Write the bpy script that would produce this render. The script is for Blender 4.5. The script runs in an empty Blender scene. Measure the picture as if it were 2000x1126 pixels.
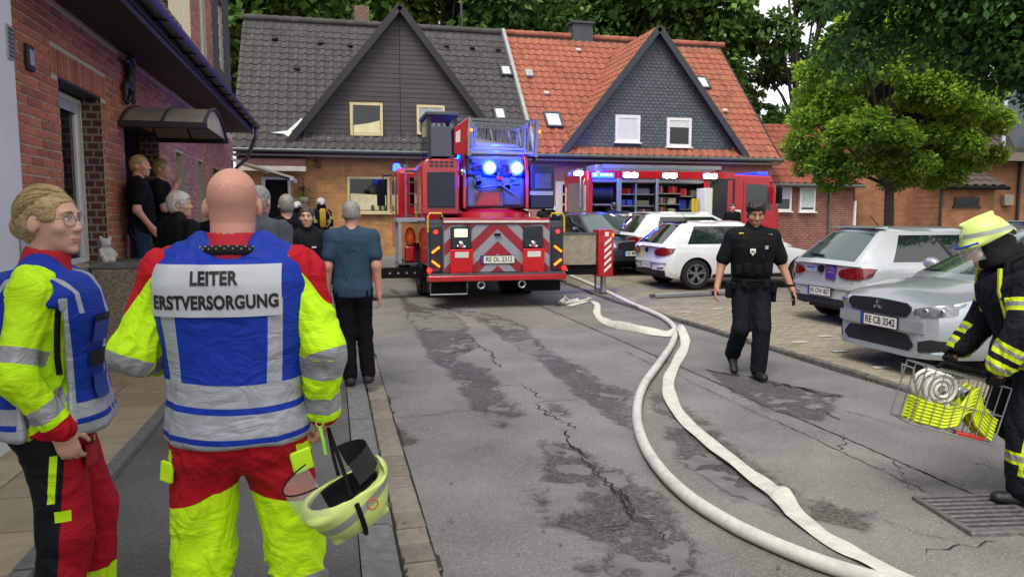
import bpy, bmesh, math, random
import numpy as np
from mathutils import Vector, Matrix, Euler
R = math.radians
random.seed(7); rng = np.random.default_rng(7)
sc = bpy.context.scene
COL = sc.collection
# ------------------------------------------------------------------ camera, sky, sun, exposure
FPX, CXP, CYP = 1444.0, 1000.0, 563.0          # focal length and centre of the 2000 x 1126 photograph
YAW, PITCH, CAMZ = R(13.6), math.atan((563 - 420) / 1444.0), 1.65
cam_data = bpy.data.cameras.new("camera"); cam = bpy.data.objects.new("camera", cam_data); COL.objects.link(cam)
cam_data.sensor_width = 36; cam_data.lens = 36 * FPX / 2000; cam_data.clip_end = 900; cam_data.clip_start = 0.05
cam.location = (0, 0, CAMZ); cam.rotation_euler = (math.pi / 2 - PITCH, 0, -YAW)
sc.camera = cam
world = bpy.data.worlds.new("World"); sc.world = world; world.use_nodes = True
wn = world.node_tree.nodes; wl = world.node_tree.links
bgn = wn["Background"]
sky = wn.new("ShaderNodeTexSky"); sky.sky_type = 'NISHITA'; sky.sun_disc = False
sky.sun_elevation = R(58); sky.sun_rotation = R(215); sky.air_density = 1.0; sky.dust_density = 2.0; sky.ozone_density = 1.0
hsv = wn.new("ShaderNodeHueSaturation"); hsv.inputs["Saturation"].default_value = 0.08
wl.new(sky.outputs[0], hsv.inputs["Color"]); wl.new(hsv.outputs[0], bgn.inputs["Color"])
bgn.inputs["Strength"].default_value = 0.13
sun_d = bpy.data.lights.new("sun", 'SUN'); sun_d.energy = 1.1; sun_d.angle = R(25); sun_d.color = (1.0, 0.94, 0.85)
sun = bpy.data.objects.new("sun", sun_d); COL.objects.link(sun)
_el, _az = R(58), R(215)                           # the light comes from behind and to one side of the camera
sun.rotation_euler = (R(90) - _el, 0, math.pi - _az)
vs = sc.view_settings; vs.view_transform = 'Standard'; vs.look = 'None'; vs.exposure = 1.12; vs.gamma = 1.0
vs.use_curve_mapping = False
sc.cycles.use_denoising = True; sc.cycles.max_bounces = 6; sc.cycles.diffuse_bounces = 3; sc.cycles.glossy_bounces = 3
sc.cycles.transparent_max_bounces = 8; sc.cycles.caustics_reflective = False; sc.cycles.caustics_refractive = False
sc.cycles.sample_clamp_indirect = 4.0
# ------------------------------------------------------------------ geometry of the view (used to measure real places)
_F = np.array([math.sin(YAW) * math.cos(PITCH), math.cos(YAW) * math.cos(PITCH), -math.sin(PITCH)])
_RT = np.array([math.cos(YAW), -math.sin(YAW), 0.0]); _UP = np.cross(_RT, _F)
def ray(px, py): return _F + _RT * ((px - CXP) / FPX) - _UP * ((py - CYP) / FPX)
def atZ(px, py, z=0.0):
    r = ray(px, py); k = (z - CAMZ) / r[2]; return Vector((r[0]*k, r[1]*k, z))
def atY(px, py, y):
    r = ray(px, py); k = y / r[1]; return Vector((r[0]*k, y, CAMZ + r[2]*k))
def atX(px, py, x):
    r = ray(px, py); k = x / r[0]; return Vector((x, r[1]*k, CAMZ + r[2]*k))
def atD(px, py, d):
    r = ray(px, py); return Vector((r[0]*d, r[1]*d, CAMZ + r[2]*d))
def srgb(h):
    h = h.lstrip('#'); v = [int(h[i:i+2], 16) / 255 for i in (0, 2, 4)]
    return tuple(c / 12.92 if c <= .04045 else ((c + .055) / 1.055) ** 2.4 for c in v)
def ground_z(y):
    t = min(max((y - 12.0) / 12.0, 0), 1); return 0.30 * t * t * (3 - 2 * t)
# ------------------------------------------------------------------ materials
MATS = {}
def new_mat(name):
    m = bpy.data.materials.new(name); m.use_nodes = True
    nt = m.node_tree; return m, nt, nt.nodes, nt.links, nt.nodes["Principled BSDF"]
def nd(N, typ, **kw):
    n = N.new(typ)
    for k, v in kw.items():
        if k in n.inputs: n.inputs[k].default_value = v
        else: setattr(n, k, v)
    return n
def mix_col(N, L, fac, a, b, blend='MIX'):
    m = N.new("ShaderNodeMix"); m.data_type = 'RGBA'; m.blend_type = blend
    def put(i, v):
        if isinstance(v, str): v = srgb(v)
        if isinstance(v, (tuple, list)): m.inputs[i].default_value = (*v[:3], 1)
        elif isinstance(v, (int, float)): m.inputs[i].default_value = v
        else: L.new(v, m.inputs[i])
    put(0, fac); put(6, a); put(7, b); return m.outputs[2]
def mat(name, col=(.5, .5, .5), rough=.6, metal=0., var=.12, scale=6., bump=0., bscale=60., coat=0., emit=None, estr=0., rand=0., trans=0., alpha=1., spec=.5, dirt=None):
    """plain procedural material: base colour with soft mottling, optional bump, optional per-piece variation"""
    if name in MATS: return MATS[name]
    if isinstance(col, str): col = srgb(col)
    m, nt, N, L, b = new_mat(name)
    tc = N.new("ShaderNodeTexCoord")
    b.inputs["Roughness"].default_value = rough; b.inputs["Metallic"].default_value = metal
    b.inputs["Coat Weight"].default_value = coat; b.inputs["Coat Roughness"].default_value = .05
    b.inputs["Specular IOR Level"].default_value = spec
    b.inputs["Transmission Weight"].default_value = trans; b.inputs["Alpha"].default_value = alpha
    no = nd(N, "ShaderNodeTexNoise", Scale=scale, Detail=4.0); L.new(tc.outputs["Object"], no.inputs["Vector"])
    mr = nd(N, "ShaderNodeMapRange"); mr.inputs[1].default_value = .3; mr.inputs[2].default_value = .7
    mr.inputs[3].default_value = 1 - var; mr.inputs[4].default_value = 1 + var; L.new(no.outputs[0], mr.inputs[0])
    c = mix_col(N, L, 1.0, col, mr.outputs[0], 'MULTIPLY')
    if rand:
        oi = N.new("ShaderNodeObjectInfo"); ge = N.new("ShaderNodeNewGeometry")
        ad = nd(N, "ShaderNodeMath", operation='ADD'); L.new(oi.outputs["Random"], ad.inputs[0]); L.new(ge.outputs["Random Per Island"], ad.inputs[1])
        fr = nd(N, "ShaderNodeMath", operation='FRACT'); L.new(ad.outputs[0], fr.inputs[0])
        m2 = nd(N, "ShaderNodeMapRange"); m2.inputs[3].default_value = 1 - rand; m2.inputs[4].default_value = 1 + rand; L.new(fr.outputs[0], m2.inputs[0])
        hs = N.new("ShaderNodeHueSaturation"); L.new(c, hs.inputs["Color"]); L.new(m2.outputs[0], hs.inputs["Value"])
        m3 = nd(N, "ShaderNodeMath", operation='MULTIPLY'); L.new(fr.outputs[0], m3.inputs[0]); m3.inputs[1].default_value = 7.31
        f3 = nd(N, "ShaderNodeMath", operation='FRACT'); L.new(m3.outputs[0], f3.inputs[0])
        m4 = nd(N, "ShaderNodeMapRange"); m4.inputs[3].default_value = .5 - .03 * rand; m4.inputs[4].default_value = .5 + .03 * rand; L.new(f3.outputs[0], m4.inputs[0])
        L.new(m4.outputs[0], hs.inputs["Hue"]); c = hs.outputs[0]
    if dirt:
        d2 = nd(N, "ShaderNodeTexNoise", Scale=dirt[1], Detail=6.0); L.new(tc.outputs["Object"], d2.inputs["Vector"])
        r2 = nd(N, "ShaderNodeMapRange"); r2.inputs[1].default_value = .5; r2.inputs[2].default_value = .72; r2.inputs[4].default_value = dirt[2]; L.new(d2.outputs[0], r2.inputs[0])
        c = mix_col(N, L, r2.outputs[0], c, dirt[0])
    L.new(c, b.inputs["Base Color"])
    if bump:
        bn = nd(N, "ShaderNodeTexNoise", Scale=bscale, Detail=3.0); L.new(tc.outputs["Object"], bn.inputs["Vector"])
        bu = nd(N, "ShaderNodeBump", Strength=bump, Distance=.01); L.new(bn.outputs[0], bu.inputs["Height"]); L.new(bu.outputs[0], b.inputs["Normal"])
    if emit is not None:
        b.inputs["Emission Color"].default_value = (*(srgb(emit) if isinstance(emit, str) else emit), 1); b.inputs["Emission Strength"].default_value = estr
    MATS[name] = m; return m
def brick_mat(name, c1, c2, mortar, bw=.25, bh=.077, ms=.012, vert='X', rough=.85):
    """masonry too far off to pick apart: bricks by texture, joints by bump; vert = horizontal axis of the wall"""
    if name in MATS: return MATS[name]
    m, nt, N, L, b = new_mat(name)
    tc = N.new("ShaderNodeTexCoord"); sp = N.new("ShaderNodeSeparateXYZ"); cb = N.new("ShaderNodeCombineXYZ")
    L.new(tc.outputs["Object"], sp.inputs[0]); L.new(sp.outputs[vert], cb.inputs[0]); L.new(sp.outputs["Z" if vert in ('X', 'Y') else 'Y'], cb.inputs[1])
    br = nd(N, "ShaderNodeTexBrick", Scale=1.0); br.inputs["Brick Width"].default_value = bw; br.inputs["Row Height"].default_value = bh
    br.inputs["Mortar Size"].default_value = ms; br.inputs["Mortar Smooth"].default_value = .2
    br.inputs["Color1"].default_value = (*srgb(c1), 1); br.inputs["Color2"].default_value = (*srgb(c2), 1); br.inputs["Mortar"].default_value = (*srgb(mortar), 1)
    L.new(cb.outputs[0], br.inputs["Vector"])
    no = nd(N, "ShaderNodeTexNoise", Scale=3.0, Detail=6.0); L.new(tc.outputs["Object"], no.inputs["Vector"])
    mr = nd(N, "ShaderNodeMapRange"); mr.inputs[1].default_value = .3; mr.inputs[2].default_value = .7; mr.inputs[3].default_value = .75; mr.inputs[4].default_value = 1.2; L.new(no.outputs[0], mr.inputs[0])
    L.new(mix_col(N, L, 1.0, br.outputs[0], mr.outputs[0], 'MULTIPLY'), b.inputs["Base Color"])
    bu = nd(N, "ShaderNodeBump", Strength=.6, Distance=.01); bu.invert = True; L.new(br.outputs[1], bu.inputs["Height"]); L.new(bu.outputs[0], b.inputs["Normal"])
    b.inputs["Roughness"].default_value = rough
    MATS[name] = m; return m
def attr_mat(name, base, layers, rough=.7, bump=.15, bscale=180, var=.08, crease=.30):
    """cloth whose colour areas follow stored per-vertex fields: layers = [(attribute, colour, roughness, metallic)] painted where field > 0"""
    if name in MATS: return MATS[name]
    m, nt, N, L, b = new_mat(name)
    tc = N.new("ShaderNodeTexCoord")
    no = nd(N, "ShaderNodeTexNoise", Scale=9.0, Detail=4.0); L.new(tc.outputs["Object"], no.inputs["Vector"])
    mr = nd(N, "ShaderNodeMapRange"); mr.inputs[1].default_value = .3; mr.inputs[2].default_value = .7; mr.inputs[3].default_value = 1 - var; mr.inputs[4].default_value = 1 + var; L.new(no.outputs[0], mr.inputs[0])
    c = (*srgb(base),); rg = rough; me = 0.0
    cs = None
    for (at, colr, r2, m2) in layers:
        a = N.new("ShaderNodeAttribute"); a.attribute_name = at
        st = nd(N, "ShaderNodeMath", operation='GREATER_THAN'); st.inputs[1].default_value = 0.0; L.new(a.outputs["Fac"], st.inputs[0])
        cs = mix_col(N, L, st.outputs[0], c if cs is None else cs, srgb(colr))
        def fmix(prev, val):
            mm = N.new("ShaderNodeMix"); mm.data_type = 'FLOAT'; L.new(st.outputs[0], mm.inputs[0])
            if isinstance(prev, float): mm.inputs[2].default_value = prev
            else: L.new(prev, mm.inputs[2])
            mm.inputs[3].default_value = val; return mm.outputs[0]
        rg = fmix(rg, r2); me = fmix(me, m2)
    out = mix_col(N, L, 1.0, cs if cs is not None else c, mr.outputs[0], 'MULTIPLY')
    L.new(out, b.inputs["Base Color"])
    if not isinstance(rg, float): L.new(rg, b.inputs["Roughness"]); L.new(me, b.inputs["Metallic"])
    else: b.inputs["Roughness"].default_value = rg
    b.inputs["Sheen Weight"].default_value = 0.; b.inputs["Specular IOR Level"].default_value = .22
    bn = nd(N, "ShaderNodeTexNoise", Scale=bscale, Detail=2.0); L.new(tc.outputs["Object"], bn.inputs["Vector"])
    bu = nd(N, "ShaderNodeBump", Strength=bump, Distance=.004); L.new(bn.outputs[0], bu.inputs["Height"])
    b2 = nd(N, "ShaderNodeTexNoise", Scale=7.0, Detail=4.0); b2.inputs["Distortion"].default_value = .8; mp_ = N.new("ShaderNodeMapping"); mp_.inputs["Scale"].default_value = (1, 1, 1.7); mp_.inputs["Rotation"].default_value = (.5, .3, 0); L.new(tc.outputs["Object"], mp_.inputs[0]); L.new(mp_.outputs[0], b2.inputs["Vector"])
    b3 = nd(N, "ShaderNodeMath", operation='SUBTRACT'); L.new(b2.outputs[0], b3.inputs[0]); b3.inputs[1].default_value = .5; b4 = nd(N, "ShaderNodeMath", operation='ABSOLUTE'); L.new(b3.outputs[0], b4.inputs[0])
    bu2 = nd(N, "ShaderNodeBump", Strength=crease, Distance=.09); L.new(b4.outputs[0], bu2.inputs["Height"]); L.new(bu.outputs[0], bu2.inputs["Normal"]); L.new(bu2.outputs[0], b.inputs["Normal"])
    MATS[name] = m; return m
# ------------------------------------------------------------------ objects
def tag(o, label=None, cat=None, group=None, kind=None):
    if label: o["label"] = label
    if cat: o["category"] = cat
    if group: o["group"] = group
    if kind: o["kind"] = kind
    return o
def empty(name, loc=(0, 0, 0), rz=0., label=None, cat=None, group=None):
    o = bpy.data.objects.new(name, None); COL.objects.link(o); o.empty_display_size = .2
    o.location = loc; o.rotation_euler = (0, 0, rz); return tag(o, label, cat, group)
def link_mesh(name, me, parent=None, m=None):
    o = bpy.data.objects.new(name, me); COL.objects.link(o); o.parent = parent
    if m is not None and not me.materials: me.materials.append(m)
    return o
def copy_tree(o, parent=None):
    c = o.copy(); COL.objects.link(c); c.parent = parent
    for ch in list(o.children): copy_tree(ch, c)
    return c
def rotm(rx=0, ry=0, rz=0): return Euler((R(rx), R(ry), R(rz))).to_matrix()
class MB:
    """collects shapes into one mesh object"""
    def __init__(s): s.v = []; s.f = []; s.m = []
    def add(s, verts, faces, mi=0):
        o = len(s.v); s.v += [tuple(p) for p in verts]; s.f += [tuple(i + o for i in f) for f in faces]; s.m += [mi] * len(faces); return s
    def box(s, c, d, rot=None, mi=0):
        hx, hy, hz = d[0] / 2, d[1] / 2, d[2] / 2
        vs_ = [Vector((x, y, z)) for z in (-hz, hz) for y in (-hy, hy) for x in (-hx, hx)]
        if rot is not None: vs_ = [rot @ p for p in vs_]
        c = Vector(c)
        return s.add([p + c for p in vs_], [(0, 2, 3, 1), (4, 5, 7, 6), (0, 1, 5, 4), (2, 6, 7, 3), (0, 4, 6, 2), (1, 3, 7, 5)], mi)
    def box2(s, a, b, mi=0):
        return s.box([(p + q) / 2 for p, q in zip(a, b)], [abs(q - p) for p, q in zip(a, b)], mi=mi)
    def bar(s, a, b, w, h=None, mi=0, up=(0, 0, 1)):
        a, b = Vector(a), Vector(b); h = h or w; d = b - a
        z = d.normalized(); x = Vector(up).cross(z)
        if x.length < 1e-4: x = Vector((1, 0, 0)).cross(z)
        x.normalize(); y = z.cross(x); M = Matrix((x, y, z)).transposed()
        return s.box((a + b) / 2, (w, h, d.length), M, mi)
    def tube(s, pts, r, n=8, mi=0, caps=True, closed=False):
        pts = [Vector(p) for p in pts]; N_ = len(pts)
        rs = r if isinstance(r, (list, tuple)) else [r] * N_
        rings = []; prev = None
        for i, p in enumerate(pts):
            if closed: t = pts[(i + 1) % N_] - pts[i - 1]
            else: t = pts[min(i + 1, N_ - 1)] - pts[max(i - 1, 0)]
            t.normalize()
            if prev is None:
                x = t.cross(Vector((0, 0, 1)))
                if x.length < 1e-3: x = t.cross(Vector((1, 0, 0)))
            else: x = prev - t * prev.dot(t)
            x.normalize(); prev = x; y = t.cross(x)
            rings.append([p + (x * math.cos(2 * math.pi * k / n) + y * math.sin(2 * math.pi * k / n)) * rs[i] for k in range(n)])
        return s.loft(rings, caps=caps and not closed, mi=mi, loop=closed)
    def loft(s, rings, caps=True, mi=0, loop=False, close_ring=True):
        n = len(rings[0]); vs_ = [p for r_ in rings for p in r_]; fs = []
        K = len(rings)
        for i in range(K if loop else K - 1):
            for k in range(n if close_ring else n - 1):
                a, b = i * n + k, i * n + (k + 1) % n; c, d = ((i + 1) % K) * n + (k + 1) % n, ((i + 1) % K) * n + k
                fs.append((a, b, c, d))
        if caps: fs.append(tuple(range(n))[::-1]); fs.append(tuple((K - 1) * n + k for k in range(n)))
        return s.add(vs_, fs, mi)
    def cyl(s, a, b, r, r2=None, n=16, mi=0): return s.tube([a, b], [r, r if r2 is None else r2], n, mi)
    def lathe(s, prof, n=24, axis='Z', c=(0, 0, 0), mi=0, caps=False):
        rings = []
        for (r_, h) in prof:
            ring = []
            for k in range(n):
                a = 2 * math.pi * k / n; p = (r_ * math.cos(a), r_ * math.sin(a), h)
                if axis == 'Y': p = (p[0], h, p[1])
                if axis == 'X': p = (h, p[0], p[1])
                ring.append((p[0] + c[0], p[1] + c[1], p[2] + c[2]))
            rings.append(ring)
        return s.loft(rings, caps=caps, mi=mi)
    def prism(s, poly, o, u, v, w, mi=0):
        """poly (2d) in plane o + a*u + b*v, extruded by vector w"""
        o, u, v, w = Vector(o), Vector(u), Vector(v), Vector(w); n = len(poly)
        a = [o + u * p[0] + v * p[1] for p in poly]; b = [p + w for p in a]
        fs = [tuple(range(n)), tuple(range(2 * n - 1, n - 1, -1))] + [(k, n + k, n + (k + 1) % n, (k + 1) % n) for k in range(n)]
        return s.add(a + b, fs, mi)
    def ball(s, c, r, n=12, mi=0):
        r = r if isinstance(r, (tuple, list)) else (r, r, r); m_ = n // 2
        vs_ = []; fs = []
        for i in range(m_ + 1):
            th = math.pi * i / m_
            for k in range(n):
                ph = 2 * math.pi * k / n
                vs_.append((c[0] + r[0] * math.sin(th) * math.cos(ph), c[1] + r[1] * math.sin(th) * math.sin(ph), c[2] + r[2] * math.cos(th)))
        for i in range(m_):
            for k in range(n): fs.append((i * n + k, (i + 1) * n + k, (i + 1) * n + (k + 1) % n, i * n + (k + 1) % n))
        return s.add(vs_, fs, mi)
    def mesh(s, name, mats=None, smooth=None, fix=True):
        me = bpy.data.meshes.new(name); me.from_pydata(s.v, [], s.f)
        for m in (mats if isinstance(mats, (list, tuple)) else [mats] if mats else []): me.materials.append(m)
        if any(s.m): me.polygons.foreach_set("material_index", s.m)
        if fix:
            bm = bmesh.new(); bm.from_mesh(me)
            bmesh.ops.remove_doubles(bm, verts=bm.verts, dist=1e-5); bmesh.ops.recalc_face_normals(bm, faces=bm.faces)
            bm.to_mesh(me); bm.free()
        if smooth: me.shade_smooth(); me.set_sharp_from_angle(angle=R(smooth))
        me.update(); return me
    def build(s, name, mats=None, parent=None, smooth=None, bevel=0, loc=None, rot=None, seg=2, fix=True):
        o = link_mesh(name, s.mesh(name, mats, smooth, fix), parent)
        if loc is not None: o.location = loc
        if rot is not None: o.rotation_euler = rot
        if bevel:
            b = o.modifiers.new("bevel", 'BEVEL'); b.width = bevel; b.segments = seg; b.limit_method = 'ANGLE'; b.angle_limit = R(35); b.harden_normals = False
            if smooth is None:
                o.data.shade_smooth(); o.data.set_sharp_from_angle(angle=R(32))
        return o
def one(name, m, parent, fn, *a, bevel=0, smooth=None, **k):
    mb = MB(); getattr(mb, fn)(*a, **k); return mb.build(name, m, parent, smooth=smooth, bevel=bevel)
def text_mesh(txt, size=.1, bold=0.0, sx=1.0, align='CENTER', depth=0.0, spacing=1.0):
    cu = bpy.data.curves.new("lettering", 'FONT'); cu.body = txt; cu.size = size; cu.align_x = align; cu.align_y = 'CENTER'; cu.offset = bold; cu.extrude = depth; cu.space_character = spacing
    o = bpy.data.objects.new("lettering", cu); COL.objects.link(o)
    dg = bpy.context.evaluated_depsgraph_get(); me = bpy.data.meshes.new_from_object(o.evaluated_get(dg))
    bpy.data.objects.remove(o); bpy.data.curves.remove(cu)
    if sx != 1.0: me.transform(Matrix.Diagonal((sx, 1, 1, 1)))
    return me
def frame_matrix(o, u, v):
    """matrix whose local x,y lie along u,v at o (local z = outward normal)"""
    u = Vector(u).normalized(); n = u.cross(Vector(v)).normalized(); v = n.cross(u)
    M = Matrix((u, v, n)).transposed().to_4x4(); M.translation = Vector(o); return M
def lettering(txt, size, M, m, parent, name="lettering", **k):
    me = text_mesh(txt, size, **k); me.transform(M); return link_mesh(name, me, parent, m)
# ------------------------------------------------------------------ numpy value noise
def _hash(ix, iy, iz):
    h = (ix.astype(np.int64) * 374761393 + iy.astype(np.int64) * 668265263 + iz.astype(np.int64) * 2147483647) & 0xffffffff
    h = ((h ^ (h >> 13)) * 1274126177) & 0xffffffff
    return ((h ^ (h >> 16)) & 0xffff) / 65535.0
def vnoise(P):
    P = np.asarray(P, float); i = np.floor(P); f = P - i; f = f * f * (3 - 2 * f); i = i.astype(np.int64)
    out = 0
    for dx in (0, 1):
        for dy in (0, 1):
            for dz in (0, 1):
                w = (f[:, 0] if dx else 1 - f[:, 0]) * (f[:, 1] if dy else 1 - f[:, 1]) * (f[:, 2] if dz else 1 - f[:, 2])
                out = out + w * _hash(i[:, 0] + dx, i[:, 1] + dy, i[:, 2] + dz)
    return out * 2 - 1
def fbm(P, oct=3):
    s = 0; a = 1.0
    for k in range(oct): s = s + a * vnoise(np.asarray(P) * (2 ** k) + 17.3 * k); a *= .5
    return s
# ------------------------------------------------------------------ distance-field modelling (continuous organic surfaces)
class SDF:
    """list of rounded shapes blended into one surface and meshed by surface nets"""
    def __init__(s): s.p = []
    def _add(s, fn, lo, hi, k, op): s.p.append((fn, np.array(lo, float), np.array(hi, float), k, op)); return s
    def cap(s, a, b, ra, rb=None, k=.02, op='u', flat=None):
        a, b = np.array(a, float), np.array(b, float); rb = ra if rb is None else rb; d = b - a; L2 = max(d @ d, 1e-9)
        fl = None
        if flat is not None: fl = (np.array(flat[0], float) / np.linalg.norm(flat[0]), flat[1])
        def fn(P):
            q = P - a; t = np.clip((q @ d) / L2, 0, 1); q = q - t[:, None] * d
            if fl is not None: q = q + np.outer((q @ fl[0]) * (1 / fl[1] - 1), fl[0])
            dist = np.linalg.norm(q, axis=1) - (ra + (rb - ra) * t)
            return dist * (fl[1] if fl is not None and fl[1] < 1 else 1)
        m = max(ra, rb); return s._add(fn, np.minimum(a, b) - m, np.maximum(a, b) + m, k, op)
    def ell(s, c, r, rot=None, k=.02, op='u'):
        c = np.array(c, float); r = np.array(r, float) * np.ones(3); M = np.array(rot) if rot is not None else np.eye(3)
        def fn(P):
            q = (P - c) @ M; k0 = np.linalg.norm(q / r, axis=1); k1 = np.linalg.norm(q / (r * r), axis=1)
            return np.where(k1 > 1e-9, k0 * (k0 - 1) / np.maximum(k1, 1e-9), -r.min())
        m = r.max(); return s._add(fn, c - m, c + m, k, op)
    def box(s, c, h, rot=None, rnd=.01, k=.02, op='u'):
        c = np.array(c, float); h = np.array(h, float); M = np.array(rot) if rot is not None else np.eye(3)
        def fn(P):
            q = np.abs((P - c) @ M) - (h - rnd); return np.linalg.norm(np.maximum(q, 0), axis=1) + np.minimum(q.max(axis=1), 0) - rnd
        m = np.linalg.norm(h); return s._add(fn, c - m, c + m, k, op)
    def stack(s, secs, o=(0, 0, 0), rot=None, k=.02, op='u', p=2.3, cap=.03):
        """lofted elliptical sections (z, cx, cy, rx, ry) in a local frame, rounded ends"""
        S = np.array(secs, float); S = S[np.argsort(S[:, 0])]; o = np.array(o, float); M = np.array(rot) if rot is not None else np.eye(3)
        def fn(P):
            q = (P - o) @ M; z = q[:, 2]
            g = [np.interp(z, S[:, 0], S[:, i]) for i in range(1, 5)]
            x = np.abs(q[:, 0] - g[0]) / g[2]; y = np.abs(q[:, 1] - g[1]) / g[3]
            rr = (x ** p + y ** p) ** (1 / p); dxy = (rr - 1) * np.minimum(g[2], g[3])
            dz = np.maximum(S[0, 0] - z, z - S[-1, 0])
            a = np.maximum(dxy + cap, 0); b_ = np.maximum(dz + cap, 0)
            return np.where((dxy > -cap) & (dz > -cap), np.sqrt(a * a + b_ * b_) - cap, np.maximum(dxy, dz))
        e = max(np.abs(S[:, 1]).max() + S[:, 3].max(), np.abs(S[:, 2]).max() + S[:, 4].max())
        cs = np.array([[sx * e, sy * e, z] for sx in (-1, 1) for sy in (-1, 1) for z in (S[0, 0], S[-1, 0])]) @ M.T + o
        return s._add(fn, cs.min(0), cs.max(0), k, op)
    def eval_mesh(s, h):
        lo = np.min([p[1] for p in s.p if p[4] == 'u'], axis=0) - 4 * h; hi = np.max([p[2] for p in s.p if p[4] == 'u'], axis=0) + 4 * h
        n = np.ceil((hi - lo) / h).astype(int) + 1; D = np.full(n, 1.0, np.float32)
        ax = [lo[i] + h * np.arange(n[i]) for i in range(3)]
        for fn, a, b, k, op in s.p:
            pad = k + 3 * h
            i0 = np.clip(np.floor((a - pad - lo) / h).astype(int), 0, n - 1); i1 = np.clip(np.ceil((b + pad - lo) / h).astype(int) + 1, 1, n)
            sl = tuple(slice(i0[i], i1[i]) for i in range(3))
            G = np.stack(np.meshgrid(*[ax[i][sl[i]] for i in range(3)], indexing='ij'), -1).reshape(-1, 3)
            d2 = fn(G).astype(np.float32).reshape(D[sl].shape); d1 = D[sl]
            if op == 'u':
                t = np.clip(.5 + .5 * (d1 - d2) / k, 0, 1); D[sl] = d1 * (1 - t) + d2 * t - k * t * (1 - t)
            else:
                t = np.clip(.5 - .5 * (d1 + d2) / k, 0, 1); D[sl] = d1 * (1 - t) - d2 * t + k * t * (1 - t)
        return surface_nets(D, lo, h)
def surface_nets(D, lo, h):
    S = D < 0; nx, ny, nz = D.shape
    c = [(i, j, k) for i in (0, 1) for j in (0, 1) for k in (0, 1)]
    def sub(A, o): return A[o[0]:nx - 1 + o[0], o[1]:ny - 1 + o[1], o[2]:nz - 1 + o[2]]
    cnt = sum(sub(S, o).astype(np.int8) for o in c); act = (cnt > 0) & (cnt < 8)
    idx = np.full(act.shape, -1, np.int64); I = np.argwhere(act); idx[act] = np.arange(len(I))
    vals = np.stack([D[I[:, 0] + o[0], I[:, 1] + o[1], I[:, 2] + o[2]] for o in c], 1)
    pos = np.zeros((len(I), 3)); num = np.zeros(len(I))
    for a in range(8):
        for b in range(a + 1, 8):
            if sum(abs(c[a][i] - c[b][i]) for i in range(3)) != 1: continue
            va, vb = vals[:, a], vals[:, b]; m = (va < 0) != (vb < 0)
            t = np.where(m, va / np.where(np.abs(va - vb) < 1e-12, 1, va - vb), 0)
            ca, cb_ = np.array(c[a]), np.array(c[b])
            pos += np.where(m[:, None], ca + t[:, None] * (cb_ - ca), 0); num += m
    V = lo + h * (I + pos / num[:, None]); F = []
    for axn in range(3):
        u, v = (axn + 1) % 3, (axn + 2) % 3
        e = [0, 0, 0]; e[axn] = 1
        A = S[:nx - e[0], :ny - e[1], :nz - e[2]]; B = S[e[0]:, e[1]:, e[2]:]
        E = np.argwhere(A != B)
        ok = (E[:, u] > 0) & (E[:, v] > 0) & (E[:, u] < D.shape[u] - 1) & (E[:, v] < D.shape[v] - 1); E = E[ok]
        if not len(E): continue
        def cell(du, dv):
            q = E.copy(); q[:, u] -= du; q[:, v] -= dv; return idx[q[:, 0], q[:, 1], q[:, 2]]
        q = np.stack([cell(1, 1), cell(0, 1), cell(0, 0), cell(1, 0)], 1)
        fl = ~A[E[:, 0], E[:, 1], E[:, 2]]; q[fl] = q[fl][:, ::-1]; F.append(q)
    return V, np.concatenate(F)
def np_mesh(name, V, F, m=None, smooth=True, attrs=None):
    me = bpy.data.meshes.new(name); me.vertices.add(len(V)); me.vertices.foreach_set("co", np.asarray(V, np.float32).ravel())
    k = F.shape[1]; me.loops.add(F.size); me.loops.foreach_set("vertex_index", F.astype(np.int32).ravel())
    me.polygons.add(len(F)); me.polygons.foreach_set("loop_start", np.arange(0, F.size, k, dtype=np.int32))
    me.update(calc_edges=True)
    if smooth: me.polygons.foreach_set("use_smooth", np.ones(len(F), bool))
    for a, vals in (attrs or {}).items():
        at = me.attributes.new(a, 'FLOAT', 'POINT'); at.data.foreach_set("value", np.asarray(vals, np.float32))
    if m is not None: me.materials.append(m)
    me.validate(); return me
def vert_normals(V, F):
    n = np.cross(V[F[:, 2]] - V[F[:, 0]], V[F[:, 3 if F.shape[1] > 3 else 1]] - V[F[:, 1 if F.shape[1] > 3 else 0]])
    if F.shape[1] == 3: n = np.cross(V[F[:, 1]] - V[F[:, 0]], V[F[:, 2]] - V[F[:, 0]])
    N_ = np.zeros_like(V)
    for i in range(F.shape[1]): np.add.at(N_, F[:, i], n)
    return N_ / np.maximum(np.linalg.norm(N_, axis=1, keepdims=True), 1e-12)
def smooth_mesh(V, F, it=2, w=.5):
    for _ in range(it):
        A = np.zeros_like(V); C = np.zeros(len(V))
        for i in range(F.shape[1]):
            for j in ((i + 1) % F.shape[1], (i - 1) % F.shape[1]):
                np.add.at(A, F[:, i], V[F[:, j]]); np.add.at(C, F[:, i], 1)
        V = V * (1 - w) + w * A / np.maximum(C, 1)[:, None]
    return V
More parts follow.
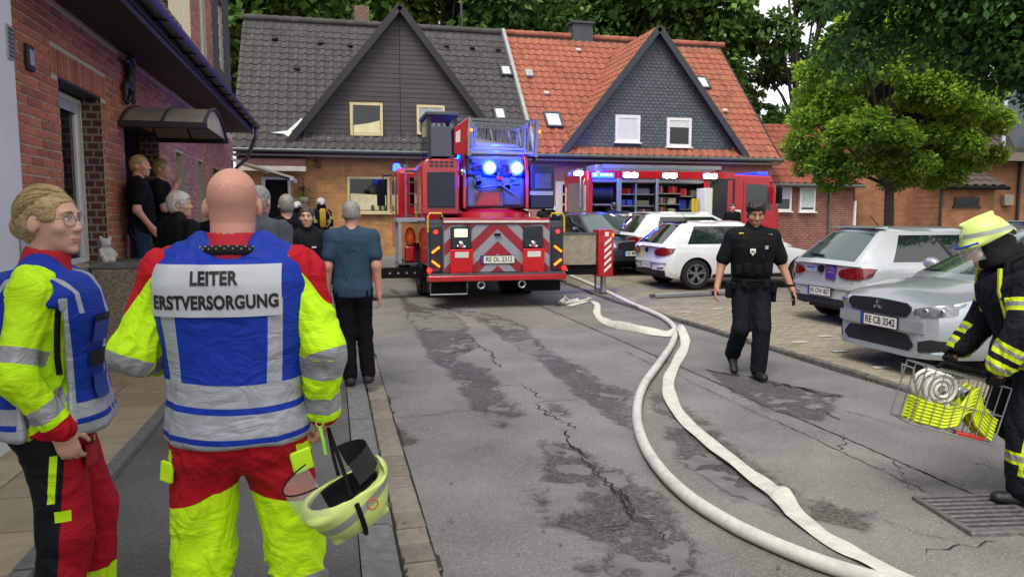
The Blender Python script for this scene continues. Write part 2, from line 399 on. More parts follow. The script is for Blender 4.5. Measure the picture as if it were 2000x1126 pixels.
# ================================================================== THE SETTING: ground, road, pavements, parking court
def asphalt(name, base, stone, patch_attr=None, patch=None, speck=380., light=.35):
    m, nt, N, L, b = new_mat(name); tc = N.new("ShaderNodeTexCoord"); P = tc.outputs["Object"]
    n1 = nd(N, "ShaderNodeTexNoise", Scale=1.3, Detail=8.0); L.new(P, n1.inputs["Vector"])
    r1 = nd(N, "ShaderNodeMapRange"); r1.inputs[1].default_value = .3; r1.inputs[2].default_value = .7; r1.inputs[3].default_value = .68; r1.inputs[4].default_value = 1.24; L.new(n1.outputs[0], r1.inputs[0])
    c = mix_col(N, L, 1., srgb(base), r1.outputs[0], 'MULTIPLY')
    vo = nd(N, "ShaderNodeTexVoronoi", Scale=speck * .35); L.new(P, vo.inputs["Vector"])
    gs = N.new("ShaderNodeSeparateColor"); L.new(vo.outputs["Color"], gs.inputs[0])
    r2 = nd(N, "ShaderNodeMapRange"); r2.inputs[1].default_value = .62; r2.inputs[2].default_value = 1.; r2.inputs[4].default_value = light; L.new(gs.outputs[0], r2.inputs[0])
    c = mix_col(N, L, r2.outputs[0], c, srgb(stone))
    r3 = nd(N, "ShaderNodeMapRange"); r3.inputs[1].default_value = .0; r3.inputs[2].default_value = .25; r3.inputs[3].default_value = .5; r3.inputs[4].default_value = 0.; L.new(gs.outputs[1], r3.inputs[0])
    c = mix_col(N, L, r3.outputs[0], c, tuple(x * .5 for x in srgb(base)))
    hgt = vo.outputs["Distance"]; bst = .35
    if patch_attr:
        at = N.new("ShaderNodeAttribute"); at.attribute_name = patch_attr
        n2 = nd(N, "ShaderNodeTexNoise", Scale=16., Detail=6.0); L.new(P, n2.inputs["Vector"])
        ad = nd(N, "ShaderNodeMath", operation='MULTIPLY_ADD'); L.new(n2.outputs[0], ad.inputs[0]); ad.inputs[1].default_value = .22; L.new(at.outputs["Fac"], ad.inputs[2])
        st = nd(N, "ShaderNodeMapRange"); st.inputs[1].default_value = .075; st.inputs[2].default_value = .15; L.new(ad.outputs[0], st.inputs[0])
        v2 = nd(N, "ShaderNodeTexVoronoi", Scale=62.); L.new(P, v2.inputs["Vector"])
        g2 = N.new("ShaderNodeSeparateColor"); L.new(v2.outputs["Color"], g2.inputs[0])
        r4 = nd(N, "ShaderNodeMapRange"); r4.inputs[3].default_value = .55; r4.inputs[4].default_value = 1.55; L.new(g2.outputs[0], r4.inputs[0])
        pc = mix_col(N, L, 1., srgb(patch), r4.outputs[0], 'MULTIPLY'); pc = mix_col(N, L, 1., pc, r1.outputs[0], 'MULTIPLY')
        c = mix_col(N, L, st.outputs[0], c, pc)
        mh = N.new("ShaderNodeMix"); mh.data_type = 'FLOAT'; L.new(st.outputs[0], mh.inputs[0]); L.new(hgt, mh.inputs[2])
        ms = nd(N, "ShaderNodeMath", operation='MULTIPLY'); L.new(v2.outputs["Distance"], ms.inputs[0]); ms.inputs[1].default_value = 2.2; L.new(ms.outputs[0], mh.inputs[3]); hgt = mh.outputs[0]
    L.new(c, b.inputs["Base Color"]); b.inputs["Roughness"].default_value = .82
    bu = nd(N, "ShaderNodeBump", Strength=bst, Distance=.006); bu.invert = True; L.new(hgt, bu.inputs["Height"]); L.new(bu.outputs[0], b.inputs["Normal"])
    MATS[name] = m; return m
M_road = asphalt("road_asphalt", '#716e69', '#aca79c', 'worn', '#4d4843')
M_walk = asphalt("pavement_asphalt", '#5b5956', '#94918b', light=.3)
M_strip = asphalt("footway_asphalt", '#6b6864', '#a39f97', 'worn', '#4a4742')
M_terr = mat("forecourt_tarmac", '#6a6864', .9, var=.2, bump=.3, bscale=200)
M_crack = mat("crack_dark", '#1d1c1b', 1., var=.2)
def in_poly(px, py, poly):
    ins = np.zeros(px.shape, bool); n = len(poly); dmin = np.full(px.shape, 1e9)
    for i in range(n):
        x1, y1 = poly[i]; x2, y2 = poly[(i + 1) % n]
        c_ = ((y1 > py) != (y2 > py)) & (px < (x2 - x1) * (py - y1) / (y2 - y1 + 1e-12) + x1); ins ^= c_
        dx, dy = x2 - x1, y2 - y1; t = np.clip(((px - x1) * dx + (py - y1) * dy) / (dx * dx + dy * dy + 1e-12), 0, 1)
        dmin = np.minimum(dmin, np.hypot(px - x1 - t * dx, py - y1 - t * dy))
    return np.where(ins, dmin, -dmin)
def zm(pts, ox=700, oy=520, s=600 / 1115.): return [(ox + x * s, oy + y * s) for x, y in pts]
WORN = [zm([(110,90),(150,120),(180,180),(215,250),(250,330),(320,370),(380,460),(430,520),(540,550),(630,545),(560,510),(520,470),(500,420),(470,370),(350,330),(430,290),(400,240),(390,200),(330,160),(250,150),(200,140),(150,100)]),
        zm([(300,150),(480,170),(600,210),(680,300),(830,370),(880,420),(990,450),(980,500),(1000,600),(920,560),(850,500),(780,450),(700,390),(640,330),(520,260),(430,190)]),
        zm([(640,620),(740,640),(820,670),(940,730),(1040,800),(1115,830),(1190,960),(1260,1126),(920,1126),(870,1000),(790,960),(690,930),(680,910),(780,890),(830,860),(790,800),(680,770),(690,700)]),
        zm([(630,800),(660,810),(700,880),(690,895),(655,890)]), zm([(690,490),(740,500),(755,540),(700,535)]), zm([(110,560),(150,575),(200,640),(170,660),(130,610)]),
        zm([(520,560),(540,570),(530,580),(510,575)]), zm([(800,1060),(850,1090),(840,1110),(805,1090)]), zm([(60,440),(110,470),(120,540),(90,500)]),
        [(1290,830),(1390,840),(1440,880),(1560,960),(1700,1000),(1690,1030),(1560,1010),(1440,970),(1330,900)],
        [(1270,760),(1330,790),(1400,830),(1330,830),(1280,800)],
        [(1375,722),(1480,738),(1640,772),(1600,822),(1500,800),(1430,765)]]
WORN = [[tuple(atZ(x, y, 0)[:2]) for x, y in p] for p in WORN]
def worn_field(x, y):
    f = np.full(x.shape, -1.0)
    for p in WORN:
        q = np.array(p); m = (x > q[:, 0].min() - .5) & (x < q[:, 0].max() + .5) & (y > q[:, 1].min() - .5) & (y < q[:, 1].max() + .5)
        if m.any(): f[m] = np.maximum(f[m], in_poly(x[m], y[m], p))
    return f
def sheet(name, x0, x1, y0, y1, m, dx=.2, dy=.25, z=0.0, worn=False, yb=None):
    xs = np.linspace(x0, x1, max(2, int((x1 - x0) / dx) + 1))
    ys = np.linspace(y0, y1, max(2, int((y1 - y0) / dy) + 1))
    if yb: ys = np.unique(np.concatenate([np.arange(y0, yb[0], .5), np.arange(yb[0], yb[1], dy), np.arange(yb[1], yb[2], .07), np.arange(yb[2], y1 + .3, .5)]))
    X, Y = np.meshgrid(xs, ys, indexing='ij'); Z = np.vectorize(ground_z)(Y) + z
    P = np.stack([X, Y, Z], -1).reshape(-1, 3); at = {}
    if worn:
        w = worn_field(P[:, 0], P[:, 1]) + .05 * fbm(np.c_[P[:, :2] * 6, np.zeros(len(P))], 3); at['worn'] = np.clip(w, -.3, .3)
        P[:, 2] += -.016 * np.clip(w / .035, 0, 1) + .006 * np.clip(w / .03, 0, 1) * fbm(np.c_[P[:, :2] * 9, np.ones(len(P))], 3)
        P[:, 2] += .008 * fbm(np.c_[P[:, :2] * .9, np.ones(len(P))], 3)
    nx, ny = len(xs), len(ys); i = np.arange(nx - 1)[:, None] * ny + np.arange(ny - 1)[None, :]; i = i.ravel()
    F = np.stack([i, i + ny, i + ny + 1, i + 1], 1)
    o = link_mesh(name, np_mesh(name, P, F, m, True, at)); return tag(o, kind="structure")
terrain = link_mesh("ground", np_mesh("ground", np.array([[-300, -200, -.25], [300, -200, -.25], [300, 500, -.25], [-300, 500, -.25]], float), np.array([[0, 1, 2, 3]]), mat("field_grass", '#3c4a26', .95, var=.3, scale=.4))); tag(terrain, kind="structure")
forecourt = sheet("forecourt", -30, 45, -25, 60, M_terr, 5, .5, z=-.02); 
road = sheet("road", .455, 3.66, -8, 30, M_road, .027, .027, worn=True, yb=(2.2, 8.5, 15.5))
footway = sheet("footway", 3.66, 5.16, -8, 24, M_strip, .04, .04, z=.004, worn=True, yb=(2.2, 8.0, 12.0))
walk = sheet("pavement", -1.30, .085, -8, 22, M_walk, .3, .3, z=.075)
# joint between carriageway and footway, and cracks, are dark gaps with a ragged edge
def crack(parent, pts, w=.012, name="crack", z=.003, jit=.03):
    P = []
    for a, b in zip(pts[:-1], pts[1:]):
        n = max(2, int((Vector(b) - Vector(a)).length / .05))
        for k in range(n): P.append(Vector(a).lerp(Vector(b), k / n))
    P.append(Vector(pts[-1])); mb = MB(); L_, R_ = [], []
    for i, p in enumerate(P):
        t = (P[min(i + 1, len(P) - 1)] - P[max(i - 1, 0)]); s_ = Vector((-t.y, t.x, 0)).normalized()
        e = random.uniform(-jit, jit); ww = w * .62 * random.uniform(.2, 1.2) * (.35 if i in (0, len(P) - 1) else 1)
        zz = ground_z(p.y) + z; L_.append((p.x + s_.x * (e + ww), p.y + s_.y * (e + ww), zz)); R_.append((p.x + s_.x * (e - ww), p.y + s_.y * (e - ww), zz))
    for i in range(len(P) - 1): mb.add([L_[i], L_[i + 1], R_[i + 1], R_[i]], [(0, 1, 2, 3)])
    return mb.build(name, M_crack, parent)
def px_path(pts): return [atZ(x, y, 0) for x, y in pts]
CR = [([(395,240),(440,290),(480,310),(500,350),(560,400),(630,450),(660,480)], .014), ([(320,322),(440,292)], .016), ([(490,442),(590,428)], .014), ([(640,500),(690,540),(760,570),(785,590)], .012), ([(740,590),(770,640),(830,690)], .014),
      ([(130,548),(250,540),(400,522),(480,524)], .006), ([(560,497),(700,488),(800,482),(980,478)], .006), ([(820,690),(860,740),(930,800),(990,850),(990,900),(1060,930),(1115,990)], .016), ([(860,960),(990,930)], .012), ([(930,800),(960,820),(1000,910),(1080,915)], .014)]
for p, w in CR: crack(road, px_path(zm(p)), w)
for p, w in [([(1375,722),(1480,738),(1500,745),(1650,775)], .026), ([(1560,790),(1600,800),(1640,822)], .014), ([(1590,845),(1650,850),(1640,880)], .010), ([(1650,850),(1760,870),(1900,905),(2000,930)], .007), ([(1640,800),(1760,835),(1900,850)], .006), ([(1560,985),(1700,1010),(1850,1060)], .004), ([(1800,1080),(1950,1060)], .008), ([(1750,900),(1780,960)], .006)]:
    crack(footway if p[0][1] < 860 else road, px_path(p), w, z=.008)
crack(road, [(3.655, y, 0) for y in np.arange(2.0, 17, 1.0)], .010, "joint", z=.010, jit=.008)
crack(road, [(3.42 + .01 * math.sin(y * 3), y, 0) for y in np.arange(2.0, 9, .7)], .007, "joint", z=.010, jit=.012)
# kerb stones, gutter setts
M_kerb = mat("kerb_concrete", '#6f6f6d', .9, var=.25, scale=20, bump=.5, bscale=260, rand=.12)
M_sett = mat("sett_concrete", '#847b6e', .9, var=.18, scale=16, bump=.6, bscale=240, rand=.16)
M_moss = mat("gutter_dirt", '#2f2d2a', 1., var=.3, bump=.4)
gut = empty("gutter", (0, 0, 0)); tag(gut, kind="structure")
one("gutter_bed", M_moss, gut, "box2", (.07, -4, -.06), (.47, 17, -.004))
me_s = MB().box((0, 0, 0), (.158, .19, .1)).mesh("sett", M_sett)
for i in range(70):
    y = 1.9 + i * .2
    o = link_mesh("sett", me_s, gut); o.location = (.366 + random.uniform(-.003, .003), y, ground_z(y) - .045 + random.uniform(-.003, .003)); o.rotation_euler = (random.uniform(-.01, .01), random.uniform(-.02, .02), random.uniform(-.015, .015))
    if i < 24: b_ = o.modifiers.new("bevel", 'BEVEL'); b_.width = .008; b_.segments = 2
kb = empty("kerb", (0, 0, 0)); tag(kb, kind="structure")
me_k = MB().prism([(0, -.1), (.17, -.1), (.172, .062), (.150, .085), (0, .088)], (0, 0, 0), (1, 0, 0), (0, 0, 1), (0, .985, 0)).mesh("kerb_stone", M_kerb)
for i in range(22):
    y = -2.3 + i * 1.0; o = link_mesh("kerb_stone", me_k, kb); o.location = (.092 + random.uniform(-.004, .004), y, ground_z(y) + random.uniform(-.004, .003)); o.rotation_euler = (0, random.uniform(-.01, .01), random.uniform(-.004, .004))
kb2 = empty("kerb", (0, 0, 0)); tag(kb2, kind="structure")
me_k2 = MB().prism([(0, -.1), (.085, -.1), (.085, .045), (.07, .055), (.012, .055), (0, .045)], (0, 0, 0), (1, 0, 0), (0, 0, 1), (0, .985, 0)).mesh("kerb_stone", mat("kerb_old", '#5b5853', .95, var=.3, scale=14, bump=.5, bscale=200, rand=.12, dirt=('#34382a', 6., .7)))
for i in range(20):
    y = 2.3 + i * 1.0; o = link_mesh("kerb_stone", me_k2, kb2); o.location = (5.165 + random.uniform(-.006, .006), y, ground_z(y) + random.uniform(-.006, .006)); o.rotation_euler = (0, random.uniform(-.02, .02), random.uniform(-.005, .005))
# parking court of small concrete pavers
M_pav_far = brick_mat("court_paving", '#8f8672', '#7b7363', '#4f4b40', .2, .1, .008, 'X'); 
m = M_pav_far.node_tree
for l in list(m.links):
    if l.to_node.type == 'COMBXYZ' and l.to_socket == l.to_node.inputs[1]: m.links.remove(l)
_sp = next(n for n in m.nodes if n.type == 'SEPXYZ'); _cb = next(n for n in m.nodes if n.type == 'COMBXYZ')
m.links.new(_sp.outputs['Y'], _cb.inputs[1])
M_pav = mat("paver_concrete", '#8d8471', .92, var=.15, scale=14, bump=.5, bscale=200, rand=.15)
court = sheet("parking_court", 5.24, 30, 1.0, 24.0, M_pav_far, .8, .4, z=.012)
PX0, PX1, PY0, PY1 = 5.262, 9.3, 4.0, 12.2
me_p = MB().prism([(-.095, 0), (-.095, .012), (-.089, .018), (.089, .018), (.095, .012), (.095, 0)], (0, -.0455, 0), (1, 0, 0), (0, 0, 1), (0, .091, 0)).mesh("paver", M_pav)
cand = []
ny = int((PY1 - PY0) / .0995); nx = int((PX1 - PX0) / .199)
for j in range(ny):
    for i in range(nx):
        x = PX0 + .1 + i * .199 + (.0995 if j % 2 else 0); y = PY0 + .05 + j * .0995
        q = np.array([x, y, -CAMZ]); d = q @ _F; u = CXP + FPX * (q @ _RT) / d
        if u < 1990: cand.append((math.hypot(x, y), x, y))
cand.sort(); rest = MB()
for k, (d, x, y) in enumerate(cand):
    z = ground_z(y) + .004 + random.uniform(-.002, .003)
    if k < 300:
        o = link_mesh("paver", me_p, court); o.location = (x, y, z); o.rotation_euler = (random.uniform(-.012, .012), random.uniform(-.012, .012), random.uniform(-.02, .02))
    else: rest.add([(x + a, y + b, z + c) for a, b, c in [(-.095, -.045, .0), (.095, -.045, 0), (.095, .045, 0), (-.095, .045, 0), (-.09, -.041, .018), (.09, -.041, .018), (.09, .041, .018), (-.09, .041, .018)]], [(4, 5, 6, 7), (0, 1, 5, 4), (1, 2, 6, 5), (2, 3, 7, 6), (3, 0, 4, 7)])
tag(rest.build("paver_field", M_pav, court, fix=False), kind="stuff")
M_white = mat("worn_road_paint", '#b5b2a8', .8, var=.3, scale=30)
mk = MB()
for (x, y) in [(1560, 672), (1640, 690), (1610, 660), (1500, 640), (1720, 722), (1340, 612), (1400, 606)]:
    p = atZ(x, y, 0)
    mk.box((p.x, p.y, ground_z(p.y) + .032), (.2, .09, .004), rotm(0, 0, random.uniform(-4, 4)))
mk.build("bay_marking", M_white, court)
# beige slabs in front of the brick house, with a low step up to the entrance terrace
slabs = empty("house_path", (0, 0, 0)); tag(slabs, kind="structure")
M_slab = mat("slab_beige", '#a3947a', .9, var=.12, scale=5, bump=.3, bscale=180, rand=.1, dirt=('#6b5f4c', 4., .5))
one("path_bed", M_moss, slabs, "box2", (-2.4, -4, -.02), (-1.40, 7.4, .068))
me_sl = {w: MB().box((0, 0, 0), (w - .012, .488, .06)).mesh("slab", M_slab) for w in (.5,)}
for j in range(20):
    for i in range(2):
        o = link_mesh("slab", me_sl[.5], slabs); y = -2.2 + j * .5 + (.25 if i else 0); o.location = (-1.65 - i * .5, y - .02, .053 + random.uniform(-.002, .003))
        if j > 6: b_ = o.modifiers.new("bevel", 'BEVEL'); b_.width = .006; b_.segments = 2
me_ed = MB().box((0, 0, 0), (.085, .98, .2)).mesh("edging_stone", M_kerb)
for j in range(13): o = link_mesh("edging_stone", me_ed, slabs); o.location = (-1.348, -3 + j * 1.0, .012 + random.uniform(-.004, .004))
terrace = empty("entrance_terrace", (0, 0, 0)); tag(terrace, kind="structure")
one("terrace_slab", M_slab, terrace, "box2", (-2.4, 7.42, -.1), (-1.31, 12.6, .20), bevel=.01)
for (x0, x1, y0, y1, z0, z1) in [(-2.28, -1.75, 8.45, 10.6, .205, .40), (-2.28, -2.02, 8.75, 10.3, .405, .60)]:
    one("step", mat("step_stone", '#77716a', .85, var=.2, bump=.3), terrace, "box2", (x0, y0, z0), (x1, y1, z1), bevel=.012)
# storm drain in the gutter line
dr = empty("storm_drain", (0, 0, 0), 0, "black cast-iron slotted storm drain grate set in the asphalt", "drain")
M_iron = mat("cast_iron", '#72706c', .5, .35, var=.3, scale=20, bump=.3, dirt=('#4a443e', 8., .4))
a, b_, c_, d_ = [atZ(*p, .0) for p in [(1770, 975), (1905, 970), (2080, 1045), (1905, 1050)]]
dc = (a + c_) / 2 ; ux = Vector((.93, -.36, 0)).normalized()
ux = ((c_ - d_) + (b_ - a)).normalized(); uy = Vector((-ux.y, ux.x, 0)); LW, LH = .52, .56
dr.location = (dc.x + .02, dc.y, .012); dr.rotation_euler = (0, 0, math.atan2(ux.y, ux.x)); dr.scale = (.88, .88, 1)
f = MB()
for (x0, x1, y0, y1) in [(-.29, .29, -.29, -.25), (-.29, .29, .25, .29), (-.29, -.25, -.25, .25), (.25, .29, -.25, .25)]: f.box2((x0, y0, -.03), (x1, y1, .014))
f.build("frame", M_iron, dr, bevel=.004)
for k in range(8): one("bar", M_iron, dr, "box2", (-.25, -.232 + k * .0625, -.03), (.25, -.208 + k * .0625, .012), bevel=.003)
one("pit_shade", mat("pit_shade_black", '#050505', 1.), dr, "box2", (-.25, -.25, -.005), (.25, .25, -.002))  # black sheet painted for the darkness of the open pit
# ================================================================== HOUSES
M_white_pvc = mat("white_window_frame", '#d9d8d2', .4, var=.05)
M_cream = mat("cream_window_frame", '#cdbf8a', .5, var=.06)
M_glass = mat("window_glass_dark", '#0b0d10', .06, var=.0, spec=.6)
M_glass_g = mat("window_glass_grey", '#3a4044', .08, var=.0, spec=.7)
M_blind = mat("roller_blind", '#c9c9c3', .7, var=.05)
M_curtain = mat("curtain_cloth", '#d8cf9c', .8, var=.1)
M_gutter = mat("gutter_zinc", '#5d6360', .45, .5, var=.15)
M_darkwood = mat("dark_fascia", '#211e1d', .6, var=.2, scale=12)
M_lead = mat("lead_flashing", '#9a9a98', .55, .2, var=.2, scale=10)
M_black = mat("matt_black", '#0a0a0a', .75, var=.1, spec=.2)
M_tile_g = mat("tile_grey_brown", '#3b3836', .8, var=.2, scale=5, bump=.4, bscale=90, rand=.17, dirt=('#55514a', 7., .4))
M_tile_o = mat("tile_orange", '#8c4f3a', .75, var=.14, scale=5, bump=.3, bscale=90, rand=.15, dirt=('#5a2f22', 2.2, .6))
M_tile_r = mat("tile_red_brown", '#7c3d2c', .75, var=.15, scale=5, bump=.3, bscale=90, rand=.13)
M_tile_d = mat("tile_dark", '#453a36', .8, var=.15, scale=5, bump=.3, bscale=90, rand=.14)
M_batten = mat("roof_underlay", '#26211e', .9)
TILE_PROF = [(0, .004), (.045, .034), (.085, .044), (.125, .036), (.16, .012), (.20, .004), (.30, .006)]
def tile_geom(w=.30, l=.385, sc_=1.0):
    v = []; f = []; k = w / .30
    for (yy, lift) in ((0.0, .026), (l, .0)):
        for (x, z) in TILE_PROF: v.append((x * k, yy, z * sc_ + lift))
    n = len(TILE_PROF)
    for (x, z) in TILE_PROF: v.append((x * k, .0, z * sc_ + .004))
    for i in range(n - 1): f.append((i, i + 1, n + i + 1, n + i)); f.append((2 * n + i, 2 * n + i + 1, i + 1, i))
    return v, f
def tiles(parent, o, u, v, nu, nv, m, skip=None, n_ind=300, w=.30, row=.345, sc_=1.0, name="roof_tile"):
    o, u, v = Vector(o), Vector(u).normalized(), Vector(v).normalized(); nrm = u.cross(v)
    gv, gf = tile_geom(w, row * 1.115, sc_); mb = MB(); mb.add(gv, gf); me = mb.mesh("roof_tile", m, smooth=50, fix=False)
    c_ = []
    for j in range(nv):
        for i in range(nu):
            p = o + u * (i * w) + v * (j * row); q = p + u * (w / 2) + v * (row / 2)
            if skip and skip(q): continue
            c_.append(((q - Vector((0, 0, CAMZ))).length, p))
    c_.sort(key=lambda a: a[0]); M0 = Matrix((u, v, nrm)).transposed(); rest = MB()
    for k, (d, p) in enumerate(c_):
        e = rotm(random.uniform(-.7, .7), random.uniform(-.7, .7), random.uniform(-.5, .5)); M = (M0 @ e).to_4x4(); M.translation = p + nrm * random.uniform(0, .004)
        if k < n_ind: ob = link_mesh(name, me, parent); ob.matrix_local = M
        else: rest.add([M @ Vector(q) for q in gv], gf)
    if rest.v:
        r_ = rest.build("tile_field", m, parent, fix=False); r_.data.shade_smooth(); r_.data.set_sharp_from_angle(angle=R(50)); tag(r_, kind="stuff")
def window(parent, x0, x1, z0, z1, Y, fm, gm=None, bar=.07, blind=0., sill=True, mullion=None, bm=None, name="window"):
    f_ = MB()
    for a, b in [((x0, z0), (x0 + bar, z1)), ((x1 - bar, z0), (x1, z1)), ((x0 + bar, z0), (x1 - bar, z0 + bar)), ((x0 + bar, z1 - bar), (x1 - bar, z1))]: f_.box2((a[0], Y - .05, a[1]), (b[0], Y + .03, b[1]))
    if mullion is not None: f_.box2((mullion - .03, Y - .045, z0 + bar), (mullion + .03, Y + .03, z1 - bar))
    w_ = f_.build(name, fm, parent, bevel=.008)
    one("pane", gm or M_glass, w_, "box2", (x0 + bar, Y - .02, z0 + bar), (x1 - bar, Y + .01, z1 - bar))
    if blind > 0: one("blind", bm or M_blind, w_, "box2", (x0 + bar, Y - .035, z1 - bar - (z1 - z0 - 2 * bar) * blind), (x1 - bar, Y - .022, z1 - bar))
    if sill: one("sill", fm, w_, "box2", (x0 - .05, Y - .12, z0 - .05), (x1 + .05, Y + .02, z0 - .003), bevel=.008)
    return w_
EY, EZ, SL, RY = 24.55, 3.70, 1.055, 29.4             # eave line, roof slope, ridge of the pair of houses
RZ = EZ + (RY - EY) * SL; SLV = Vector((0, 1, SL)).normalized(); ROOF_N = Vector((1, 0, 0)).cross(SLV)
def onroof(px, py):
    r_ = ray(px, py); k = (EZ - EY * SL - CAMZ) / (r_[2] - SL * r_[1]); return Vector((r_[0] * k, r_[1] * k, CAMZ + r_[2] * k))
HX0, HXM, HX1 = -2.85, 6.72, 16.1; FY = 25.0; GZ = .28
def roof_fit(parent, px, py, wx, hy, kind):
    p = onroof(px, py) + ROOF_N * .10; M = Matrix((Vector((1, 0, 0)), SLV, ROOF_N)).transposed()
    if kind == 'skylight':
        f_ = MB()
        for (a, b, c, d) in [(-wx/2, -wx/2+.07, -hy/2, hy/2), (wx/2-.07, wx/2, -hy/2, hy/2), (-wx/2+.07, wx/2-.07, -hy/2, -hy/2+.07), (-wx/2+.07, wx/2-.07, hy/2-.07, hy/2)]: f_.box(p + M @ Vector(((a+b)/2, (c+d)/2, .03)), (b-a, d-c, .12), M)
        s_ = f_.build("skylight", mat("skylight_frame", '#4b4f52', .4, .4), parent)
        one("pane", mat("skylight_sky_sheen", '#c9d0d6', .12, metal=.0, var=.02, spec=.8, coat=1.), s_, "box", p + M @ Vector((0, 0, .05)), (wx-.14, hy-.14, .02), M)  # pale pane colour stands in for the bright sky mirrored in it
    elif kind == 'vent': 
        mb = MB(); mb.box(p + M @ Vector((0, 0, .04)), (.2, .16, .1), M); mb.box(p + M @ Vector((0, -.05, .08)), (.15, .1, .06), M); mb.build("roof_vent", mat("vent_pale", '#b9a79a', .7) if px > 1000 else M_batten, parent, bevel=.02)
    else: one("roof_hatch", M_lead, parent, "box", p + M @ Vector((0, 0, .05)), (wx, hy, .14), M, bevel=.03)
def gable(parent, roofp, x0, xc, x1, yf, zb, za, m_tile, cl_left):
    """cross gable: front triangle wall, two tiled slopes running back into the main roof"""
    yb_ = EY + (za + .02 - EZ) / SL
    for s_, xb in ((-1, x0), (1, x1)):
        ov = .16 * s_; zlow = zb - .16 * (za - zb) / abs(xc - xb)
        a = Vector((xb + ov, yf - .28, zlow)); b = Vector((xc, yf - .28, za + .06)); c = Vector((xc, yb_ + .1, za + .06)); d = Vector((xb + ov, EY + (zlow - EZ) / SL + .1, zlow))
        up = Vector((0, 0, .07)); mb = MB(); mb.add([a, b, c, d, a + up, b + up, c + up, d + up], [(0, 1, 2, 3), (4, 7, 6, 5), (0, 4, 5, 1), (1, 5, 6, 2), (2, 6, 7, 3), (3, 7, 4, 0)]); mb.build("dormer_slope", M_batten, roofp)
        vdir = (b - a).normalized(); 
        if s_ < 0: 
            u = Vector((0, -1, 0)); o = Vector((a.x, yb_, a.z)) + up * 1.15
        else: u = Vector((0, 1, 0)); o = a + up * 1.15
        def skip(q, a=a): return q.y < yf - .28 or (q.z - .1) < EZ + (q.y - EY) * SL or q.z > za + .14
        tiles(roofp, o, u, vdir, int((yb_ - yf + .3) / .3) + 1, int((b - a).length / .345), m_tile, skip, n_ind=90 if s_ < 0 else 0)
        # verge board in front
        nrm = Vector((-(b - a).z, 0, (b - a).x)).normalized() * (1 if s_ < 0 else -1)
        w_ = Vector((0, -.05, 0)); o2 = Vector((a.x, yf - .29, a.z)); e = (b - a)
        one("verge_board", M_darkwood if cl_left else mat("slate_verge", '#2e3336', .6, var=.15), roofp, "prism", [(0, .10), (e.length, .10), (e.length, -.12), (0, -.12)], o2, e.normalized(), nrm, w_)
def pair_house(name, x0, x1, label, wall_m, tile_m, gx, gy, gzb, gza, boards):
    h = empty(name, ((x0 + x1) / 2, FY, GZ), 0, label, "house"); off = Matrix.Translation((-(x0 + x1) / 2, -FY, -GZ))
    root = empty("house_shell"); root.parent = h; root.matrix_local = off    # parts below are given in street coordinates
    return h, root
def part_root(h): return h
def mkhouse(name, label):
    h = empty(name, (0, 0, 0), 0, label, "house"); return h
HL = mkhouse("row_house", "house with grey tiled roof, brown boarded gable and orange brick ground floor")
HR = mkhouse("row_house", "house with orange tiled roof and slate-hung gable behind the side-on fire engine")
for h, x0, x1, wm in ((HL, HX0, HXM, brick_mat("brick_orange", '#bd8747', '#a8733a', '#b09468', .25, .08, .012, 'X')), (HR, HXM, HX1, mat("render_pink", '#a5736a', .9, var=.12, scale=3, bump=.3, bscale=120))):
    mb = MB(); mb.box2((x0, FY, GZ - .4), (x1, FY + .3, EZ + .5)); mb.box2((x0, FY + .3, GZ - .4), (x0 + .3, 33.8, EZ + .4)); mb.box2((x1 - .3, FY + .3, GZ - .4), (x1, 33.8, EZ + .4)); mb.box2((x0 + .3, 33.5, GZ - .4), (x1 - .3, 33.8, EZ + .4))
    mb.add([(x0 + .02, FY + .3, EZ + .4), (x0 + .02, 33.5, EZ + .4), (x0 + .02, RY, RZ - .15), (x0 + .3, FY + .3, EZ + .4), (x0 + .3, 33.5, EZ + .4), (x0 + .3, RY, RZ - .15)], [(0, 1, 2), (3, 5, 4), (0, 2, 5, 3), (1, 4, 5, 2)])
    mb.build("wall", wm, h)
for h, x0, x1, tm, g in ((HL, HX0 - .12, HXM - .06, M_tile_g, (-1.15, 2.26, 5.55, 24.98, 4.12, 8.28)), (HR, HXM + .06, HX1 + .12, M_tile_o, (7.82, 11.2, 14.6, 24.80, 3.93, 8.08))):
    mb = MB(); bk = 33.9; ez2 = RZ - (bk - RY) * SL
    mb.prism([(EY, EZ), (RY, RZ), (bk, ez2), (bk, ez2 - .12), (RY, RZ - .14), (EY, EZ - .10)], (x0, 0, 0), (0, 1, 0), (0, 0, 1), (x1 - x0, 0, 0))
    rf = mb.build("roof", M_batten, h)
    gx0, gxc, gx1, gyf, gzb, gza = g
    def skip(q, g=g):
        gx0, gxc, gx1, gyf, gzb, gza = g
        zz = gza - abs(q.x - gxc) * (gza - gzb) / (gxc - gx0)
        return (q.z < zz - .28 and q.y > gyf - .05) or q.x > x1 - .1
    tiles(rf, Vector((x0 - .02, EY - .06, EZ + .01)) + ROOF_N * .012, (1, 0, 0), SLV, int((x1 - x0) / .3), 19, tm, skip, 300, row=.352)
    rt = MB(); x = x0
    while x < x1 - .1: rt.tube([(x, RY, RZ + .02), (x + .42, RY, RZ + .03)], [.125, .14], 10); x += .40
    rt.build("ridge_tile", tm, rf, smooth=40)
    gable(h, rf, *g, tm, h is HL)
    gt = MB(); gt.tube([(x0, EY - .08, EZ - .03), (x1, EY - .08, EZ - .03)], .075, 10); gt.build("gutter", M_gutter, h, smooth=40)
    one("soffit", mat("soffit_paint", '#8b8778', .7), h, "box2", (x0, EY + .02, EZ - .2), (x1, FY, EZ - .13))
# verge strip between the two roofs
p0, p1 = Vector((HXM, EY, EZ)) + ROOF_N * .07, Vector((HXM, RY, RZ)) + ROOF_N * .07
one("party_strip", M_lead, HL, "bar", p0, p1, .30, .12, up=(1, 0, 0))
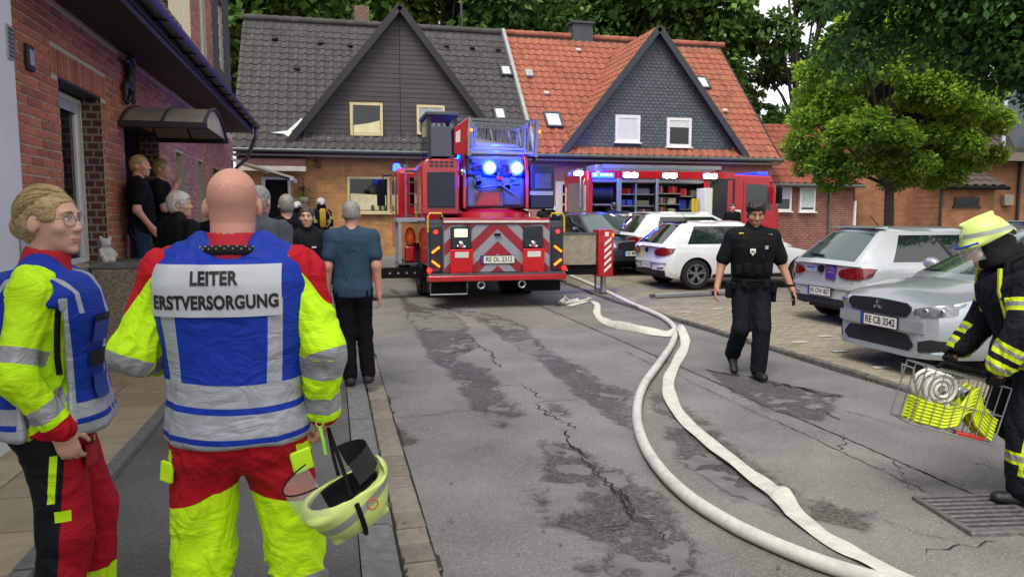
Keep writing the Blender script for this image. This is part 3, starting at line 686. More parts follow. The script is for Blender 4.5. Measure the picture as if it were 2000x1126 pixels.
# left gable: horizontal cladding boards
gx0, gxc, gx1, gyf, gzb, gza = (-1.15, 2.26, 5.55, 24.98, 4.12, 8.28)
M_board = mat("clad_board", '#46413c', .75, var=.14, scale=4, bump=.15, bscale=30, rand=.07)
one("gable_backing", M_batten, HL, "prism", [(gx0 + .1, gzb - .2), (gx1 - .1, gzb - .2), (gxc, gza - .05)], (0, gyf + .04, 0), (1, 0, 0), (0, 0, 1), (0, .2, 0))
bh = .152; z = gzb - .15
while z < gza - .2:
    for s_ in (-1, 1):
        xb = gx0 if s_ < 0 else gx1; e = lambda zz: xb + (gxc - xb) * max(0, (zz - gzb)) / (gza - gzb)
        xs = (e(z), e(z + bh)); xm = gxc + s_ * .008
        if abs(xs[0] - xm) < .05: continue
        x_in = xm; y0, y1 = gyf - .03, gyf + .04
        q = [(xs[0], y0, z + .006), (x_in, y0, z + .006), (x_in, y0 + .010, z + bh), (xs[1] if abs(xs[1] - xm) > .02 else x_in + s_ * .01, y0 + .010, z + bh)]
        mb = MB(); mb.add(q + [(a, y1, c) for a, b, c in q], [(0, 1, 2, 3), (7, 6, 5, 4), (0, 4, 5, 1), (1, 5, 6, 2), (2, 6, 7, 3), (3, 7, 4, 0)]); mb.build("board", M_board, HL)
    z += bh
w1 = window(HL, .63, 1.68, 4.22, 5.28, gyf - .05, M_cream, bar=.09, sill=False)
one("curtain", M_curtain, w1, "prism", [(.73, 4.32), (1.58, 4.32), (1.58, 4.72), (1.2, 4.62), (.73, 4.55)], (0, gyf - .08, 0), (1, 0, 0), (0, 0, 1), (0, .008, 0))
window(HL, 2.79, 3.72, 4.3, 5.26, gyf - .05, M_cream, M_glass_g, bar=.08, blind=.55, sill=False, bm=mat("blind_grey", '#9ba39d', .7))
fl = MB(); z0 = gzb - .02
for k in range(40):
    x = gx0 + .2 + k * (gx1 - gx0 - .4) / 40; fl.box((x + .08, gyf - .1, z0 + random.uniform(-.015, .015)), (.165, .1, .05), rotm(random.uniform(-8, 8), random.uniform(-6, 6), 0))
fl.build("flashing", M_lead, HL)
p = onroof(562, 262); one("valley_flashing", mat("flashing_bright", '#b9bcb6', .5, .2), HL, "prism", [(-.5, -.12), (0, 0), (.42, .62), (.5, .55), (.12, -.04), (.25, -.3), (.05, -.32), (-.1, -.16)], p + ROOF_N * .1, (1, 0, 0), SLV, ROOF_N * .05)
# right gable: small slates, windows with roller shutters
gx0, gxc, gx1, gyf, gzb, gza = (7.82, 11.2, 14.6, 24.80, 3.93, 8.08)
M_slate = mat("slate_blue_grey", '#454c50', .55, var=.12, scale=5, bump=.2, bscale=70, rand=.14)
one("gable_backing", M_batten, HR, "prism", [(gx0, gzb - .1), (gx1, gzb - .1), (gxc, gza - .02)], (0, gyf + .03, 0), (1, 0, 0), (0, 0, 1), (0, .2, 0))
sl_ = MB(); r_ = 0; z = gzb - .1
while z < gza - .1:
    x = gx0 - .1 + (.09 if r_ % 2 else 0)
    while x < gx1:
        zz = gza - abs(x + .09 - gxc) * (gza - gzb) / (gxc - gx0)
        if z + .08 < zz:
            t = random.uniform(.0, .006)
            sl_.add([(x, gyf - .02 - t, z + .045), (x + .05, gyf - .024 - t, z), (x + .13, gyf - .024 - t, z), (x + .176, gyf - .02 - t, z + .045), (x + .176, gyf + .01, z + .2), (x, gyf + .01, z + .2), (x + .05, gyf + .01, z), (x + .13, gyf + .01, z)], [(0, 1, 2, 3, 4, 5), (1, 6, 7, 2), (0, 5, 6, 1), (3, 2, 7, 4)])
        x += .18
    z += .115; r_ += 1
tag(sl_.build("slate_cladding", M_slate, HR, fix=False), kind="stuff")
window(HR, 9.71, 10.64, 4.2, 5.14, gyf - .04, M_white_pvc, bar=.11, blind=1.0, sill=True)
window(HR, 11.67, 12.62, 4.08, 5.1, gyf - .04, M_white_pvc, bar=.1, blind=.28, sill=True)
fl = MB()
for k in range(30):
    x = gx0 + .1 + k * (gx1 - gx0 - .2) / 30; fl.box((x + .11, gyf - .12, gzb - .13 + random.uniform(-.02, .02)), (.23, .16, .06), rotm(random.uniform(20, 45), random.uniform(-5, 5), 0))
fl.build("flashing", M_lead, HR)
for px, py, w_, h_, k_, h in [(987, 144, .44, .62, 'skylight', HL), (975, 228, .44, .66, 'skylight', HL), (1079, 240, .62, .8, 'skylight', HR), (1370, 167, .5, .75, 'skylight', HR), (1032, 150, .3, .4, 'hatch', HR)] + \
        [(a, b, 0, 0, 'vent', HL) for a, b in [(538, 82), (626, 90), (683, 95), (580, 140), (871, 96), (921, 99), (972, 103)]] + [(a, b, 0, 0, 'vent', HR) for a, b in [(1128, 104), (1066, 188), (1413, 222), (1322, 118)]]: roof_fit(h, px, py, w_, h_, k_)
c_ = MB(); c_.box2((9.55, 29.1, RZ - .6), (10.4, 29.7, RZ + .5)); c_.box2((9.48, 29.03, RZ + .5), (10.47, 29.77, RZ + .58)); c_.build("chimney", mat("chimney_slate", '#3d4246', .7, var=.2), HR)
c_ = MB(); c_.box2((1.0, 29.6, RZ - .8), (1.55, 30.1, RZ + .75)); c_.build("chimney", brick_mat("brick_chimney", '#6b4b3d', '#5a3f34', '#7a6f66', .25, .08, .012, 'X'), HL)
an = MB(); an.tube([(5.1, RY, RZ), (5.1, RY, RZ + 1.0)], .015, 6); an.tube([(5.05, RY, RZ + .6), (5.05, RY, RZ + 1.3)], .012, 6); an.build("aerial", M_gutter, HL)
# ground floor of the burnt house
window(HL, .5, 1.86, 1.72, 2.9, FY - .02, M_cream, bar=.07, blind=0)
one("curtain", mat("curtain_bright", '#cfc79a', .8), HL, "prism", [(.6, 1.82), (1.75, 1.82), (1.75, 2.30), (.6, 2.36)], (0, FY - .055, 0), (1, 0, 0), (0, 0, 1), (0, .012, 0))
for x in (.65, 1.3, 1.55, 1.7): one("sill_plant", mat("house_plant", '#3c5a25', .8, var=.3), HL, "ball", (x, FY - .085, 1.9), (.06, .02, .1), n=8)
df = MB()
for a, b in [((-2.16, .6), (-2.06, 2.86)), ((-1.36, .6), (-1.28, 2.86)), ((-2.06, 2.78), (-1.36, 2.86))]: df.box2((a[0], FY - .06, a[1]), (b[0], FY + .02, b[1]))
d_ = df.build("door_frame", M_white_pvc, HL, bevel=.01); one("doorway_shade", M_black, d_, "box2", (-2.06, FY - .012, .6), (-1.36, FY + .01, 2.78))  # solid black panel paints the shade inside the doorway
one("doorstep", M_kerb, HL, "box2", (-2.4, FY - 1.2, GZ - .2), (-1.0, FY, .58))
one("gutter_bracket", mat("oak_brown", '#4a2c1a', .7), HL, "box2", (-.42, FY - .35, 3.2), (-.32, FY, 3.55))
for px in (700, 793): 
    p = atY(px, 300, FY); one("downpipe", mat("downpipe_grey", '#8d8d80', .5), HL, "cyl", (p.x, FY - .06, GZ), (p.x, FY - .06, 3.6), .04) if px > 750 else None
aw = empty("door_awning", (-1.78, FY, 3.1), 0, "dark maroon fabric awning over the open door of the orange brick house", "awning")
mb = MB(); mb.prism([(0, .52), (0, .44), (-.95, .0), (-1.0, .06)], (-1.0, 0, 0), (0, 1, 0), (0, 0, 1), (2.0, 0, 0)); mb.build("cloth", mat("awning_maroon", '#3f1c1e', .85, var=.15), aw)
one("valance", mat("awning_white", '#b9b2a4', .7), aw, "box2", (-1.02, -1.03, -.10), (1.02, -.985, .05)); 
for s_ in (-1, 1): one("side_arm", M_gutter, aw, "bar", (s_ * .95, -.02, .1), (s_ * .95, -.97, .0), .03)
hb = empty("hanging_basket", (-.88, FY - .32, 2.05), 0, "hanging flower basket with trailing green leaves beside the open door", "basket")
mb = MB(); mb.lathe([(.02, .0), (.13, .05), (.18, .16), (.17, .17)], 14); mb.build("pot", mat("basket_cream", '#c9c39f', .7), hb, smooth=40)
mb = MB()
for k in range(260):
    a = random.uniform(0, 6.28); r_ = random.uniform(0, .3); c = Vector((r_ * math.cos(a), r_ * math.sin(a) * .8, .2 + random.uniform(-.16, .34) - r_ * .3)); e = rotm(random.uniform(0, 360), random.uniform(0, 360), 0)
    mb.add([c + e @ Vector(q) for q in ((-.03, 0, 0), (0, .022, .0), (.04, 0, .01), (0, -.022, 0))], [(0, 1, 2, 3)], 1 if c.z > .36 and c.x < .05 else 0)
tag(mb.build("plant", [mat("basket_leaf", '#66762a', .7, rand=.3), mat("basket_flower", '#5a2230', .7, rand=.3)], hb, fix=False), kind="stuff"); one("hook", M_black, hb, "tube", [(0, 0, .2), (0, 0, .75), (0, .3, .8)], .012, 6)
nb = empty("notice_board", (-1.0, FY - .03, 2.0), 0, "small framed notice sheet on the orange brick wall near the open door", "notice board")
one("frame", M_lead, nb, "box2", (-.22, -.03, -.2), (.22, .02, .2)); one("sheet", mat("notice_paper", '#c8b99a', .8, var=.15, scale=20), nb, "box2", (-.19, -.036, -.17), (.19, -.028, .17))
# white door of the pink house
dr2 = MB(); dr2.box2((7.62, FY - .05, .5), (8.3, FY + .02, 2.82)); d2 = dr2.build("door", M_white_pvc, HR, bevel=.01)
for k in range(4): one("door_pane", M_glass, d2, "box2", (7.86, FY - .065, 1.35 + k * .36), (8.08, FY - .045, 1.35 + k * .36 + .28))
# ------------------------------------------------------------------ annex with two windows
AN = mkhouse("brick_annex", "low red brick annex with two white windows and a red-brown tiled roof"); AN["category"] = "annex"
aw_ = brick_mat("brick_red_brown", '#7d4637', '#6b3a2f', '#8b7468', .25, .083, .012, 'X')
mb = MB(); mb.box2((HX1 + .02, 25.2, .0), (19.85, 25.5, 2.95)); mb.box2((19.55, 25.5, 0), (19.85, 30.9, 2.95)); mb.build("wall", aw_, AN)
mb = MB(); mb.prism([(24.9, 2.80), (27.9, 5.28), (31.2, 2.80), (31.2, 2.7), (27.9, 5.16), (24.9, 2.7)], (HX1 - .3, 0, 0), (0, 1, 0), (0, 0, 1), (20.05 - HX1 + .3, 0, 0)); ar = mb.build("roof", M_batten, AN)
sv = Vector((0, 3.0, 2.48)).normalized(); tiles(ar, Vector((HX1 - .28, 24.86, 2.83)), (1, 0, 0), sv, 14, 9, M_tile_r, None, 300, w=.30, row=.44)
rt = MB(); x = HX1 - .3
while x < 19.9: rt.tube([(x, 27.92, 5.3), (x + .42, 27.92, 5.31)], [.12, .135], 10); x += .4
rt.build("ridge_tile", M_tile_r, ar, smooth=40)
gt = MB(); gt.tube([(HX1, 24.82, 2.78), (20.05, 24.82, 2.76)], .07, 10); gt.build("gutter", M_gutter, AN, smooth=40)
one("downpipe", M_gutter, AN, "cyl", (18.75, 25.14, .2), (18.75, 25.14, 2.75), .045); one("corner_post", M_white_pvc, AN, "box2", (19.86, 25.1, 1.2), (19.93, 25.2, 2.2))
window(AN, 16.41, 17.08, 1.8, 2.72, 25.18, M_white_pvc, M_glass_g, bar=.08, blind=.5, bm=mat("blind_lilac", '#b6b4cc', .6)); window(AN, 17.43, 18.12, 1.78, 2.73, 25.18, M_white_pvc, M_glass_g, bar=.08, blind=.9, bm=mat("blind_mint", '#b3c1c0', .6))
# ------------------------------------------------------------------ long brown brick building beyond the trees
BA = mkhouse("brick_bungalow", "long brown brick bungalow with lean-to roof, grey door and dark tiles"); BA["category"] = "bungalow"; BA.scale = (1.28, 1.28, 1.28); BA.location = (0, 0, -.46)
bm_ = brick_mat("brick_brown", '#94603f', '#835339', '#8d6a52', .25, .083, .010, 'X')
mb = MB(); mb.box2((15.8, 20.0, 0), (20.18, 20.3, 3.9)); mb.box2((21.02, 20.0, 0), (30, 20.3, 3.9)); mb.box2((20.18, 20.0, 2.7), (21.02, 20.3, 3.9)); mb.box2((15.8, 20.3, 0), (16.1, 24.7, 3.9)); mb.build("wall", bm_, BA)
mb = MB(); mb.box2((18.0, 18.9, 0), (19.95, 19.99, 2.55)); mb.build("lean_to_wall", bm_, BA)
mb = MB(); mb.prism([(18.65, 2.52), (20.0, 3.2), (20.0, 3.1), (18.65, 2.42)], (17.8, 0, 0), (0, 1, 0), (0, 0, 1), (2.35, 0, 0)); lr = mb.build("lean_to_roof", M_batten, BA)
tiles(lr, Vector((17.82, 18.62, 2.53)), (1, 0, 0), Vector((0, 1.35, .68)), 7, 4, M_tile_d, None, 300, w=.33, row=.36)
one("gutter", M_black, BA, "tube", [(17.8, 18.58, 2.48), (20.15, 18.58, 2.47)], .06, 8); one("downpipe", M_darkwood, BA, "cyl", (17.92, 18.84, 0), (17.92, 18.84, 2.45), .045)
one("slit_window", M_glass, BA, "box2", (18.45, 18.86, 1.93), (19.35, 18.9, 2.2)); one("sill", M_darkwood, BA, "box2", (18.38, 18.84, 1.87), (19.42, 18.895, 1.925))
d3 = MB().box2((20.18, 20.12, .1), (21.02, 20.2, 2.7)).build("door", mat("door_grey", '#3b4144', .5), BA); one("door_pane", M_glass_g, d3, "box2", (20.5, 20.1, .3), (20.72, 20.115, 2.5))
mb = MB(); mb.lathe([(.0, .0), (.2, .0), (.22, .05), (.12, .12), (.0, .13)], 20, 'Y', (19.98, 19.88, 2.0)); mb.build("wall_lamp", M_lead, BA, smooth=40)
one("letter_box", mat("letterbox_zinc", '#8a8577', .5, .3), BA, "box2", (21.35, 19.82, 1.95), (21.72, 19.985, 2.32), bevel=.03); one("downpipe", M_darkwood, BA, "cyl", (22.0, 19.93, 0), (22.0, 19.93, 3.6), .05)
mb = MB(); mb.prism([(19.4, 3.58), (24.0, 6.9), (28, 3.58), (28, 3.48), (24, 6.78), (19.4, 3.46)], (20.0, 0, 0), (0, 1, 0), (0, 0, 1), (10.2, 0, 0)); mb.box2((15.7, 19.7, 3.9), (20.0, 24.6, 4.0)); br = mb.build("roof", M_batten, BA)
sv = Vector((0, 4.6, 3.32)).normalized(); tiles(br, Vector((20.0, 19.36, 3.6)), (1, 0, 0), sv, 25, 14, M_tile_d, lambda q: 21.3 < q.x < 25.3 and q.z < 5.3, 300, w=.40, row=.40)
one("fascia", mat("fascia_grey_brown", '#6b6059', .6), BA, "box2", (20.1, 19.3, 3.36), (30.2, 19.37, 3.62)); one("soffit", M_darkwood, BA, "box2", (20.0, 19.38, 3.38), (30.2, 20.0, 3.42))
sd = MB(); sd.prism([(21.35, 3.62), (25.2, 3.62), (23.4, 6.0)], (0, 19.75, 0), (1, 0, 0), (0, 0, 1), (0, 2.5, 0)); sd.build("slate_dormer", M_slate, BA)
one("flue", mat("flue_steel", '#b5bcbf', .35, .7), BA, "cyl", (20.9, 19.62, 3.75), (20.9, 19.62, 5.3), .07)
# ================================================================== brick house along the pavement
LH = mkhouse("brick_house", "red brick house beside the pavement with dark eaves and a door canopy")
WX = -2.3; WY0, WY1, WZ1 = 6.28, 19.2, 3.50
M_brick = mat("facing_brick", '#a9684c', .85, var=.3, scale=22, bump=.6, bscale=120, rand=.24, dirt=('#6b3f31', 30., .5))
M_brick2 = mat("facing_brick_lit", '#b07c68', .85, var=.3, scale=22, bump=.6, bscale=120, rand=.22, dirt=('#4f302c', 30., .5))  # same brick made paler and pinker for coloured light falling on it
M_mortar = mat("mortar", '#b9b09c', .95, var=.15, scale=30, bump=.4, bscale=200)
OPEN = [(7.36, 8.62, 1.15, 2.86), (9.42, 11.22, .2, 2.76), (12.35, 12.95, 1.3, 2.62), (14.3, 14.9, 1.2, 2.62), (16.0, 16.9, .2, 2.6)]
DORM = (14.1, 19.2, WZ1, 8.2); DOPEN = [(15.0, 15.8, 4.5, 7.0), (17.5, 18.2, 4.9, 6.4)]
def wall_cells(y0, y1, z0, z1, ops):
    ys = sorted({y0, y1, *[v for o in ops for v in o[:2]]}); zs = sorted({z0, z1, *[v for o in ops for v in o[2:]]})
    for a, b in zip(ys[:-1], ys[1:]):
        for c, d in zip(zs[:-1], zs[1:]):
            if a < y0 - 1e-6 or b > y1 + 1e-6 or c < z0 - 1e-6 or d > z1 + 1e-6: continue
            if not any(o[0] - 1e-6 <= a and b <= o[1] + 1e-6 and o[2] - 1e-6 <= c and d <= o[3] + 1e-6 for o in ops): yield a, b, c, d
mb = MB()
for a, b, c, d in wall_cells(WY0, WY1, -.1, WZ1, OPEN): mb.box2((WX - .35, a, c), (WX - .008, b, d))
for a, b, c, d in wall_cells(DORM[0], DORM[1], DORM[2], DORM[3], DOPEN): mb.box2((WX - .35, a, c), (WX - .008, b, d))
wall = mb.build("wall", M_mortar, LH, fix=False)
# upper wall behind the roof and far end so the house is a solid body
one("end_wall", aw_, LH, "box2", (-9, WY0, -.1), (WX - .36, WY0 + .3, 3.4)); one("end_wall", aw_, LH, "box2", (-9, WY1 - .3, -.1), (WX - .36, WY1, 8.2))
BL, BH = .252, .0775
me_b = MB().box((0, 0, 0), (.06, BL - .013, BH - .013)).mesh("brick", M_brick); me_b2 = MB().box((0, 0, 0), (.06, BL - .013, BH - .013)).mesh("brick", M_brick2)
cand = []
def put_bricks(y0, y1, z0, z1, ops, pale):
    nz = int((z1 - z0) / BH)
    for j in range(nz):
        z = z0 + (j + .5) * BH; cuts = [(o[0], o[1]) for o in ops if o[2] - .03 < z < o[3] + .01]
        y = y0 - (BL / 2 if j % 2 else 0)
        while y < y1:
            a, b = max(y, y0), min(y + BL, y1)
            segs = [(a, b)]
            for c in cuts:
                segs = [s for a_, b_ in segs for s in ((a_, min(b_, c[0])), (max(a_, c[1]), b_)) if s[1] - s[0] > .03]
            for a_, b_ in segs: cand.append((a_, b_, z, pale(a_)))
            y += BL
SOL = (7.2, 8.78, 2.86, 3.09)
put_bricks(WY0, WY1, -.05, WZ1 - .05, OPEN + [SOL], lambda y: y > 11.3)
put_bricks(DORM[0], 16.55, WZ1 + .15, DORM[3], DOPEN, lambda y: True)
cand.sort(key=lambda c: c[0] + (3 if c[2] < .9 else 0)); rest = [MB(), MB()]; nI = 0
for a, b, z, pale in cand:
    full = abs(b - a - BL) < .01
    x = WX - .03 + random.uniform(-.003, .003)
    if nI < 290 and full and not pale:
        o = link_mesh("brick", me_b, wall); o.location = (x, (a + b) / 2 + random.uniform(-.003, .003), z + random.uniform(-.002, .002)); o.rotation_euler = (random.uniform(-.006, .006), 0, random.uniform(-.006, .006)); nI += 1
    else: rest[1 if pale else 0].box((x, (a + b) / 2, z + random.uniform(-.002, .002)), (.06, b - a - .013, BH - .013))
tag(rest[0].build("brick_field", M_brick, wall, fix=False), kind="stuff"); tag(rest[1].build("lit_brick_field", M_brick2, wall, fix=False), kind="stuff")
y = SOL[0]; me_so = MB().box((0, 0, 0), (.06, .066, .225)).mesh("soldier_brick", M_brick)
while y < SOL[1] - .03: o = link_mesh("soldier_brick", me_so, wall); o.location = (WX - .03 + random.uniform(-.003, .003), y + .039, 2.975); y += .079
# reveals: brick-lined sides of the openings
M_rev = brick_mat("brick_reveal", '#5a3026', '#4b2822', '#7d7264', .12, BH, .012, 'X')
for (a, b, c, d) in OPEN[:2]:
    one("reveal", M_rev, wall, "box2", (WX - .34, b - .02, c), (WX - .012, b + .0, d)); one("reveal", M_rev, wall, "box2", (WX - .34, a, c), (WX - .012, a + .02, d)); one("lintel", M_darkwood, wall, "box2", (WX - .34, a + .021, d - .02), (WX - .012, b - .021, d - .002))
# window
def side_window(y0, y1, z0, z1, depth, fm, gm, bar=.06, roll=None, mull=None):
    f_ = MB(); x = WX - depth
    for a, b, c, d in [(y0, y0 + bar, z0, z1), (y1 - bar, y1, z0, z1), (y0 + bar, y1 - bar, z0, z0 + bar), (y0 + bar, y1 - bar, z1 - bar, z1)]: f_.box2((x - .06, a, c), (x, b, d))
    if mull: f_.box2((x - .06, mull - .04, z0 + bar), (x - .002, mull + .04, z1 - bar))
    w_ = f_.build("window", fm, LH, bevel=.006); one("pane", gm, w_, "box2", (x - .04, y0 + bar, z0 + bar), (x - .03, y1 - bar, z1 - bar))
    return w_
w_ = side_window(7.385, 8.598, 1.17, 2.82, .19, M_white_pvc, M_glass, .05, mull=8.43)
one("roller_box", mat("roller_box_grey", '#8f93a8', .6), w_, "box2", (WX - .2, 7.44, 2.66), (WX - .17, 8.38, 2.765)); one("curtain_edge", M_blind, w_, "bar", (WX - .215, 7.9, 1.2), (WX - .215, 7.72, 2.3), .012)
one("sill", M_lead, w_, "box2", (WX - .2, 7.37, 1.1), (WX + .04, 8.61, 1.148))
for o_ in OPEN[2:4]: side_window(o_[0] + .02, o_[1] - .02, o_[2] + .02, o_[3] - .02, .14, M_darkwood, M_glass, .05)
for o_ in DOPEN: side_window(o_[0] + .02, o_[1] - .02, o_[2] + .02, o_[3] - .02, .06, M_white_pvc, M_glass_g, .09)
one("side_door", mat("side_door_brown", '#3a201c', .6), LH, "box2", (WX - .16, 16.0, .2), (WX - .1, 16.9, 2.6))
# recessed front door
d_ = MB().box2((WX - .34, 9.45, .6), (WX - .26, 11.2, 2.74)).build("front_door", mat("door_dark_brown", '#120d0b', .9, spec=.1), LH); one("door_pane", M_glass, d_, "box2", (WX - .262, 9.9, 1.2), (WX - .25, 10.3, 2.5)); one("handle", M_lead, d_, "cyl", (WX - .22, 10.9, 1.5), (WX - .22, 10.9, 1.75), .015)
# slate-hung end of the dormer
mb = MB(); z = WZ1 + .1; r_ = 0
while z < 8.1:
    y = 16.58 + (.1 if r_ % 2 else 0)
    while y < 19.15:
        if not any(o_[0] - .1 < y + .1 < o_[1] and o_[2] - .1 < z + .1 < o_[3] for o_ in DOPEN): mb.box((WX + .0 + random.uniform(0, .006), y + .095, z + .09), (.012, .19, .2), rotm(0, 4, 0))
        y += .2
    z += .13; r_ += 1
tag(mb.build("slate_cladding", M_slate, LH, fix=False), kind="stuff")
# eaves: soffit boards, fascia, gutter, roof
GXX, GZZ = -1.65, 3.58
for k in range(60):
    y = WY0 + k * .2
    if y > 17.6: break
    one("soffit_board", M_darkwood, LH, "box2", (WX + .035, y + .004, 3.47), (GXX - .04, y + .196, 3.49))
one("fascia", M_darkwood, LH, "box2", (GXX - .06, WY0 - .3, 3.44), (GXX - .035, 17.7, 3.66), bevel=.004)
mb = MB(); prof = [(math.cos(a) * .075, math.sin(a) * .075) for a in np.linspace(math.pi, 2 * math.pi, 9)] + [(math.cos(a) * .062, math.sin(a) * .062) for a in np.linspace(2 * math.pi, math.pi, 9)]
mb.prism(prof, (GXX + .045, WY0 - .4, GZZ + .05), (1, 0, 0), (0, 0, 1), (0, 17.72 - WY0 + .4, 0)); mb.build("gutter", mat("gutter_anthracite", '#2c2d31', .45, .3, var=.15), LH, smooth=45)
for k in range(15): one("gutter_bracket", M_black, LH, "box2", (GXX - .034, WY0 + .2 + k * .78, GZZ - .04), (GXX + .125, WY0 + .225 + k * .78, GZZ - .022))
one("downpipe", mat("downpipe_zinc", '#6f7a8a', .4, .4), LH, "tube", [(GXX + .04, 17.6, GZZ), (GXX + .04, 17.6, 3.4), (WX + .4, 18.3, 2.95), (WX + .1, 18.5, 2.7), (WX + .1, 18.5, .1)], .045, 10, smooth=40)
sv = Vector((-1, 0, 1.42)).normalized(); mb = MB(); mb.prism([(GXX - .02, 3.62), (GXX - 4.0, 3.62 + 5.64), (GXX - 4.0, 3.5 + 5.64), (GXX - .02, 3.5)], (0, WY0 - .3, 0), (1, 0, 0), (0, 0, 1), (0, 14.05 - WY0 + .3, 0)); lr = mb.build("roof", M_batten, LH)
tiles(lr, Vector((GXX - .0, WY0 - .3, 3.64)), (0, 1, 0), sv, 27, 19, M_tile_g, lambda q: q.y > 14.1, 120, w=.3, row=.352)
mb = MB(); mb.box2((-9, 13.9, 7.9), (WX + .25, 19.6, 8.3)); mb.build("dormer_roof", M_darkwood, LH)
# curved smoked-acrylic canopy over the door
cn = empty("door_canopy", (WX, 9.2, 2.68), 0, "curved brown acrylic canopy with dark frame above the brick house door", "canopy")
arc = [(1.8 * k / 14, .28 * math.sin(math.pi * k / 14) ** .8) for k in range(15)]; sh = MB()
for k in range(14):
    (a, b), (c, d) = arc[k], arc[k + 1]; sh.add([(0, a, b), (.9, a, b), (.9, c, d), (0, c, d), (0, a, b - .012), (.9, a, b - .012), (.9, c, d - .012), (0, c, d - .012)], [(0, 1, 2, 3), (7, 6, 5, 4), (0, 4, 5, 1), (3, 2, 6, 7)])
sh.build("shell", mat("canopy_smoked", '#8d8175', .3, var=.15, spec=.6), cn, smooth=50)
for x in (.02, .45, .9): fr = MB(); fr.tube([(x, a, b) for a, b in arc], .022, 6); fr.build("hoop", M_darkwood, cn, smooth=50)
for y in (0, 1.8): one("side_rail", M_darkwood, cn, "box2", (0, y - .03, -.05), (.93, y + .03, .025), bevel=.01)
one("end_pane", mat("canopy_end_pane", '#a2988c', .2), cn, "prism", arc, (.885, 0, 0), (0, 1, 0), (0, 0, 1), (.006, 0, 0))
# glass porch roof at the far end
gp = empty("glass_porch_roof", (WX, 18.9, 2.55), 0, "slanted white-framed glass porch roof at the far end of the brick house", "porch roof")
one("pane", mat("porch_glass", '#aeb3a2', .15, var=.1), gp, "prism", [(0, .42), (1.35, .0), (1.35, -.02), (0, .40)], (0, 0, 0), (1, 0, 0), (0, 0, 1), (0, 1.8, 0))
for y in (-.02, .9, 1.8): one("rafter", M_white_pvc, gp, "bar", (0, y, .43), (1.38, y, .01), .05)
one("front_beam", M_white_pvc, gp, "box2", (1.32, -.05, -.06), (1.4, 1.85, .03))
# white-rendered neighbour wall at the near end with its small vent and rainwater pipe
WH = mkhouse("rendered_house", "white rendered house end joining the red brick house"); WX2 = -2.14
one("wall", mat("render_white", '#c9ccd3', .85, var=.06, scale=2, bump=.15, bscale=160), WH, "box2", (WX2 - 6, -6, -.1), (WX2, 5.98, 7))
mb = MB(); mb.box2((WX2, 5.86, 2.72), (WX2 + .012, 5.96, 2.95)); v_ = mb.build("wall_vent", M_lead, WH)
for k in range(7): one("louvre", M_gutter, v_, "box2", (WX2 + .013, 5.87, 2.735 + k * .03), (WX2 + .022, 5.95, 2.75 + k * .03))
one("standpipe", mat("standpipe_zinc", '#a4a6b4', .4, .4), WH, "box2", (WX2 + .003, 5.86, .1), (WX2 + .07, 5.95, 1.62), bevel=.01)
# small wall box, washed-concrete planters
vb = MB().box2((WX - .005, 6.62, 2.78), (WX + .03, 6.76, 2.98)).build("wall_vent", M_darkwood, LH, bevel=.01); one("grille", M_lead, vb, "box2", (WX + .028, 6.65, 2.82), (WX + .036, 6.73, 2.94))
M_agg = mat("washed_concrete", '#8a7f70', .9, var=.5, scale=70, bump=1.0, bscale=90)
for (y0, y1, x1, z1, lab) in [(7.75, 8.45, -1.80, 1.20, "grey washed-concrete planter with white figurine beside the house window"), (11.5, 12.4, -1.7, 1.30, "grey washed-concrete planter past the doorway under the canopy")]:
    pl = empty("concrete_planter", ((WX + x1) / 2 + .03, (y0 + y1) / 2, .2), 0, lab, "planter"); hx, hy, hz = (x1 - WX - .06) / 2, (y1 - y0) / 2, z1 - .2
    b_ = MB(); b_.box2((-hx, -hy, .005), (hx, hy, hz - .06)); b_.build("body", M_agg, pl, bevel=.01)
    r_ = MB()
    for a, b, c, d in [(-hx - .012, hx + .012, -hy - .012, -hy + .05), (-hx - .012, hx + .012, hy - .05, hy + .012), (-hx - .012, -hx + .05, -hy + .05, hy - .05), (hx - .05, hx + .012, -hy + .05, hy - .05)]: r_.box2((a, c, hz - .058), (b, d, hz))
    r_.build("rim", M_kerb, pl, bevel=.008); one("soil", M_moss, pl, "box2", (-hx + .05, -hy + .05, hz - .058), (hx - .05, hy - .05, hz - .03))
# climbing cat ornament on the wall
s_ = SDF(); s_.cap((0, .0, -.12), (.0, .03, .14), .055, .06, k=.05); s_.ell((.0, .06, .25), (.05, .055, .05), k=.03); s_.cap((.0, .02, .16), (-.0, -.15, .19), .03, .028); s_.cap((0, .05, .16), (-.02, .17, .16), .03, .026); s_.cap((0, -.02, -.12), (-.02, -.12, -.06), .035, .03); s_.cap((-.02, -.12, -.06), (-.03, -.13, -.2), .03, .026); s_.cap((0, .03, -.12), (0, .1, -.24), .036, .028); s_.cap((0, .02, -.16), (-.03, -.06, -.27), .026, .02); s_.cap((-.03, -.06, -.27), (-.04, -.14, -.24), .02, .018); s_.cap((.0, .03, .29), (0, .025, .33), .016, .006, k=.01); s_.cap((.0, .09, .29), (0, .10, .33), .016, .006, k=.01); s_.ell((.02, .1, .24), (.03, .03, .025), k=.02)
V, F = s_.eval_mesh(.012); ct = link_mesh("cat_ornament", np_mesh("cat_ornament", V, F, mat("ornament_black", '#17181a', .5, var=.5, scale=20, bump=.5, dirt=('#8c8a84', 9., .35)))); ct.location = (WX + .075, 9.5, 3.2); tag(ct, "black climbing cat ornament fixed high on the brick wall", "ornament")
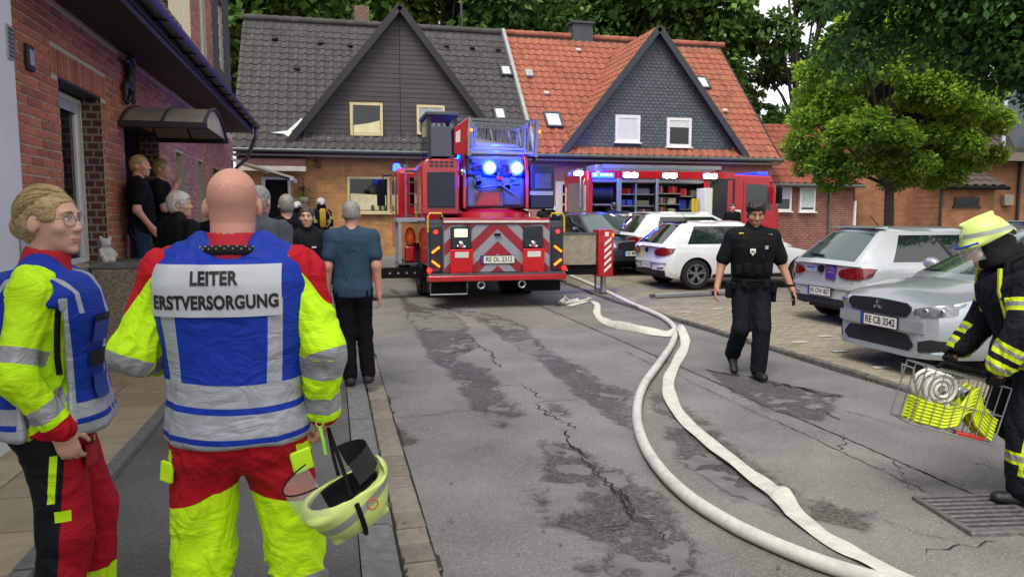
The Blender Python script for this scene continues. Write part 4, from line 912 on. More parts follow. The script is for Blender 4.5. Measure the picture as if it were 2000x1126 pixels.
# white figurine on the planter
s_ = SDF(); s_.ell((0, 0, .09), (.075, .07, .09), k=.03); s_.ell((0, .0, .22), (.055, .055, .055), k=.03); s_.ell((.04, -.05, .05), (.035, .05, .035), k=.02); s_.ell((-.04, -.05, .05), (.035, .05, .035), k=.02); s_.ell((.05, .0, .27), (.02, .02, .03), k=.01); s_.ell((-.05, .0, .27), (.02, .02, .03), k=.01); s_.cap((.06, 0, .15), (.08, -.06, .1), .024, .022); s_.cap((-.06, 0, .15), (-.08, -.06, .1), .024, .022); s_.ell((0, -.045, .21), (.025, .025, .02), k=.015)
V, F = s_.eval_mesh(.012); fg = link_mesh("garden_figurine", np_mesh("garden_figurine", V, F, mat("plush_white", '#c9c6be', .95, bump=.8, bscale=90))); fg.location = (-2.13, 7.86, 1.17); fg.rotation_euler = (0, 0, R(40)); fg.scale = (.85, .85, .95); tag(fg, "small white sitting bear figurine on the washed-concrete planter", "figurine")
fw = empty("yellow_flowers", (-1.55, 8.9, .2), 0, "clump of yellow flowers in a low pot beside the entrance steps", "flowers")
mb = MB(); mb.lathe([(.1, 0), (.15, .25), (.14, .25), (.1, .02)], 14); mb.build("pot", mat("terracotta", '#8a4a30', .8), fw, smooth=40)
mb = MB()
for k in range(160):
    a = random.uniform(0, 6.28); r_ = random.uniform(0, .22); c = Vector((r_ * math.cos(a), r_ * math.sin(a), .32 + random.uniform(-.1, .22) - r_ * .4)); e = rotm(random.uniform(0, 360), random.uniform(0, 360), 0)
    mb.add([c + e @ Vector(q) for q in ((-.03, 0, 0), (0, .025, 0), (.03, 0, 0), (0, -.025, 0))], [(0, 1, 2, 3)], 1 if k % 3 else 0)
tag(mb.build("plant", [mat("flower_leaf", '#5d7a2a', .7), mat("flower_yellow", '#c9a01c', .7)], fw, fix=False), kind="stuff")
# ================================================================== TREES
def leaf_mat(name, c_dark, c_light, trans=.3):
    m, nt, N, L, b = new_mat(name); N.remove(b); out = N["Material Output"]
    ge = N.new("ShaderNodeNewGeometry"); at = N.new("ShaderNodeAttribute"); at.attribute_name = "lit_tip"
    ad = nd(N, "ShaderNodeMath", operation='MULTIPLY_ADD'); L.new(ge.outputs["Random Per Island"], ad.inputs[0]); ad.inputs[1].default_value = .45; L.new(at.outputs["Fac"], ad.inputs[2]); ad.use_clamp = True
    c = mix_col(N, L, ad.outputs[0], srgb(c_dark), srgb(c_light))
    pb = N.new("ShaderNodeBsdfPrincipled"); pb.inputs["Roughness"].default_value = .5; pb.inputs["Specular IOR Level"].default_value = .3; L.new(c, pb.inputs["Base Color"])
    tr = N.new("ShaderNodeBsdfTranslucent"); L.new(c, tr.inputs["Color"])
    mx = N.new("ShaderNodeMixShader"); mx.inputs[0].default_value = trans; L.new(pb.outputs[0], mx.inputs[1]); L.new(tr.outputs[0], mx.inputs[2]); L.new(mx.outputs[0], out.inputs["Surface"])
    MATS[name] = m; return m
M_bark = mat("bark", '#3d342b', .9, var=.3, scale=12, bump=.8, bscale=40)
M_bark_g = mat("bark_mossy", '#4d4a38', .9, var=.3, scale=12, bump=.8, bscale=40)
def tree(name, label, base, trunk_h, trunk_r, clumps, n, size, m, bark=None, group=None, droop=.3, seed=1, flat=1.0):
    """clumps: (centre, radii) in tree-local metres; leaves gather near the clump surfaces, twigs reach every clump"""
    rg = np.random.default_rng(seed); t = empty(name, base, 0, label, "tree", group)
    C = np.array([c for c, r in clumps], float); Rr = np.array([np.ones(3) * np.array(r) for c, r in clumps]); w = (Rr.prod(1)) ** (2 / 3); w /= w.sum()
    k = rg.choice(len(C), n, p=w); d = rg.normal(size=(n, 3)); d /= np.linalg.norm(d, axis=1, keepdims=True)
    rad = rg.uniform(.25, 1.0, n) ** .45; P = C[k] + d * Rr[k] * rad[:, None] * (1 + .25 * vnoise(d * 3 + k[:, None] * 7.1))[:, None]
    # little sprays: leaves share the direction of their spray
    sp = rg.integers(0, n // 7 + 1, n); so = rg.normal(size=(n // 7 + 1, 3)); ax = d * .9 + so[sp] * .5 + np.array([0, 0, -droop]); ax /= np.linalg.norm(ax, axis=1, keepdims=True)
    up = rg.normal(size=(n, 3)) * .55 + np.array([0, 0, 1.0]) * flat; sd = np.cross(ax, up); sd /= np.maximum(np.linalg.norm(sd, axis=1, keepdims=True), 1e-6)
    s_ = size * rg.uniform(.6, 1.25, n)[:, None]; nn = np.cross(sd, ax) * .15
    V = np.stack([P - ax * s_, P + sd * s_ * .62 + nn * s_, P + ax * s_ * 1.05, P - sd * s_ * .62 + nn * s_], 1).reshape(-1, 3)
    F = np.arange(4 * n).reshape(-1, 4)
    lo, hi = P[:, 2].min(), P[:, 2].max(); lit_tip = np.clip((rad - .70) * 2.2, 0, .65) * (.25 + 1.0 * (P[:, 2] - lo) / (hi - lo)) + .15 * vnoise(P * 1.1)  # outer and higher leaves coloured lighter, as if lit from above
    link_mesh("crown", np_mesh("crown", V, F, m, False, {"lit_tip": np.repeat(lit_tip, 4)}), t)
    tb = MB(); top = C.mean(0); pts = [(0, 0, -.1), (.03, 0, trunk_h * .5), (0.0, .02, trunk_h), tuple(np.array([0, 0, trunk_h]) * .4 + top * .6)]
    tb.tube(pts, [trunk_r * 1.25, trunk_r, trunk_r * .85, trunk_r * .4], 10)
    tr_ = tb.build("trunk", bark or M_bark, t, smooth=60)
    for c in C[rg.permutation(len(C))[:26]]:
        a = Vector((0, 0, trunk_h * rg.uniform(.85, 1.1))); b = Vector(c); mid = a.lerp(b, .5) + Vector((0, 0, .15 * (b - a).length * rg.uniform(-.2, 1)))
        lb = MB(); lb.tube([a, a.lerp(mid, .5), mid, b], [trunk_r * .45, trunk_r * .36, trunk_r * .25, trunk_r * .06], 6); lb.build("limb", bark or M_bark, tr_, smooth=60)
    return t
def blob_clumps(rg, c, r, n, cr):
    out = []
    for i in range(n):
        d = rg.normal(size=3); d /= np.linalg.norm(d); q = np.array(c) + d * np.array(r) * rg.uniform(.35, 1) ** .5; out.append((q, cr * rg.uniform(.65, 1.3) * np.array([1, 1, .8])))
    return out
M_leaf_dark = leaf_mat("leaf_dark_green", '#263f24', '#64843f', .3)
M_leaf_mid = leaf_mat("leaf_mid_green", '#33522a', '#7fa04a', .35)
M_leaf_bright = leaf_mat("leaf_hornbeam", '#376820', '#b4d048', .45)
M_leaf_fore = leaf_mat("leaf_maple_dark", '#264529', '#5d8638', .4)
# wood behind the houses: each tree stands on its own
BT = [(462, 36, 30, 6.0, 0, "tall pale-green tree behind the grey roof beside the brick house"), (560, 40, 10, 5.5, 1, "dark broad tree behind the far end of the grey roof"), (690, 42, 5, 6.0, 1, "mid-green tree rising behind the brown boarded gable"), (860, 40, 0, 6.0, 0, "tall dark tree behind the grey roof right of the boarded gable"),
      (1020, 43, 0, 6.5, 0, "dark broad tree behind the strip where grey and orange roofs meet"), (1190, 41, 5, 6.0, 0, "dark tree behind the orange roof's chimney"), (1350, 40, 0, 5.0, 1, "mid-green tree behind the slate gable's peak"), (1560, 38, 0, 5.2, 0, "loose dark tree with gaps behind the annex roof"), (1780, 44, 0, 6.5, 0, "dark tree behind the small round-crowned tree"), (1960, 42, 0, 6.5, 1, "mid-green tree behind the bungalow flue")]
BT[0] = (470, 36, 30, 6.0, 1, "pale-green tree between the brick house and the grey roof"); BT[3] = (*BT[3][:5], "tall dark tree behind the grey roof's aerial")
for i, (px, Y, dy, rad, kind, lab) in enumerate(BT):
    p = atY(px, 200, Y); rg = np.random.default_rng(100 + i); hgt = 17 + 3 * rg.random()
    cl = blob_clumps(rg, (0, 0, hgt * .60), (rad * .85, rad * .85, hgt * .36), 34, rad * .34)
    if px == 1560: cl = blob_clumps(rg, (0, 0, 10), (3.4, 3.4, 7.0), 20, 1.35)
    if px == 1350: cl = blob_clumps(rg, (0, 0, 10), (3.0, 3.6, 8), 28, 1.6)
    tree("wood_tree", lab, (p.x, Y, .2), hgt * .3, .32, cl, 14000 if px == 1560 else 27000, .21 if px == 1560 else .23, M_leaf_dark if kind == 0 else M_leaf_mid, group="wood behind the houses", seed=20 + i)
# round-crowned hornbeam in the parking court
p = atD(1735, 420, 18.0); rg = np.random.default_rng(5); cl = []
for i in range(175):
    a = rg.uniform(0, 6.28); z = rg.uniform(0, 1); prof = np.interp(z, [0, .12, .3, .5, .7, .88, 1], [.62, .97, 1.0, .92, .76, .52, .2]); r_ = 2.35 * prof * rg.uniform(.3, 1) ** .5
    cl.append((np.array([r_ * math.cos(a) - .75 * max(0, z - .35) * 1.1, r_ * math.sin(a), 2.4 + 3.85 * z]), np.array([.38, .38, .27]) * rg.uniform(.7, 1.25)))
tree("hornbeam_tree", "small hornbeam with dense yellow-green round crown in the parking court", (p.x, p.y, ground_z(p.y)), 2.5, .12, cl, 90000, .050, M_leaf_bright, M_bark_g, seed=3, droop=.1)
# big tree beside the court whose low boughs hang into view
rg = np.random.default_rng(9); cl = []
tb_ = Vector((13.2, 8.2, 0))
for (px, py, d, r_) in [(1715, -20, 12, .6), (1780, 10, 11.5, .7), (1860, 30, 11, .8), (1930, 10, 10.5, .9), (1990, 60, 10, .8), (1850, 90, 11, .4), (1920, 110, 10.6, .4), (1985, 130, 10.4, .5), (1700, -60, 12, 1.1), (1850, -80, 11, 1.4), (1990, -60, 10, 1.4), (2060, 60, 10, 1.2), (2120, 150, 10.2, 1.0), (2200, -20, 10, 1.8), (2300, 100, 11, 1.8), (1950, -200, 11, 2.0), (2150, -250, 10, 2.2), (2400, -100, 11, 2.2)]:
    c = atD(px, py, d) - tb_; cl.append((np.array(c), np.array([1, 1, .7]) * r_)); 
    for _ in range(3): cl.append((np.array(c) + rg.normal(size=3) * r_ * .6, np.array([1, 1, .6]) * r_ * .5))
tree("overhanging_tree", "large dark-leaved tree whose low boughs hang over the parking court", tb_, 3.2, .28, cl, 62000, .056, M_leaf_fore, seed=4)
# ================================================================== CARS
M_tyre = mat("tyre_rubber", '#121213', .85, var=.2, bump=.2); M_rim = mat("alloy_rim", '#9b9da0', .3, .8, var=.08); M_rimd = mat("rim_dark", '#17181a', .4, .5)
M_trim = mat("black_plastic", '#121315', .55, var=.12); M_cglass = mat("car_glass", '#1a2422', .03, var=0., spec=.9, coat=1.0); M_cgl_pale = mat("windscreen_glass", '#4d5f5c', .02, var=0., spec=1.0, coat=1.0, metal=.3)
M_red_l = mat("tail_lamp_red", '#6b0d16', .12, var=.25, scale=20, coat=1.); M_clear_l = mat("headlamp_clear", '#6d747a', .1, .4, var=.4, scale=25, coat=1.)
M_chrome = mat("chrome", '#c4c6c8', .12, 1., var=.03); M_plate = mat("plate_white", '#d6d5cd', .45, var=.04); M_plate_b = mat("plate_blue", '#1d3a9a', .5); M_ink = mat("plate_ink", '#0c0c0d', .6)
def paint(name, c, metal=.25, rough=.28): return mat(name, c, rough, metal, var=.03, scale=2, coat=.9)
def plate(parent, o, u, v, txt, w=.52, h=.112):
    """licence plate: o centre, u along the text, v up"""
    M = frame_matrix(o, u, v)
    def bx(name, m, a, b): 
        mb = MB(); mb.box2(a, b); me = mb.mesh(name, m); me.transform(M); return link_mesh(name, me, parent)
    p = bx("number_plate", M_trim, (-w/2-.012, -h/2-.012, -.006), (w/2+.012, h/2+.012, .004)); me = p
    for nm, m, a, b in (("plate_face", M_plate, (-w/2+.045, -h/2, .0045), (w/2, h/2, .008)), ("plate_band", M_plate_b, (-w/2, -h/2, .0045), (-w/2+.042, h/2, .008))):
        mb = MB(); mb.box2(a, b); m2 = mb.mesh(nm, m); m2.transform(M); link_mesh(nm, m2, p)
    if txt:
        t = text_mesh(txt, h * .92, bold=.002, sx=.86); wd = max(v_.co.x for v_ in t.vertices) - min(v_.co.x for v_ in t.vertices); k = min(1, (w - .075) / wd)
        t.transform(Matrix.Translation((.022, 0, .0095)) @ Matrix.Diagonal((k, 1, 1, 1))); t.transform(M); link_mesh("plate_lettering", t, p, M_ink)
    return p
def wheel(parent, x, y, r, wd, side, spokes=5, rim_dark=False, fr=.70):
    w = MB(); s = side
    w.lathe([(r * fr, -wd/2), (r * .93, -wd/2), (r, -wd/2 + .03), (r, wd/2 - .03), (r * .93, wd/2), (r * fr, wd/2), (r * fr, -wd/2)], 36, 'Y', (x, y, r)); t = w.build("wheel", M_tyre, parent, smooth=35)
    f = MB(); yo = y + s * (wd/2 - .012)
    f.lathe([(r * fr, 0), (r * fr + .004, s * .012), (r * fr - .02, s * .010), (r * fr - .028, -s * .05)], 36, 'Y', (x, yo, r)); f.lathe([(.0, s * .0), (.055, s * .0), (.06, -s * .03)], 16, 'Y', (x, yo, r))
    for k in range(spokes):
        for da in ((-.17, .17) if spokes <= 6 else (0,)):
            a = 2 * math.pi * k / spokes + .3; a2 = a + da; p0 = Vector((x + .04 * math.cos(a), yo - s * .012, r + .04 * math.sin(a))); p1 = Vector((x + (r * fr - .012) * math.cos(a2), yo - s * .006, r + (r * fr - .012) * math.sin(a2))); f.bar(p0, p1, .03, .02, up=(0, 1, 0))
    f.build("rim", M_rim, t, smooth=35)
    h = MB(); h.lathe([(.0, -s * .06), (r * fr - .01, -s * .06)], 24, 'Y', (x, yo, r)); h.build("hub_back", M_rimd, t)
CARS = {
 'hatch': dict(L=4.05, wx=(.76, 3.31), wr=.315, ar=.365, zt=([0, .3, 1.5, 2.95, 3.5, 3.85, 4.05], [.90, .945, .925, .885, .79, .69, .60]), w=([0, .03, .10, .25, .5, .9, 3.15, 3.55, 3.8, 3.95, 4.05], [.60, .70, .785, .84, .865, .875, .875, .855, .79, .69, .52]),
    bz=([0, .12, .3, 3.7, 3.95, 4.05], [.34, .27, .22, .2, .24, .3]), g=dict(xr0=.06, xr1=.60, xf0=3.05, xf1=2.02, z0=.93, z1=1.385, zc=1.455, w0=.79, w1=.565), crown=.055),
 'sedan': dict(L=4.57, wx=(1.0, 3.64), wr=.325, ar=.375, zt=([0, .3, 1.0, 2.2, 3.15, 3.8, 4.25, 4.45, 4.57], [.92, .98, .98, .95, .92, .855, .775, .72, .66]), w=([0, .04, .12, .3, .7, 3.6, 4.05, 4.3, 4.46, 4.57], [.60, .72, .80, .85, .88, .88, .86, .80, .70, .56]),
    bz=([0, .15, .4, 4.0, 4.4, 4.57], [.36, .28, .22, .2, .2, .24]), g=dict(xr0=.62, xr1=1.25, xf0=3.42, xf1=2.42, z0=.945, z1=1.40, zc=1.475, w0=.80, w1=.58), crown=.075),
 'suv': dict(L=4.25, wx=(.82, 3.4), wr=.335, ar=.39, zt=([0, .3, 1.5, 3.0, 3.6, 4.0, 4.25], [.98, 1.02, 1.0, .97, .9, .8, .7]), w=([0, .03, .10, .25, .5, .9, 3.3, 3.7, 3.95, 4.12, 4.25], [.62, .72, .80, .85, .88, .89, .89, .87, .8, .7, .55]),
    bz=([0, .12, .3, 3.9, 4.15, 4.25], [.4, .33, .27, .25, .28, .33]), g=dict(xr0=.06, xr1=.5, xf0=3.15, xf1=2.2, z0=1.0, z1=1.48, zc=1.56, w0=.80, w1=.6), crown=.055)}
def car(name, label, kind, loc, heading, body_m, glass=None, group=None, rear=None, front=None, ptxt_r=None, ptxt_f=None, spokes=5, screen=None):
    c = CARS[kind]; L_ = c['L']; t = empty(name, loc, heading, label, "car", group); glass = glass or M_cglass; screen = screen or glass
    iw = lambda x: float(np.interp(x, *c['w'])); iz = lambda x: float(np.interp(x, *c['zt'])); ib = lambda x: float(np.interp(x, *c['bz']))
    PZ, PW = [0, .10, .28, .55, .80, .93, 1.0], [.93, .975, .995, 1.0, .985, .965, .93]
    def zlow(x):
        z = ib(x)
        for a in c['wx']:
            d = c['ar'] ** 2 - (x - a) ** 2
            if d > 0: z = max(z, c['wr'] + math.sqrt(d))
        return z
    def ysurf(x, z): b, tp = ib(x), iz(x); return iw(x) * float(np.interp((z - b) / (tp - b), PZ, PW))
    xs = set(np.linspace(0, L_, 42)) | set(c['w'][0])
    for a in c['wx']: xs |= {a + c['ar'] * math.cos(q) for q in np.linspace(0, math.pi, 17)}
    xs = sorted(xs); rings = []
    for x in xs:
        zl, zt_ = zlow(x), iz(x); r_ = []
        for f in np.linspace(0, 1, 11): z = zl + (zt_ - zl) * f; r_.append((x, ysurf(x, z), z))
        w_ = iw(x) * .93; cr = c['crown'] * min(1, (L_ - x) / .5 + .25) if x > 2 else .02
        for f in (.93, .75, .5, .25, 0): r_.append((x, w_ * f, zt_ + cr * (1 - f ** 2.2)))
        rings.append(r_)
    full = [r_ + [(p[0], -p[1], p[2]) for p in r_[-2::-1]] for r_ in rings]
    b = MB(); b.loft(full, caps=False, close_ring=False)
    for e in (0, -1):
        r_ = rings[e]; n = len(r_)   # closed ends, gently domed
        for i in range(n - 1): p, q = r_[i], r_[i + 1]; b.add([p, q, (q[0], -q[1], q[2]), (p[0], -p[1], p[2])], [(0, 1, 2, 3)])
    b.build("body", body_m, t, smooth=38)
    one("underbody", M_trim, t, "box2", (.25, -.62, .2), (L_ - .3, .62, .62))
    for a in c['wx']:
        for s in (-1, 1):
            li = MB(); ang = np.linspace(0, math.pi, 15); yo, yi = iw(a) * .955, .58
            li.loft([[(a + (c['ar'] + .004) * math.cos(q), s * y_, c['wr'] + (c['ar'] + .004) * math.sin(q)) for q in ang] for y_ in (yo, yi)], caps=False, close_ring=False); li.add([(a + c['ar'] * math.cos(q), s * yi, c['wr'] + c['ar'] * math.sin(q)) for q in ang], [tuple(range(15))]); li.build("arch_liner", M_black, t)
            wheel(t, a, s * (iw(a) - .115), c['wr'], .205, s, spokes)
    g = c['g']; XB = [('windscreen', 0, .5), ('windscreen', .5, .90)]
    def outline(v, y_off=0.):
        xr, xf = g['xr0'] + (g['xr1'] - g['xr0']) * v, g['xf0'] + (g['xf1'] - g['xf0']) * v; w_ = g['w0'] + (g['w1'] - g['w0']) * (max(v, 0) ** 1.25); z = g['z0'] + (g['z1'] - g['z0']) * v
        bowf, bowr = .22 - .10 * v, .10 - .02 * v; pts = []
        for f in (0, .3, .6, .9): pts.append((xf + bowf * (1 - f * f) - .0, w_ * f * .97, z + (.02 + .035 * v) * (1 - f * f)))
        for s_ in (1.0, .95, .75, .545, .515, .33, .17, .06): pts.append((xr + (xf - xr) * s_, w_ * (1 - .05 * (2 * s_ - 1) ** 2) , z))
        for f in (.95, .84, .5, .25, 0): pts.append((xr - bowr * (1 - f * f) , w_ * f * .95, z + (.02 + .03 * v) * (1 - f * f)))
        return pts
    tags = ['windscreen', 'windscreen', 'windscreen', 'body', 'body', 'side_window', 'side_window', 'body_b', 'quarter_window', 'quarter_window', 'body', 'body', 'body', 'rear_window', 'rear_window', 'rear_window']
    vv = [-.08, .05, .30, .60, .885, .95, 1.0]; parts = {}
    O = [outline(v) for v in vv]
    for s in (1, -1):
        P = [[(p[0], s * p[1], p[2]) for p in o] for o in O]
        for i in range(len(vv) - 1):
            for k, tg in enumerate(tags):
                key = tg if (1 <= i <= 3) else 'body'
                if key in ('body_b',): key = 'pillar'
                kk = key if key in ('windscreen', 'rear_window', 'body') else key + ('L' if s > 0 else 'R')
                parts.setdefault(kk, MB()).add([P[i][k], P[i][k + 1], P[i + 1][k + 1], P[i + 1][k]], [(0, 1, 2, 3)])
        top = P[-1]; r1 = [(p[0], p[1] * .62, p[2] + (g['zc'] - g['z1']) * .62 * min(1, abs(p[1]) / .2 + .0)) for p in top]
        zc = [p[2] + (g['zc'] - g['z1']) * (1.0 if 3 < i < 12 else .55 if i in (3, 12) else .1) for i, p in enumerate(top)]
        r1 = [(p[0], p[1] * .62, p[2] + (z - p[2]) * .68) for p, z in zip(top, zc)]; r2 = [(p[0], 0, z) for p, z in zip(top, zc)]
        for a_, b_ in ((top, r1), (r1, r2)):
            for k in range(len(tags)): parts['body'].add([a_[k], a_[k + 1], b_[k + 1], b_[k]], [(0, 1, 2, 3)])
    for k, mb in parts.items():
        nm = {'body': 'roof_shell', 'pillarL': 'door_pillar', 'pillarR': 'door_pillar', 'side_windowL': 'side_window', 'side_windowR': 'side_window', 'quarter_windowL': 'side_window', 'quarter_windowR': 'side_window'}.get(k, k)
        mb.build(nm, body_m if k == 'body' else M_trim if k[:6] == 'pillar' else screen if k in ('windscreen', 'rear_window') else glass, t, smooth=45)
    # strips laid on the skin
    def xend(y, rear_, z=.7): 
        xe = .15 if rear_ else L_ - .25; pw = float(np.interp((z - ib(xe)) / (iz(xe) - ib(xe)), PZ, PW)); X_, W_ = np.array(c['w'][0]), np.array(c['w'][1]) * pw; y = abs(y)
        return float(np.interp(y, W_[:6], X_[:6])) if rear_ else float(np.interp(-y, -W_[-5:], X_[-5:]))
    def strip(nm, m, pts, rear_, out=.012, parent=t, nz=3):
        mb = MB(); rows = []
        for (y, z0, z1) in pts:
            sg = -1 if rear_ else 1; zz_ = [z0 + (z1 - z0) * q / nz for q in range(nz + 1)]
            rows.append([(xend(y, rear_, z) + sg * out * (1 if abs(y) < .6 else .8), y * 1.0 + math.copysign(out * .9 * min(1, max(0, (abs(y) - .5) / .2)), y), z) for z in zz_])
        back = [[(x - (-1 if rear_ else 1) * out * 1.6, y * .985, z) for x, y, z in r_] for r_ in rows]
        for A in range(len(rows) - 1):
            for q in range(nz): mb.add([rows[A][q], rows[A][q + 1], rows[A + 1][q + 1], rows[A + 1][q]], [(0, 1, 2, 3)])
            for q in (0, nz): mb.add([rows[A][q], rows[A + 1][q], back[A + 1][q], back[A][q]], [(0, 1, 2, 3)])
        for e in (0, -1): mb.add(rows[e] + back[e][::-1], [tuple(range(2 * nz + 2))])
        return mb.build(nm, m, parent, smooth=40)
    def sym(nm, m, pts, rear_, **k):
        for s in (1, -1): strip(nm, m, [(s * y, a, b_) for y, a, b_ in pts], rear_, **k)
    # door seams, handles, mirrors, sills, moulding
    for x in (1.32, 2.35 if kind != 'sedan' else 2.55):
        for s in (1, -1): mb = MB(); mb.tube([(x, s * (ysurf(x, z) + .001), z) for z in np.linspace(.28 if abs(x - c['wx'][0]) > c['ar'] else .72, iz(x) - .01, 8)], .004, 4); mb.build("door_seam", M_black, t)
    for s in (1, -1):
        for x in (1.45, 2.45): one("door_handle", body_m, t, "box", (x, s * (ysurf(x, .80) + .012), .80), (.17, .03, .028), bevel=.01)
        sk = MB(); sk.loft([[(x, s * (ysurf(x, .27) + .006), .225), (x, s * (ysurf(x, .3) + .01), .31), (x, s * (iw(x) - .12), .22)] for x in np.linspace(c['wx'][0] + c['ar'] + .02, c['wx'][1] - c['ar'] - .02, 8)]); sk.build("sill", M_trim, t)
        m_ = MB(); xm = g['xf0'] - .38; m_.ball((xm, s * (g['w0'] + .16), g['z0'] + .09), (.07, .11, .075), 12); m_.box((xm, s * (g['w0'] + .05), g['z0'] + .05), (.05, .1, .04)); m_.build("mirror", body_m, t, smooth=50)
    if kind in ('hatch', 'suv'):
        z0 = .0 if kind == 'hatch' else .06
        sym("tail_lamp", M_red_l, [(.40, .755 + z0, .80 + z0), (.47, .725 + z0, .84 + z0), (.58, .71 + z0, .865 + z0), (.68, .71 + z0, .875 + z0), (.74, .715 + z0, .88 + z0), (.79, .735 + z0, .875 + z0), (.815, .77 + z0, .865 + z0)], True, out=.024)
        strip("rear_valance", M_trim, [(y, .30, .40) for y in np.linspace(-.74, .74, 11)], True, out=.014)
        strip("bumper_ledge", body_m, [(y, .555, .60) for y in np.linspace(-.76, .76, 11)], True, out=.03)
        sym("reflector", M_red_l, [(.52, .43, .445), (.62, .435, .46), (.72, .445, .465)], True, out=.016)
        sp = MB(); sp.loft([[(g['xr1'] - .14, y, g['z1'] + .045), (g['xr1'] + .10, y, g['z1'] + .075), (g['xr1'] + .10, y, g['z1'] + .03)] for y in np.linspace(-.5, .5, 7)]); sp.build("roof_spoiler", rear.get('spoiler', body_m) if rear else body_m, t, smooth=40)
        wp = MB(); wp.bar((g['xr0'] - .04, .0, g['z0'] + .09), (g['xr0'] - .02, .32, g['z0'] + .11), .03); wp.build("rear_wiper", M_trim, t)
        em = MB(); em.lathe([(.0, -.03), (.045, -.03), (.055, -.018), (.055, 0)], 20, 'X', (-.008, 0, .82)); em.build("emblem", M_rimd, t, smooth=30)
        if ptxt_r is not None: plate(t, (-.036, 0, .49 if kind == 'hatch' else .6), (0, -1, 0), (0, 0, 1), ptxt_r)
        if kind == 'hatch':
            mb = MB(); mb.tube([(.012 + .0, y, .655) for y in np.linspace(-.66, .66, 9)], .004, 4); mb.build("tailgate_seam", M_black, t)
        one("aerial", M_black, t, "tube", [(.95, 0, g['zc']), (.80, 0, g['zc'] + .16)], .006, 5)
    if front == 'lancer':
        x_ = L_
        strip("grille", M_trim, [(-.46, .665, .70), (-.40, .60, .735), (-.2, .585, .745), (0, .58, .75), (.2, .585, .745), (.40, .60, .735), (.46, .665, .70)], False, out=.012)
        strip("bumper_beam", body_m, [(y, .455, .585 - .03 * abs(y)) for y in np.linspace(-.6, .6, 11)], False, out=.035)
        strip("lower_grille", M_trim, [(-.50, .31, .34), (-.42, .25, .42), (0, .24, .44), (.42, .25, .42), (.50, .31, .34)], False, out=.014)
        sym("fog_intake", M_trim, [(.56, .27, .37), (.64, .27, .40), (.74, .30, .39)], False, out=.012)
        strip("lip", body_m, [(y, .205, .26) for y in np.linspace(-.74, .74, 13)], False, out=.04)
        sym("headlamp", M_clear_l, [(.50, .635, .69), (.58, .62, .715), (.68, .62, .74), (.76, .64, .765), (.80, .69, .775)], False, out=.008)
        for s in (1, -1):
            for y in (.60, .70): mb = MB(); mb.ball((xend(y, False) + .008, s * y, .675), (.02, .036, .036), 12); mb.build("lamp_lens", M_chrome, t, smooth=60)
        e = MB()
        for a in (90, 210, 330):
            ca, sa = math.cos(R(a)), math.sin(R(a)); pc, ps = -sa, ca
            e.prism([(0, 0), (ca * .032 + pc * .018, sa * .032 + ps * .018), (ca * .064, sa * .064), (ca * .032 - pc * .018, sa * .032 - ps * .018)], (x_ + .014, 0, .675), (0, 1, 0), (0, 0, 1), (.012, 0, 0))
        e.build("emblem", M_chrome, t)
        plate(t, (x_ + .045, .06, .515), (0, 1, 0), (0, 0, 1), ptxt_f)
        for s, a, b_ in ((1, .55, .1), (1, .02, -.5)):
            mb = MB(); mb.tube([(g['xf0'] + .17, a, g['z0'] + .015), (g['xf0'] + .06, (a + b_) / 2, g['z0'] + .06), (g['xf0'] + .12, b_, g['z0'] + .05)], .012, 5); mb.build("wiper", M_trim, t)
    elif front == 'skoda':
        strip("grille", M_trim, [(-.42, .60, .70), (-.3, .56, .74), (0, .55, .75), (.3, .56, .74), (.42, .60, .70)], False, out=.014); strip("grille_frame", M_chrome, [(-.45, .735, .752), (0, .76, .785), (.45, .735, .752)], False, out=.02)
        strip("bumper_lower", M_trim, [(y, .30, .42) for y in np.linspace(-.76, .76, 11)], False, out=.025)
        sym("headlamp", mat("headlamp_bright", '#b9c2c9', .1, .3, var=.3, scale=30, coat=1.), [(.48, .62, .71), (.6, .60, .77), (.72, .63, .80), (.78, .68, .80)], False, out=.012)
        plate(t, (L_ + .035, 0, .47), (0, 1, 0), (0, 0, 1), ptxt_f)
    elif front is None:
        sym("headlamp", M_clear_l, [(.45, .58, .64), (.6, .58, .70), (.74, .61, .73), (.78, .66, .73)], False, out=.012); strip("grille", M_trim, [(y, .33, .44) for y in np.linspace(-.55, .55, 7)], False, out=.014)
    t['_L'] = L_; return t, strip
M_p_white = paint("paint_white", '#d3d5d4', .05); M_p_silver = paint("paint_silver_white", '#bfc4c7', .3); M_p_silver2 = paint("paint_silver", '#aab2ba', .55); M_p_blue = paint("paint_dark_grey_blue", '#303944', .4); M_p_dark = paint("paint_dark_blue", '#222c40', .4)
def gz(y): return ground_z(y) + .03
POLO_W, st = car("hatchback_car", "white hatchback with alloy wheels parked beside the side-on fire engine, behind the police officer", 'hatch', (6.78, 15.25, gz(15)), 0, M_p_white, rear=dict(spoiler=M_trim), ptxt_r="RE VK 310", spokes=5, screen=M_cglass)
POLO_S, st2 = car("hatchback_car", "silver-white hatchback with a purple sticker on its tailgate", 'hatch', (7.12, 9.66, gz(9.6)), 0, M_p_silver, ptxt_r="RE OW 807", screen=M_cgl_pale)
